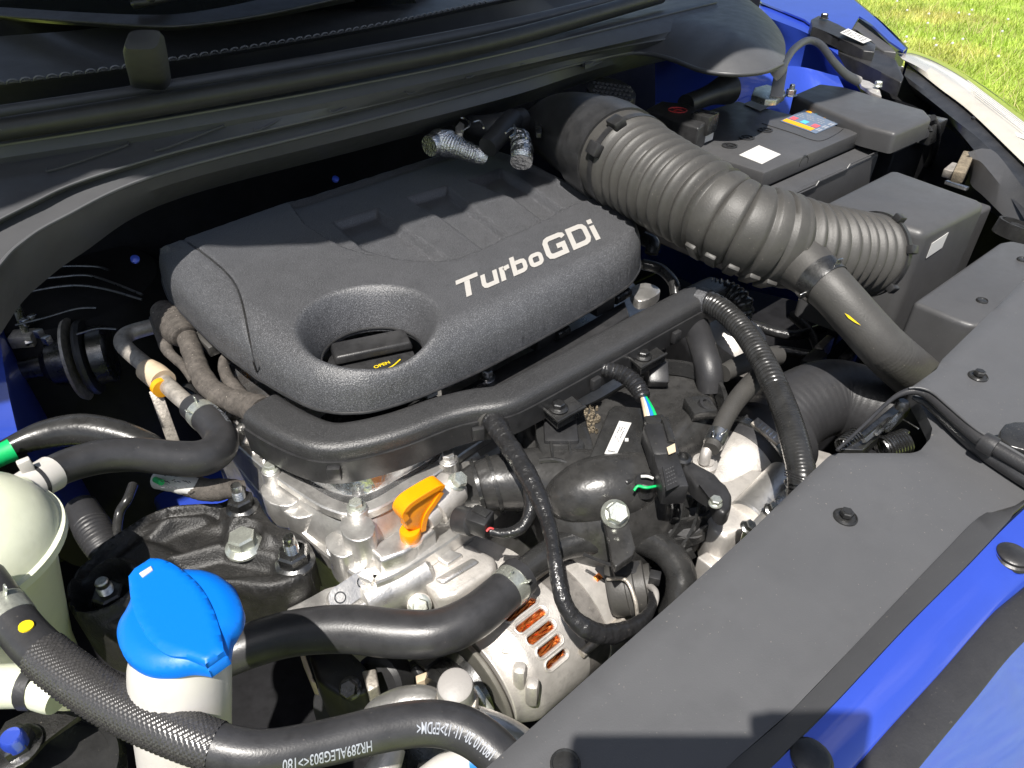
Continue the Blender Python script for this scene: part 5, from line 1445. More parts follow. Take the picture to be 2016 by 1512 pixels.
for an in (.75, -.2, -1.0):
    i = id_ + 4; T, n, b = frb2[i]; v = (CAM - C[i]); v = (v - T * v.dot(T)).normalized(); w_ = T.cross(v); dirn = (v * math.cos(an) + w_ * math.sin(an)).normalized()
    b2 = new(); add_box(b2, C[i] + dirn * (R[i] * 1.08), (.012, .010, .008), (T, dirn.cross(T), dirn), .0015); part(b2, 'clamp_tab', 'dark_plastic', cl_)
# black resonator elbow before the bellows
rs = thing('intake_elbow', 'smooth black intake elbow between the turbo and the ribbed hose', 'elbow', at(1150, 260, .84))
part(hose_bm([(1036, 272, .90, 60), (1062, 258, .915, 92), (1100, 254, .928, 130), (1145, 268, .935, 160), (1190, 292, .935, 182), (1226, 314, .935, 184)], step=.004, seg=44), 'elbow_body', 'dark_plastic', rs)
C2, R2, s2 = px_path([(1178, 286, .935, 186), (1196, 296, .935, 192), (1222, 312, .935, 194)], step=.004); b2 = new(); add_tube(b2, C2, R2, 44); part(b2, 'elbow_collar', 'dark_plastic', rs)
b2 = prism_px([(1155, 168), (1180, 152), (1215, 156), (1240, 170), (1252, 188), (1236, 200), (1206, 200), (1170, 188)], .945, .012, .002, 3, 4); fc = part(b2, 'honeycomb_disc', 'dark_plastic', rs)
b2 = new()
for i in range(9):
    for j in range(5):
        x, y = 1170 + i * 8.5 + (j % 2) * 4, 162 + j * 8 + i * 1.2
        add_lathe(b2, at(x, y, .946), (0, 0, 1), [(.0035, -.001), (.0035, .0012), (.0026, .0012), (.0026, -.0005)], 6)
part(b2, 'honeycomb', 'box_plastic', fc)
# branch hose from the bellows down to the radiator side
bh2, C, R, s = hose_thing('branch_air_hose', 'grey black hose branching off the ribbed intake hose under a steel clamp', [(1530, 470, .905, 130), (1565, 505, .90, 118), (1600, 538, .895, 100), (1640, 574, .888, 90), (1690, 630, .868, 90), (1740, 685, .844, 92), (1790, 730, .812, 94), (1835, 770, .778, 94), (1880, 815, .74, 94)], 'dusty_rubber', step=.0015, fn=lambda x, r: r * (1 + (.012 * math.sin(x * 1700) if x > .17 else 0)))
j0 = near(C, 1608, 546); j1 = near(C, 1640, 576)
cl_ = band(C, R, j0, j0 + (j1 - j0) * 2 // 3, 1.045, 'dark_steel', bh2, 'clamp', 36)
for an in (.9, -1.0):
    i = (j0 + j1) // 2; T, n, b = frames(C)[i]; v = (CAM - C[i]); v = (v - T * v.dot(T)).normalized(); w_ = T.cross(v); dirn = (v * math.cos(an) + w_ * math.sin(an)).normalized()
    b2 = new(); add_box(b2, C[i] + dirn * (R[i] * 1.12), (.008, .0015, .010), (dirn.cross(T), T, dirn), .0004); part(b2, 'clamp_ear', 'steel', cl_)
i = near(C, 1680, 618); T, n, b = frames(C)[i]; v = (CAM - C[i]); v = (v - T * v.dot(T)).normalized(); w_ = T.cross(v)
b2 = new(); mk = []
for t, an in ((-.009, .07), (-.003, .09), (.005, .00), (.010, -.09), (.003, -.05), (-.005, -.0)):
    dirn = (v * math.cos(an + .15) + w_ * math.sin(an + .15)); mk.append(b2.verts.new(C[i] + T * t + dirn * (R[i] * 1.013 + .0007)))
b2.faces.new(mk); part(b2, 'yellow_mark', 'yellow', bh2, smooth=False)
# boost duct to the throttle body, wide and dark
bd, C, R, s = hose_thing('boost_air_duct', 'broad dark ribbed air duct running from the throttle body to the front', [(1490, 890, .722, 160), (1530, 836, .735, 160), (1580, 800, .745, 152), (1640, 782, .748, 150), (1720, 806, .742, 150), (1800, 840, .73, 150), (1860, 880, .70, 150)], 'rubber', step=.0012, fn=lambda x, r: r * (1 + (.002 * math.sin(x * 800))), seg=40)
# ================================================================ battery
ZB = .868
Bc = at(1505, 340, ZB); BX, BY = .286, .245
bt = thing('car_battery', 'black car battery with white label, blue warning sticker and round plugs', 'battery', Bc + Vector((BX / 2, BY / 2, -.19)))
b2 = new(); add_box(b2, Bc + Vector((BX / 2, BY / 2, -.013)), (BX, BY, .026), bevel=.003); part(b2, 'battery_lid', 'box_plastic', bt)
b2 = new(); add_box(b2, Bc + Vector((BX / 2, BY / 2 + .002, -.10)), (BX - .012, BY - .012, .16), bevel=.003); part(b2, 'battery_case', 'dark_plastic', bt)
# raised centre field of the lid with its rounded end groove
def lid_pt(x, y, dz=0): return at(x, y, ZB + dz)
grv = [(1398, 222), (1395, 206), (1440, 192), (1475, 186)]
def line_on(P, z, r, name, material, par, close=False):
    b3 = new(); W_ = [Vector(c) for c in spline(pts(P, z), 5)]; add_tube(b3, W_, r, 6); return part(b3, name, material, par)
line_on([(1500, 243), (1560, 262), (1600, 276), (1622, 276), (1650, 262), (1660, 254)], ZB + .0002, .0008, 'lid_groove', 'gloss_plastic', bt)
for x, y in ((1436, 288), (1470, 272), (1506, 257)):
    p = at(x, y, ZB)
    b2 = new(); add_lathe(b2, p, (0, 0, 1), [(.0125, -.001), (.0125, .0020), (.0100, .0020), (.0100, .0004), (.001, .0004)], 24); pl_ = part(b2, 'cell_plug', 'dark_plastic', bt)
    b2 = new(); add_box(b2, p + Vector((0, 0, .0012)), (.013, .0024, .0012)); add_box(b2, p + Vector((0, 0, .0017)), (.0024, .013, .0012)); part(b2, 'plug_slot', 'dark_plastic', pl_)
part(quad_bm(pts([(1455, 306), (1500, 324), (1537, 305), (1494, 287)], ZB), .001), 'white_label', 'label_white', bt)
st_ = part(quad_bm(pts([(1537, 238), (1594, 260), (1610, 262), (1682, 228), (1676, 222), (1615, 204), (1600, 206)], ZB)[:4] if False else pts([(1536, 239), (1606, 264), (1688, 228), (1612, 204)], ZB), .001), 'warning_sticker', 'label_blue', bt)
qm = quad_map([q + Vector((0, 0, .0015)) for q in pts([(1536, 239), (1606, 264), (1688, 228), (1612, 204)], ZB)])
def patch(u0, v0, u1, v1, material, name='patch', tri=False):
    b3 = new(); P_ = ((u0, v0), (u1, v0), (u1, v1), (u0, v1)) if not tri else ((u0, v0), (u1, v0), ((u0 + u1) / 2, v1))
    b3.faces.new([b3.verts.new(qm(u, v)) for u, v in P_]); part(b3, name, material, st_, smooth=False)
patch(.03, .02, .83, .13, 'amber', 'amber_bar')
patch(.06, .16, .22, .27, 'pink'); patch(.36, .16, .52, .27, 'cyan'); patch(.66, .16, .82, .27, 'pink')
patch(.08, .55, .24, .74, 'amber', 'warning_triangle', True); patch(.32, .58, .48, .70, 'cyan'); patch(.58, .55, .74, .74, 'amber', 'warning_triangle', True)
b3 = new()
for r_ in range(3):
    for c_ in range(10):
        u_, v_ = .08 + c_ * .072, .33 + r_ * .055
        if (c_ + r_) % 4 == 3: continue
        b3.faces.new([b3.verts.new(qm(u_ + a, v_ + b_)) for a, b_ in ((0, 0), (.05, 0), (.05, .022), (0, .022))])
for r_ in range(6):
    v_ = .08 + r_ * .145
    for u_ in (.87, .935): b3.faces.new([b3.verts.new(qm(u_ + a, v_ + b_)) for a, b_ in ((0, 0), (.045, 0), (.045, .10), (0, .10))])
for r_ in range(3):
    for c_ in range(8):
        u_, v_ = .12 + c_ * .08, .80 + r_ * .055
        b3.faces.new([b3.verts.new(qm(u_ + a, v_ + b_)) for a, b_ in ((0, 0), (.055, 0), (.055, .022), (0, .022))])
part(b3, 'sticker_print', 'print_white', st_, smooth=False)
# handle lugs along the front lip
for x, y in ((1580, 312), (1650, 278)):
    b2 = new(); p = at(x, y, ZB - .006); add_tube(b2, [p + Vector((.012 * math.cos(t), -.002, .010 * math.sin(t) - .006)) for t in np.linspace(-.3, math.pi + .3, 12)], .0022, 8); part(b2, 'carry_lug', 'gloss_plastic', bt)
# silver sticker by the negative pole
part(quad_bm(pts([(1464, 206), (1496, 220), (1527, 206), (1496, 193)], ZB), .002), 'silver_sticker', 'label_white', bt)
# carrier
bc = thing('battery_carrier', 'black plastic battery carrier tray with stepped rim', 'battery tray', Bc + Vector((BX / 2, BY / 2, -.22)))
P_ = [(1520, 378), (1606, 338), (1612, 328), (1668, 304), (1672, 296), (1730, 272)]
rows = [[Bc + Vector((0, -.002, -.026)), Bc + Vector((BX / 2, -.002, -.026)), Bc + Vector((BX + .01, -.002, -.026))],
        [Bc + Vector((-.004, -.028, -.030)), Bc + Vector((BX / 2, -.030, -.030)), Bc + Vector((BX + .012, -.032, -.030))],
        [Bc + Vector((-.004, -.031, -.034)), Bc + Vector((BX / 2, -.033, -.034)), Bc + Vector((BX + .012, -.035, -.034))],
        [Bc + Vector((-.002, -.030, -.12)), Bc + Vector((BX / 2, -.032, -.12)), Bc + Vector((BX + .010, -.034, -.12))]]
part(loft(rows, 30), 'carrier_wall', 'box_plastic', bc, angle=25)
b2 = new(); zz = [Vector((-.004, -.0335, -.036)), Vector((.10, -.0345, -.036)), Vector((.106, -.0345, -.030)), Vector((.19, -.0355, -.030)), Vector((.196, -.0355, -.024)), Vector((BX + .012, -.0365, -.024))]
add_tube(b2, [Bc + v for v in zz], .0013, 6); part(b2, 'carrier_rim', 'box_plastic', bc)
b2 = new(); add_box(b2, Bc + Vector((BX + .005, BY / 2 - .02, -.08)), (.008, BY + .02, .10), bevel=.002); part(b2, 'carrier_end', 'box_plastic', bc)
# negative terminal with its grey lead
nt_ = thing('battery_terminal', 'silver battery terminal clamp with a grey lug and bolts', 'terminal', at(1510, 190, .87))
part(prism_px([(1480, 186), (1486, 172), (1510, 166), (1530, 172), (1546, 186), (1530, 196), (1506, 196)], .894, .010, .0015), 'clamp_plate', 'zinc', nt_)
part(obox_bm((1528, 192, .895), (1538, 135, .925), 24, .004, .001), 'lug_plate', 'grey_cap', nt_)
for x, y, r_ in ((1536, 190, .010), (1556, 188, .012)):
    b2 = new(); p = at(x, y, .884); add_hexbolt(b2, p, (0, 0, 1), r_ * 1.3, .010, r_); add_lathe(b2, p, (0, 0, 1), [(r_ * .4, .01), (r_ * .4, .018), (r_ * .3, .02)], 12); part(b2, 'terminal_bolt', 'steel', nt_, angle=30)
gl, C, R, s = hose_thing('earth_cable', 'grey battery earth cable arching over to the inner wing', [(1522, 150, .925, 24), (1535, 138, .935, 24), (1548, 118, .945, 15), (1565, 95, .952, 14), (1590, 80, .952, 14), (1615, 88, .945, 14), (1640, 120, .925, 14), (1665, 146, .90, 16), (1690, 160, .885, 18)], 'grey_cap', step=.003)
b2 = prism_px([(1690, 154), (1712, 160), (1722, 166), (1732, 178), (1736, 190), (1716, 182), (1696, 168)], .876, .006, .001); lug_ = part(b2, 'earth_lug', 'cast_aluminium', gl)
hexbolt(at(1728, 170, .880), (0, 0, 1), .012, .008, 'zinc', lug_, .008)
# positive pole cover
pc_ = thing('positive_pole_cover', 'dark plastic battery pole cover with a red plus mark', 'pole cover', at(1340, 240, .86))
part(prism_px([(1272, 214), (1302, 198), (1356, 204), (1402, 232), (1376, 252), (1330, 238)], .906, .04, .004), 'cover_box', 'dark_plastic', pc_)
part(obox_bm((1376, 246, .90), (1396, 236, .90), 40, .03, .002), 'cover_flap', 'gloss_plastic', pc_)
part(quad_bm([at_y(1381, 281, at(1390, 262, .885).y), at_y(1399, 273, at(1390, 262, .885).y), at_y(1402, 254, at(1390, 262, .885).y), at_y(1383, 262, at(1390, 262, .885).y)], .004), 'cover_label', 'label_white', pc_)
p = at(1334, 217, .9065)
b2 = new(); add_tube(b2, [p + Vector((.0145 * math.cos(t), .0145 * math.sin(t), .0004)) for t in np.linspace(0, 2 * math.pi, 33)], .0009, 6, caps=False)
add_box(b2, p + Vector((0, 0, .0006)), (.018, .0022, .0008)); add_box(b2, p + Vector((0, 0, .0012)), (.0022, .018, .0008)); part(b2, 'plus_mark', 'red_print', pc_)
# black tube behind the battery
hose_thing('breather_tube', 'short black breather tube with a collar behind the battery', [(1350, 206, .90, 38), (1390, 190, .90, 38), (1410, 182, .90, 46), (1428, 176, .90, 58), (1436, 174, .90, 58)], 'dark_plastic', step=.003, cat='tube')
# fuse box
fb = thing('fuse_box', 'black fuse box with a smooth stepped lid beside the battery', 'fuse box', at(1720, 230, .76))
part(prism_px([(1560, 186), (1612, 164), (1660, 170), (1822, 216), (1836, 232), (1764, 262), (1700, 246)], .884, .034, .007, 4), 'fuse_lid', 'box_plastic', fb)
part(prism_px([(1590, 196), (1640, 172), (1836, 228), (1848, 242), (1770, 278), (1708, 264)], .846, .02, .004, 3), 'fuse_rim', 'box_plastic', fb)
part(prism_px([(1610, 215), (1640, 192), (1822, 246), (1832, 258), (1766, 288), (1720, 275)], .818, .10, .004, 3), 'fuse_base', 'dark_plastic', fb)
for x, y in ((1828, 240), (1800, 262)):
    b2 = new(); p = at(x, y, .862); add_tube(b2, [p + Vector((.004 * math.sin(t), .009 * math.cos(t), -.010 * t / 2)) for t in np.linspace(0, 3.0, 10)], .003, 8); part(b2, 'lid_latch', 'gloss_plastic', fb)
part(obox_bm((1815, 262, .83), (1840, 250, .83), 40, .04, .003), 'fuse_socket', 'gloss_plastic', fb)
b2 = new(); C3 = [Vector(c) for c in spline(pts([(1835, 232, .86), (1845, 260, .83), (1838, 300, .78), (1825, 330, .72)]), 5)]; add_tube(b2, C3, .007, 10); part(b2, 'fuse_cable', 'tape', fb)
# headlight back housing with foam, right of the air box
hh = thing('headlight_housing', 'black moulded headlight rear housing with brown foam beside the air box', 'housing', at(1940, 350, .70))
rows = [pts([(1905, 300, .84), (1935, 292, .845), (1960, 300, .845), (2000, 350, .84), (2040, 410, .83)]), pts([(1912, 312, .83), (1930, 318, .835), (1950, 340, .832), (1990, 390, .82), (2040, 450, .81)]),
        pts([(1905, 350, .80), (1915, 368, .80), (1935, 385, .80), (1975, 425, .80), (2040, 490, .80)]), pts([(1895, 370, .74), (1905, 390, .74), (1930, 405, .74), (1975, 440, .74), (2040, 520, .74)])]
part(loft(rows, 20), 'housing_shell', 'box_plastic', hh, angle=30)
part(obox_bm((1885, 350, .815), (1905, 308, .825), 22, .02, .003), 'foam', 'brown_foam', hh)
part(obox_bm((1870, 345, .81), (1888, 330, .815), 30, .015, .002), 'bracket', 'dirty_steel', hh)
part(obox_bm((1862, 358, .812), (1905, 372, .812), 10, .006, .001), 'clip', 'steel', hh)
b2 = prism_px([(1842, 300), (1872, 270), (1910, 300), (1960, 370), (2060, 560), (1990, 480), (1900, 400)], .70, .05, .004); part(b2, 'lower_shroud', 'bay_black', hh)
# ================================================================ intake manifold
im = thing('intake_manifold', 'glossy black plastic intake manifold with label, ribs and bolts', 'intake manifold', at(1230, 930, .62))
MOUT = [(1008, 838), (1060, 812), (1150, 786), (1230, 742), (1290, 724), (1350, 726), (1392, 740), (1416, 770), (1426, 815), (1420, 850), (1392, 866), (1352, 900), (1340, 950), (1330, 1000), (1280, 1026), (1220, 1046), (1140, 1036), (1085, 1010), (1060, 960), (1030, 900)]
Wm2 = [Vector(p) for p in spline(pts(MOUT, .765), 5, closed=True)]
RID = [(q.x, q.y) for q in pts([(1190, 960), (1240, 965), (1290, 930), (1330, 880), (1380, 800)], .78)]
def man_z(X, Y):
    de, _ = seg_dist(X, Y, [(w.x, w.y) for w in Wm2]); dr, _ = seg_dist(X, Y, RID, closed=False)
    return .752 + .020 * (1 - (1 - np.clip(de / .022, 0, 1)) ** 2) + .016 * np.exp(-(dr / .020) ** 2)
part(field(Wm2, man_z, .006, skirt=.06, edge=.005), 'plenum', 'gloss_plastic', im, angle=60)
# rear lobe with its moulded parting line
C = [Vector(c) for c in spline(pts([(1300, 716, .786), (1352, 722, .786), (1394, 738, .784), (1420, 770, .78), (1428, 815, .776), (1424, 852, .772), (1396, 872, .768)]), 6)]
b2 = new(); add_tube(b2, C, .004, prof=[(1.4, -.6), (1.4, .6), (-3, .6), (-3, -.6)]); part(b2, 'parting_rim', 'gloss_plastic', im, angle=25)
part(obox_bm((1354, 806, .792), (1402, 800, .792), 52, .012, .002), 'bolt_pad', 'gloss_plastic', im)
b2 = new(); add_lathe(b2, at(1390, 796, .798), (.1, -.4, .9), [(.008, -.004), (.008, .002), (.005, .002), (.005, -.001), (.001, -.001)], 20); part(b2, 'bolt_hole', 'dark_plastic', im)
# left runner towards the cam plug
part(hose_bm([(905, 972, .748, 70), (945, 958, .752, 100), (1000, 948, .755, 116), (1060, 945, .757, 130), (1120, 955, .757, 150), (1180, 968, .757, 165)], step=.004, seg=32), 'runner', 'gloss_plastic', im)
for x, y, w in ((940, 958, 112), (972, 952, 120), (1004, 947, 126)):
    C, R, s = px_path([(x - 3, y + 1, .7535, w), (x + 4, y - 1, .754, w)], step=.002); b2 = new(); add_tube(b2, C, R, 28); part(b2, 'runner_rib', 'gloss_plastic', im)
# label block
LB = [(1158, 902), (1198, 806), (1210, 796), (1272, 802), (1270, 900), (1262, 934), (1236, 952), (1196, 930)]
part(prism_px(LB, .800, .05, .003), 'label_block', 'gloss_plastic', im)
LQ = pts([(1190, 894), (1213, 898), (1243, 834), (1219, 830)], .800)
lb = part(quad_bm(LQ, .001), 'label', 'label_white', im)
qm2 = quad_map([q + Vector((0, 0, .0016)) for q in LQ])
b3 = new(); random.seed(4)
for i in range(3):
    for j in range(9):
        if random.random() < .3: continue
        u_, v_ = .25 + i * .2, .38 + j * .05
        b3.faces.new([b3.verts.new(qm2(u_ + a, v_ + b_)) for a, b_ in ((0, 0), (.07, 0), (.07, .03), (0, .03))])
for j in range(5): b3.faces.new([b3.verts.new(qm2(.2 + j * .12 + a, .06 + b_)) for a, b_ in ((0, 0), (.08, 0), (.08, .03), (0, .03))])
part(b3, 'label_print', 'print_dark', lb, smooth=False)
part(quad_bm(pts([(1230, 864), (1237, 864), (1237, 870), (1230, 870)], .80), .001), 'white_dot', 'label_white', im)
# posts and webs under the duct trays
part(obox_bm((1140, 860, .775), (1160, 930, .765), 26, .04, .003), 'web', 'gloss_plastic', im)
part(hose_bm([(1062, 908, .79, 12), (1090, 906, .792, 12), (1120, 915, .79, 10), (1138, 940, .785, 6)], step=.003, seg=8), 'fin', 'gloss_plastic', im)
b2 = new(); random.seed(3)
for i in range(70):
    x, y = random.uniform(1140, 1180), random.uniform(800, 850); p = at(x, y, .775)
    add_box(b2, p, (.002, .002, .004))
o_ = part(b2, 'vent_mesh', 'brown_foam', im, smooth=False); o_['kind'] = 'stuff'
# ribbed lower right end
b2 = new(); rows = [pts([(1275, 985), (1330, 960), (1400, 975), (1420, 1000)], .752), pts([(1270, 1040), (1320, 1050), (1370, 1060), (1400, 1040)], .735), pts([(1275, 1090), (1310, 1105), (1350, 1100), (1380, 1075)], .70)]
part(loft(rows, 16), 'ribbed_end', 'dark_plastic', im)
for P_ in ([(1275, 1050), (1310, 1010), (1322, 965)], [(1300, 1085), (1340, 1030), (1350, 965)], [(1330, 1100), (1368, 1040), (1382, 985)], [(1290, 1010), (1330, 1028), (1385, 1020), (1412, 1000)], [(1280, 1055), (1320, 1068), (1370, 1058), (1400, 1035)], [(1335, 975), (1360, 985), (1395, 978)], [(1300, 1095), (1330, 1102), (1365, 1085)]):
    C = [Vector(c) for c in spline(pts([(x, y, .765 - max(0, y - 985) * .00045) for x, y in P_]), 6)]
    b2 = new(); add_tube(b2, C, .004, prof=[(1.3, -.35), (1.3, .35), (-2.0, .5), (-2.0, -.5)]); part(b2, 'rib', 'gloss_plastic', im, angle=25)
part(prism_px([(1342, 920), (1352, 906), (1368, 908), (1402, 938), (1430, 952), (1442, 974), (1440, 1000), (1426, 1012), (1410, 1002), (1404, 978), (1370, 956)], .800, .016, .0035, 3), 'clamp_arm', 'dark_plastic', im)
hexbolt(at(1408, 992, .802), (0, 0, 1), .009, .005, 'zinc', im, .006)
hexbolt(at(1210, 1012, .792), (-.3, -.5, .8), .017, .010, 'zinc', im, .0125, fh=.0035)
# bracket strap below the bolt
sb = [(1184, 1002), (1192, 990), (1210, 984), (1228, 992), (1236, 1020), (1252, 1075), (1246, 1092), (1212, 1116), (1204, 1100), (1198, 1060)]
part(prism_px(sb, .786, .008, .0015), 'strap_bracket', 'dark_plastic', im)
part(hose_bm([(1150, 1092, .765, 8), (1190, 1108, .772, 8), (1212, 1114, .776, 8)], step=.003, seg=8), 'strap_edge', 'dark_plastic', im)
# ---- manifold pressure sensor and plug
ms = thing('manifold_sensor', 'black pressure sensor and plug standing on the intake manifold', 'sensor', at(1305, 920, .77))
part(obox_bm((1284, 830, .810), (1294, 850, .810), 40, .018, .002), 'plug_top', 'gloss_plastic', ms)
part(obox_bm((1288, 848, .814), (1310, 912, .81), 54, .024, .004), 'plug_body', 'dark_plastic', ms)
part(obox_bm((1308, 826, .824), (1322, 872, .824), 14, .008, .001), 'plug_lock', 'gloss_plastic', ms)
part(quad_bm(pts([(1312, 884), (1328, 876), (1330, 892), (1316, 898)], .8225), .002), 'plug_print', 'tan', ms)
part(obox_bm((1306, 908, .81), (1328, 976, .81), 50, .022, .002), 'sensor_body', 'dark_plastic', ms)
Q_ = pts([(1312, 968), (1338, 956), (1328, 908), (1304, 920)], .8222)
sq = part(quad_bm(Q_, .001), 'sensor_plate', 'dark_plastic', ms); qm3 = quad_map([q + Vector((0, 0, .0016)) for q in Q_]); b3 = new()
for j in range(5):
    for i in range(4): b3.faces.new([b3.verts.new(qm3(.15 + i * .18 + a, .15 + j * .15 + b_)) for a, b_ in ((0, 0), (.11, 0), (.11, .05), (0, .05))])
part(b3, 'sensor_print', 'box_plastic', sq, smooth=False)
b2 = new(); add_lathe(b2, at(1344, 906, .80), (0, 0, 1), [(.008, -.01), (.008, .003), (.005, .004), (.005, .001), (.001, .001)], 20); part(b2, 'screw', 'dark_steel', ms)
b2 = new(); add_lathe(b2, at(1270, 952, .795), (0, 0, 1), [(.010, -.01), (.010, .004), (.008, .006), (.001, .006)], 20); bb_ = part(b2, 'sensor_boss', 'dark_plastic', ms)
part(hose_bm([(1262, 938, .806, 6), (1275, 938, .807, 6), (1286, 942, .806, 6)], step=.002, seg=8), 'paint_dab', 'label_white', ms)
part(hose_bm([(1248, 966, .801, 5), (1256, 957, .803, 6), (1272, 960, .804, 6), (1292, 957, .803, 5)], step=.002, seg=8), 'paint_dab', 'green', ms)

# ================================================================ throttle body
tb = thing('throttle_body', 'cast aluminium throttle body with a silver band clamp', 'throttle body', at(1450, 950, .62))
a_, b_ = at(1405, 975, .74), at(1478, 848, .74); ax = (b_ - a_).normalized()
p0 = at(1432, 925, .735)
b2 = new(); L_ = .0
rr_ = .046
bo = at(1396, 972, .715); be_ = at(1470, 906, .722); ax = (be_ - bo).normalized(); LN = (be_ - bo).length
add_lathe(b2, bo, ax, [(.030, -.025), (.040, -.018), (.043, .0), (.043, LN * .45), (.0455, LN * .5), (.0455, LN * .8), (.042, LN * .84), (.042, LN)], 48); part(b2, 'bore', 'cast_aluminium', tb)
b2 = new(); add_lathe(b2, bo, ax, [(.0475, LN * .98), (.050, LN * 1.0), (.050, LN * 1.14), (.0475, LN * 1.16)], 48); clb = part(b2, 'band_clamp', 'steel', tb)
b2 = new(); add_lathe(b2, bo, ax, [(.0462, LN * .80), (.0482, LN * .9), (.0482, LN * 1.5), (.052, LN * 1.55), (.052, LN * 1.8)], 48); part(b2, 'duct_mouth', 'rubber', tb)
# clamp worm drive with its screw, sitting on the band
rc_ = bo + ax * (LN * 1.07); vv_ = (CAM - rc_); vv_ = (vv_ - ax * vv_.dot(ax)).normalized(); ww_ = ax.cross(vv_)
def ringp(th, r): return rc_ + (vv_ * math.cos(th) + ww_ * math.sin(th)) * r
def ring_near(x, y, r): return min(np.linspace(-2, 2, 161), key=lambda th: (proj(ringp(th, r))[0] - x) ** 2 + (proj(ringp(th, r))[1] - y) ** 2)
t1 = ring_near(1498, 866, .052); t2 = ring_near(1518, 905, .054)
def on_ring(th, r, size, name, material, bev=.0008, dh=0.0):
    p_ = ringp(th, r) + ax * dh; ez = (p_ - ax * dh - rc_).normalized(); ey = ax.cross(ez)
    b3 = new(); add_box(b3, p_, size, (ax, ey, ez), bev); return part(b3, name, material, clb)
on_ring(t1, .0512, (.012, .034, .004), 'worm_housing', 'dirty_steel')
for k_ in range(7): on_ring(t1 + (k_ - 3) * .085, .0536, (.008, .0016, .0014), 'worm_tooth', 'steel', .0003)
p_ = ringp(t2, .054); ez = (p_ - rc_).normalized(); ey = ax.cross(ez) * (1 if ax.cross(ez).dot(UPV) > 0 else -1)
b2 = new(); add_lathe(b2, p_ - ey * .012, (ey + ez * .6), [(.0075, 0), (.0075, .018), (.0092, .0185), (.0092, .025), (.007, .028), (.001, .028)], 24); part(b2, 'clamp_screw', 'zinc', clb)
# vacuum nipple with clip and hose
b2 = new(); C = [Vector(c) for c in spline(pts([(1386, 912, .785), (1390, 892, .795), (1398, 874, .80), (1412, 856, .80)]), 6)]; add_tube(b2, C, .0052, 14); part(b2, 'nipple', 'cast_aluminium', tb)
b2 = new(); add_lathe(b2, at(1387, 914, .779), (0, -.1, 1), [(.012, -.004), (.012, .003), (.008, .004), (.008, .006)], 24); part(b2, 'nipple_base', 'cast_aluminium', tb)
vh, C, R, s = hose_thing('vacuum_hose', 'short grey black vacuum hose clipped onto the throttle body nipple', [(1400, 884, .802, 32), (1412, 858, .805, 34), (1430, 820, .808, 36), (1455, 782, .81, 38), (1490, 745, .812, 40), (1510, 728, .81, 40)], 'dusty_rubber')
clamp_on(C, R, .05, .012, vh, 'steel', True, 1.2)
# valve flange, motor housing and ribs at lower right
part(prism_px([(1380, 940), (1410, 925), (1450, 930), (1500, 920), (1530, 930), (1556, 945), (1560, 965), (1530, 1010), (1490, 1030), (1430, 1060), (1400, 1040), (1390, 990)], .752, .06, .006, 4), 'valve_body', 'cast_aluminium', tb)
b2 = new(); a_, b_ = at(1470, 1025, .745), at(1548, 945, .752); add_lathe(b2, a_, b_ - a_, [(.019, 0), (.021, .002), (.021, (b_ - a_).length), (.018, (b_ - a_).length + .003)], 36); part(b2, 'motor_housing', 'aluminium', tb)
part(prism_px([(1462, 1040), (1480, 1028), (1552, 952), (1564, 964), (1556, 984), (1490, 1050)], .768, .03, .002), 'motor_cover', 'aluminium', tb)
for x, y in ((1516, 1005), (1555, 955), (1470, 1040)):
    hexbolt(at(x, y, .772), (.2, -.4, .85), .010, .006, 'steel', tb, .007)
for P_ in ([(1400, 1060), (1420, 1045), (1450, 1062), (1428, 1080)], [(1392, 1090), (1412, 1068), (1440, 1085), (1420, 1108)], [(1372, 1096), (1392, 1084), (1420, 1108), (1404, 1120)], [(1432, 1076), (1452, 1060), (1466, 1070), (1444, 1090)]):
    part(prism_px(P_, .722, .03, .002), 'valve_lug', 'cast_aluminium', tb)
part(prism_px([(1562, 905), (1600, 880), (1642, 892), (1636, 900), (1580, 950), (1556, 930)], .70, .05, .004), 'support_bracket', 'cast_aluminium', tb)
# hoses behind the manifold
single(hose_bm([(1370, 640, .80, 52), (1385, 690, .80, 52), (1396, 730, .79, 54), (1398, 770, .77, 50)], step=.004), 'breather_hose', 'rubber', 'dark breather hose dropping behind the intake manifold', 'hose')
single(hose_bm([(1424, 735, .79, 36), (1450, 722, .79, 38), (1490, 706, .79, 40), (1530, 700, .78, 40)], step=.004), 'purge_hose', 'dusty_rubber', 'short dusty hose with pale rim right of the manifold', 'hose')
b2 = new(); add_lathe(b2, at(1430, 690, .74), (.3, -.3, .9), [(.05, 0), (.05, .02), (.035, .03), (.03, .04), (.001, .04)], 32); single(b2, 'purge_pump', 'cast_aluminium', 'pale round metal housing behind the corrugated conduit', 'housing')
# ================================================================ alternator
al = thing('alternator', 'cream cast alternator with slots over copper windings', 'alternator', at(1080, 1290, .55))
R0 = .060
ps = at(1042, 1272, .705); nrm = Vector((0, -.50, .866)); ctr = ps - nrm * R0
h0 = at(990, 1316, .70).x - ctr.x; h1 = at(1112, 1206, .70).x - ctr.x
def cyl(h, a, r):   # a measured from the side facing the camera
    w = nrm * math.cos(a) + Vector((0, nrm.z, -nrm.y)) * math.sin(a)
    return ctr + Vector((h, 0, 0)) + w * r
NH, NA = 72, 280
slots = []
for k in range(5): slots.append(.50 - k * .225)
grid = [[None] * NA for _ in range(NH)]
b2 = new()
hs = np.linspace(h0 - .004, h1, NH); As = np.linspace(-math.pi, math.pi, NA, endpoint=False)
def rad(h):
    t = (h - h0) / (h1 - h0); return R0 * (.84 + .16 * float(sstep(np.array(t), 0, .30)))
for i, h in enumerate(hs):
    for j, a in enumerate(As): grid[i][j] = b2.verts.new(cyl(h, a, rad(h)))
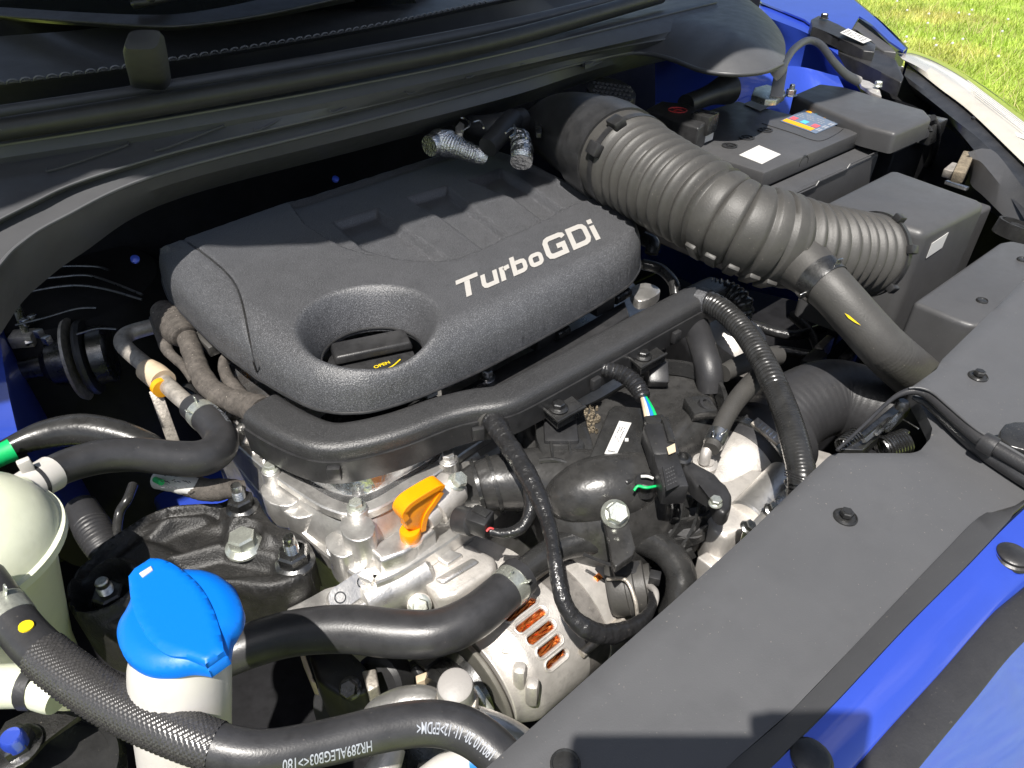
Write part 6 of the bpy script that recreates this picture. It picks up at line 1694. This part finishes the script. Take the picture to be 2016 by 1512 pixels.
def in_slot(h, a):
    for k, sa in enumerate(slots):
        t0, t1 = h0 + (h1 - h0) * (.34 + .02 * k), h0 + (h1 - h0) * (.80 - .015 * k)
        dw = ((a - sa + math.pi) % (2 * math.pi) - math.pi) * R0; hw = .0042
        hh = max(0, t0 + hw - h, h - (t1 - hw))
        if math.hypot(hh, dw) < hw: return True
    return False
for i in range(NH - 1):
    for j in range(NA):
        hm = (hs[i] + hs[i + 1]) / 2; am = As[j] + math.pi / NA
        if in_slot(hm, am): continue
        b2.faces.new((grid[i][j], grid[i][(j + 1) % NA], grid[i + 1][(j + 1) % NA], grid[i + 1][j]))
bmesh.ops.recalc_face_normals(b2, faces=b2.faces)
sol = part(b2, 'drive_end_housing', 'cast_aluminium', al, angle=40)
md = sol.modifiers.new('thickness', 'SOLIDIFY'); md.thickness = .006; md.offset = -1
b2 = new(); add_lathe(b2, ctr + Vector((h0 - .004, 0, 0)), (1, 0, 0), [(.02, -.002), (rad(h0) * .98, 0)], 48, False); part(b2, 'end_face', 'cast_aluminium', al)
# copper windings inside: many bent wires
b2 = new(); random.seed(9)
for k in range(260):
    a0 = -1.2 + 2.4 * k / 260 + random.uniform(-.01, .01); dirn = random.choice((-1, 1)); rw = R0 * random.uniform(.82, .90)
    P_ = [cyl(h0 + (h1 - h0) * t, a0 + dirn * .30 * (t - .5), rw + .002 * math.sin(t * 9 + k)) for t in np.linspace(.22, .95, 7)]
    add_tube(b2, P_, .0009, 5)
o_ = part(b2, 'copper_windings', 'copper', al); o_['kind'] = 'stuff'
b2 = new(); add_lathe(b2, ctr + Vector((h0, 0, 0)), (1, 0, 0), [(R0 * .74, 0), (R0 * .74, h1 - h0)], 40); part(b2, 'winding_core', 'dark_steel', al)
# ribs between the slots
for k, sa in enumerate(slots):
    t0, t1 = h0 + (h1 - h0) * (.34 + .02 * k), h0 + (h1 - h0) * (.80 - .015 * k); hw = .0054
    P_ = []
    for q in np.linspace(0, 2 * math.pi, 40, endpoint=False):
        hc = (t1 - .0042) if math.cos(q) > 0 else (t0 + .0042)
        P_.append(cyl(hc + hw * math.cos(q), sa + hw * math.sin(q) / R0, rad(hc + hw * math.cos(q)) + .0002))
    b2 = new(); add_tube(b2, P_ + [P_[0]], .0012, 8, caps=False); part(b2, 'slot_lip', 'cast_aluminium', al)
# feet of the housing
for x, y in ((985, 1290), (1010, 1330), (1035, 1360)):
    part(obox_bm((x, y, .69), (x + 26, y + 4, .69), 30, .03, .004), 'foot', 'cast_aluminium', al)
h2_ = h1 + .024; h3 = h2_ + .050
b2 = new(); add_lathe(b2, ctr, (1, 0, 0), [(R0 * 1.0, h1 - .001), (R0 * 1.0, h2_ + .004)], 64); part(b2, 'stator', 'stator', al)
b2 = new(); add_lathe(b2, ctr, (1, 0, 0), [(R0 * 1.03, h2_ + .002), (R0 * 1.03, h3 - .02), (R0 * .96, h3 - .006), (R0 * .8, h3)], 64); part(b2, 'rear_housing', 'cast_aluminium', al)
for a, hh_ in ((.16, .020),):
    b2 = new(); c = cyl(h2_ + hh_, a, R0 * 1.03); w = (c - ctr - Vector((h2_ + hh_, 0, 0))).normalized(); add_box(b2, c, (.007, .006, .003), (Vector((1, 0, 0)), w.cross(Vector((1, 0, 0))), w), .0008); part(b2, 'rear_slot', 'copper', al)
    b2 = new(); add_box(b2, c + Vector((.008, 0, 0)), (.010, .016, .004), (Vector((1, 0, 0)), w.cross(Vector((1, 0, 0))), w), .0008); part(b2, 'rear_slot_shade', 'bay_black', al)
for a in (-.55, .75):
    b2 = new(); add_tube(b2, [cyl(h, a, R0 * 1.06) for h in (h1 - .01, h2_ + .02)], .004, 12); part(b2, 'through_bolt', 'dirty_steel', al)
# alternator plug
ap = thing('alternator_plug', 'round dusty black plug with cable at the back of the alternator', 'plug', at(1250, 1165, .66))
a_, b_ = at(1208, 1162, .705), at(1286, 1150, .715)
b2 = new(); add_lathe(b2, a_, b_ - a_, [(.022, -.004), (.024, 0), (.024, .012), (.0255, .013), (.0255, .020), (.023, .021), (.023, .030), (.019, .031), (.019, .036)], 32); part(b2, 'plug_body', 'dusty_rubber', ap)
part(obox_bm((1205, 1130, .728), (1262, 1122, .728), 30, .012, .002), 'plug_top', 'dark_plastic', ap)
part(hose_bm([(1196, 1140, .73, 8), (1232, 1142, .738, 8), (1250, 1180, .73, 8), (1255, 1215, .715, 8)], step=.003, seg=8), 'plug_clip', 'dirty_steel', ap)
part(hose_bm([(1276, 1152, .725, 14), (1290, 1165, .735, 14), (1288, 1190, .735, 14), (1268, 1215, .73, 16)], step=.003, seg=10), 'plug_cable', 'grey_cap', ap)
part(obox_bm((1278, 1135, .735), (1300, 1140, .735), 22, .010, .001), 'lock_tab', 'dark_plastic', ap)
# pulley and belt
pu = thing('alternator_pulley', 'flat grey pulley disc in front of the alternator', 'pulley', at(940, 1380, .55))
pcn = ctr + Vector((h0 - .020, 0.0, 0))
b2 = new(); add_lathe(b2, pcn + Vector((.010, 0, 0)), (-1, 0, 0), [(.052, -.002), (.054, 0), (.054, .003), (.0525, .0035), (.0525, .003), (.006, .003)], 64); part(b2, 'pulley_disc', 'pulley', pu)
b2 = new(); add_lathe(b2, pcn, (-1, 0, 0), [(.034, -.006)] + [(.034 if i % 2 else .031, i * .002) for i in range(11)] + [(.028, .024), (.010, .024)], 40); part(b2, 'groove_wheel', 'dark_steel', pu)
bl = new()
A0 = pcn + Vector((-.010, .0, .034)); B0 = at(820, 1365, .64); 
for q0, q1 in ((pcn + Vector((-.012, .026, .024)), Vector((pcn.x - .012, pcn.y + .20, .60))), (pcn + Vector((-.012, -.034, 0)), Vector((pcn.x - .012, pcn.y - .02, .42)))):
    d_ = (q1 - q0).normalized(); sd_ = Vector((1, 0, 0)); up_ = d_.cross(sd_)
    add_box(bl, (q0 + q1) / 2, ((q1 - q0).length, .022, .004), (d_, sd_, up_), .0008)
single(bl, 'drive_belt', 'belt', 'matte black ribbed drive belt running over the pulleys', 'belt')
# tensioner / pump drive seen under the middle hose
wp_ = thing('water_pump', 'dark water pump housing and pulley under the middle coolant hose', 'water pump', at(700, 1340, .5))
part(prism_px([(605, 1285), (640, 1270), (690, 1280), (720, 1310), (735, 1345), (720, 1365), (670, 1370), (625, 1340)], .66, .06, .006, 4), 'pump_body', 'dark_plastic', wp_)
part(prism_px([(590, 1288), (598, 1278), (612, 1330), (622, 1345), (612, 1342)], .672, .02, .001), 'pump_edge', 'tan', wp_)
b2 = new(); add_lathe(b2, at(745, 1345, .635), (-.8, -.3, .5), [(.026, -.02), (.026, .0), (.022, .004), (.001, .004)], 36); part(b2, 'pump_pulley', 'dark_plastic', wp_)
b2 = new(); add_hexbolt(b2, at(690, 1355, .664), (-.4, -.4, .8), .014, .008, .010); part(b2, 'bolt', 'dark_steel', wp_, angle=30)
part(prism_px([(712, 1320), (740, 1315), (746, 1350), (724, 1362)], .668, .02, .002), 'pump_lug', 'dirty_steel', wp_)
b2 = new(); add_lathe(b2, at(665, 1400, .58), (-.8, -.3, .5), [(.03, -.02), (.03, 0), (.026, .004), (.012, .004), (.010, .012), (.001, .012)], 36); part(b2, 'idler_pulley', 'rubber', wp_)
for i in range(6):
    part(obox_bm((815 + i * 22, 1310 - i * 9, .655), (826 + i * 22, 1330 - i * 9, .65), 14, .02, .002), 'pump_rib', 'dark_plastic', wp_)
part(prism_px([(800, 1300), (900, 1262), (960, 1268), (940, 1310), (840, 1345)], .645, .04, .004), 'rear_shield', 'dark_plastic', wp_)
part(prism_px([(818, 1330), (850, 1318), (856, 1330), (820, 1345)], .66, .01, .001), 'bracket_tip', 'tan', wp_)
# service port with grey cap on an aluminium line
sv = thing('service_port', 'grey screw cap on the aluminium refrigerant line above the front hose', 'service port', at(895, 1380, .70))
pA = at(898, 1372, .745)
b2 = new(); add_lathe(b2, pA, (-.10, -.16, .98), [(.0135, 0), (.0135, .020), (.0125, .0245), (.011, .0255), (.001, .026)], 32); part(b2, 'cap', 'grey_cap', sv)
b2 = new(); add_lathe(b2, pA - Vector((0, 0, .014)), (-.10, -.16, .98), [(.015, 0), (.0165, .004), (.0165, .011), (.0145, .0135)], 28); part(b2, 'port_collar', 'dirty_steel', sv)
part(hose_bm([(720, 1420, .70, 30), (745, 1400, .715, 50), (790, 1385, .722, 62), (840, 1385, .725, 66), (890, 1410, .725, 62), (950, 1425, .72, 60), (1010, 1450, .71, 58), (1050, 1480, .70, 55)], step=.004, seg=26), 'refrigerant_pipe', 'aluminium', sv)
part(obox_bm((880, 1390, .735), (920, 1400, .735), 60, .02, .003), 'port_block', 'dirty_steel', sv)
part(obox_bm((930, 1352, .712), (966, 1404, .70), 14, .012, .002), 'port_bracket', 'zinc', sv)
# more below the front hose
lo = thing('compressor', 'aluminium compressor body glimpsed below the front coolant hose', 'compressor', at(860, 1500, .55))
part(hose_bm([(740, 1540, .70, 70), (762, 1500, .705, 60), (775, 1470, .708, 50)], step=.004), 'compressor_line', 'cast_aluminium', lo)
b2 = new(); add_lathe(b2, at(880, 1500, .66), (-.6, -.3, .7), [(.04, -.03), (.04, 0), (.03, .006), (.001, .007)], 36); part(b2, 'compressor_end', 'dark_steel', lo)
part(hose_bm([(840, 1540, .70, 60), (880, 1512, .705, 60), (920, 1500, .71, 56), (935, 1496, .712, 56)], step=.004), 'line_sleeve', 'white_plastic', lo)
part(hose_bm([(924, 1498, .7125, 60), (946, 1494, .713, 60)], step=.003), 'blue_band', 'wire_blue', lo)
# lower left corner: bracket and blue capped bolt
br = thing('horn_bracket', 'black sheet bracket with a blue capped bolt below the coolant tank', 'bracket', at(60, 1470, .66))
part(prism_px([(-20, 1470), (10, 1420), (60, 1396), (150, 1400), (158, 1410), (90, 1456), (50, 1500), (0, 1540)], .755, .004, .001), 'bracket_plate', 'mount_iron', br)
b2 = new(); add_hexbolt(b2, at(34, 1470, .757), (0, 0, 1), .021, .010, .016); hb = part(b2, 'nut', 'dark_steel', br, angle=30)
b2 = new(); add_lathe(b2, at(34, 1466, .764), (0, 0, 1), [(.0075, 0), (.0075, .010), (.006, .012), (.001, .012)], 24); part(b2, 'bolt_tip', 'body_blue', hb)
b2 = new(); add_lathe(b2, at(110, 1520, .72), (.2, -.2, .95), [(.045, -.02), (.045, 0), (.040, .008), (.034, .008), (.034, .004), (.001, .006)], 40); hn = single(b2, 'horn', 'gloss_plastic', 'round dark horn rim below the braided hose', 'horn')
# ================================================================ dark corner at the upper left
st2 = thing('strut_top_mount', 'shaded dark metal disc stack with steel rim against the inner wing', 'strut mount', at(160, 700, .62))
ca = at(165, 705, .745); ax_ = Vector((.86, -.45, .25)).normalized()
ax_ = (RIGHT * .93 + UPV * .22 + FWD * .25).normalized()
b2 = new(); add_lathe(b2, ca, ax_, [(.040, -.012), (.050, -.010), (.052, -.006), (.030, -.004)], 48); part(b2, 'rim_disc', 'dirty_steel', st2)
b2 = new(); add_lathe(b2, ca, ax_, [(.046, .002), (.048, .006), (.046, .010)], 48); part(b2, 'rubber_ring', 'rubber', st2)
b2 = new(); add_lathe(b2, ca, ax_, [(.034, .012), (.036, .014), (.036, .030), (.030, .034), (.001, .035)], 48); part(b2, 'cup', 'dark_steel', st2)
b2 = new(); add_lathe(b2, ca, ax_, [(.012, -.07), (.014, -.045), (.026, -.035), (.030, -.012)], 32); part(b2, 'hub', 'dark_steel', st2)
bf_ = thing('brake_line_block', 'small steel brake line block with fittings beside the blue inner wing', 'brake fitting', at(50, 660, .68))
part(obox_bm((34, 606, .80), (60, 680, .77), 14, .012, .001), 'fitting_stem', 'steel', bf_)
part(obox_bm((24, 668, .775), (70, 664, .775), 34, .016, .002), 'fitting_block', 'dirty_steel', bf_)
for x, y in ((50, 634), (76, 655), (92, 668), (64, 626)):
    part(obox_bm((x - 5, y, .79), (x + 6, y + 2, .79), 14, .010, .001), 'fitting_nut', 'steel', bf_)
for k_, P_ in enumerate(([(20, 585), (80, 570), (150, 562), (210, 570), (280, 590)], [(30, 640), (90, 625), (150, 608), (190, 606)], [(20, 553), (100, 547), (170, 542), (220, 556), (280, 580)], [(60, 530), (130, 524), (190, 525), (215, 532)], [(150, 658), (190, 647), (230, 648)])):
    single(hose_bm([(x, y, .80, 5) for x, y in P_], step=.006, seg=8), 'brake_line', 'dark_steel', ('thin dark pipe just below the yellow tagged pipe', 'thin dark pipe above the steel rimmed strut disc', 'thin dark pipe carrying the yellow tag', 'uppermost thin dark pipe under the cowl lip', 'short thin dark pipe beside the strut disc cup')[k_], 'brake line', 'brake pipes on the bulkhead')
b2 = new(); C, R, s = px_path([(50, 552, .802, 15), (76, 549, .802, 15)], step=.003); add_tube(b2, C, R, 12); single(b2, 'yellow_pipe_tag', 'yellow', 'small yellow tag wrapped on a bulkhead pipe', 'tag')
for x, y in ((102, 486), (266, 512), (660, 354)):
    b2 = new(); add_lathe(b2, at(x, y, .90), (0, -.6, .8), [(.0045, 0), (.0045, .003), (.001, .004)], 16); single(b2, 'bulkhead_plug', 'body_blue', {102: 'tiny blue plug above the yellow tagged bulkhead pipe', 266: 'tiny blue plug beside the rear left corner of the engine cover', 660: 'tiny blue plug behind the rear edge of the engine cover'}[x], 'plug', 'blue bulkhead plugs')
single(hose_bm([(365, 775, .74, 46), (380, 800, .74, 50), (400, 822, .73, 44)], step=.004), 'vacuum_bulb', 'gloss_plastic', 'dark rounded rubber bulb behind the metal pipe', 'bulb')
# heat shield foil behind the engine cover
fo = thing('heat_shield_foil', 'crumpled silver foil heat sleeve behind the engine cover', 'heat sleeve', at(880, 280, .88))
random.seed(2)
part(hose_bm([(845, 288, .93, 40), (868, 280, .93, 52), (895, 288, .928, 46), (925, 300, .92, 36), (950, 308, .91, 30)], step=.0012, seg=26, fn=lambda s, r: r * (1 + .05 * math.sin(s * 2600) + .04 * math.sin(s * 410))), 'foil_sleeve', 'foil', fo)
f2 = single(hose_bm([(1024, 272, .935, 40), (1028, 296, .93, 44), (1026, 320, .92, 44)], step=.0012, seg=24, fn=lambda s, r: r * (1 + .03 * math.sin(s * 2400))), 'braided_sleeve_stub', 'foil', 'short bright silver corrugated sleeve at the rear corner of the cover', 'sleeve')
rb = thing('turbo_pipework', 'dark pipes with wire clips behind the engine cover', 'pipework', at(980, 260, .86))
part(hose_bm([(905, 240, .93, 36), (940, 250, .935, 44), (985, 248, .94, 50), (1030, 236, .94, 46)], step=.004), 'pipe', 'rubber', rb)
part(hose_bm([(960, 290, .93, 40), (985, 262, .94, 44), (1010, 236, .945, 44)], step=.004), 'pipe', 'rubber', rb)
for P_ in ([(996, 262), (1010, 252), (1030, 258), (1036, 272)], [(1012, 246), (1014, 262), (1004, 270)], [(908, 232), (918, 234), (925, 246), (910, 258)], [(932, 240), (946, 238), (952, 252)]):
    part(hose_bm([(x, y, .955, 4) for x, y in P_], step=.003, seg=8), 'wire_clip', 'steel', rb)
b2 = prism_px([(896, 250), (905, 238), (914, 244), (910, 262), (900, 262)], .945, .006, .001); part(b2, 'bracket', 'dirty_steel', rb)
b2 = prism_px([(1052, 236), (1062, 220), (1072, 222), (1066, 262), (1056, 262)], .95, .006, .001); part(b2, 'bracket', 'gloss_plastic', rb)
# ================================================================ deep bay fillers: gearbox and subframe in the shade
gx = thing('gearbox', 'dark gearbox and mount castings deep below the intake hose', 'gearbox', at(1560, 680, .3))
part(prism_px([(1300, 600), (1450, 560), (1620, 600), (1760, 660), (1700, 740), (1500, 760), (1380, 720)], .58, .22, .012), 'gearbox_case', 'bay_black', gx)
random.seed(12)
for x, y, z in ((1650, 655, .66), (1690, 690, .65), (1620, 690, .655), (1600, 720, .66), (1668, 712, .66), (1720, 700, .66)):
    part(obox_bm((x - 14, y + 10, z), (x + 12, y - 14, z), random.uniform(14, 30), .03, .003), 'bracket', random.choice(('dirty_steel', 'dark_plastic', 'mount_iron')), gx)
for P_ in ([(1480, 640), (1560, 660), (1640, 640)], [(1560, 620), (1600, 660), (1620, 720)], [(1440, 700), (1520, 690), (1600, 700)]):
    part(hose_bm([(x, y, .66, 20) for x, y in P_], step=.006), 'cable', 'tape', gx)
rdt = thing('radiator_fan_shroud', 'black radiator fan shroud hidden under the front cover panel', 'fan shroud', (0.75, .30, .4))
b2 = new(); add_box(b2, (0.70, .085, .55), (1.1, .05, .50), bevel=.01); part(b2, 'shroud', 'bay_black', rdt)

mat('plenum_black', (0.028, 0.0275, 0.027), 0.27, bump=0.05, bscale=60, var=0.3, vscale=40, dust=0.05)
for o_ in im.children:
    if o_.name.split('.')[0] in ('plenum', 'runner', 'strap_bracket'): o_.data.materials[0] = M['plenum_black']
part(prism_px([(1052, 822), (1100, 836), (1150, 808), (1156, 830), (1150, 905), (1112, 918), (1066, 900), (1056, 860)], .790, .03, .003), 'mount_post', 'gloss_plastic', im)
for x in (1082, 1118): part(obox_bm((x, 846, .7915), (x + 6, 905, .7915), 5, .004, .0006), 'post_rib', 'gloss_plastic', im)
part(hose_bm([(1085, 985, .758, 60), (1120, 978, .768, 110), (1165, 968, .772, 136), (1215, 960, .772, 140), (1265, 940, .770, 120), (1310, 900, .764, 80)], step=.004, seg=32), 'plenum_bulge', 'plenum_black', im)
# ================================================================ the photographer's phone, held up behind the lens; its shadow lies on the radiator cover
def shade_src(x, y, up): 
    p = at(x, y, ZS); return p + SUN_FROM * (up / SUN_FROM.z)
hp = .52
A, B, Cc, D = shade_src(1126, 1442, hp), shade_src(1500, 1442, hp), shade_src(1560, 1640, hp), shade_src(1126, 1640, hp)
mat('phone_black', (0.02, 0.02, 0.022), 0.2, coat=0.5)
phn = thing('smartphone', 'black smartphone held up high above the front bumper', 'phone', (A + B + Cc + D) / 4)
b2 = new(); add_prism(b2, [A, B, Cc, D], .009, .003, 3); part(b2, 'phone_body', 'phone_black', phn)
b2 = new(); add_prism(b2, [shade_src(1474, 1402, hp - .004), shade_src(1512, 1400, hp - .004), shade_src(1700, 1400, hp - .004), shade_src(1700, 1640, hp - .004), shade_src(1490, 1640, hp - .004), shade_src(1480, 1440, hp - .004)], .010, .003, 3); part(b2, 'hand_shadow_block', 'phone_black', phn)  # block added in place of the hand, shaped for the step in the shadow
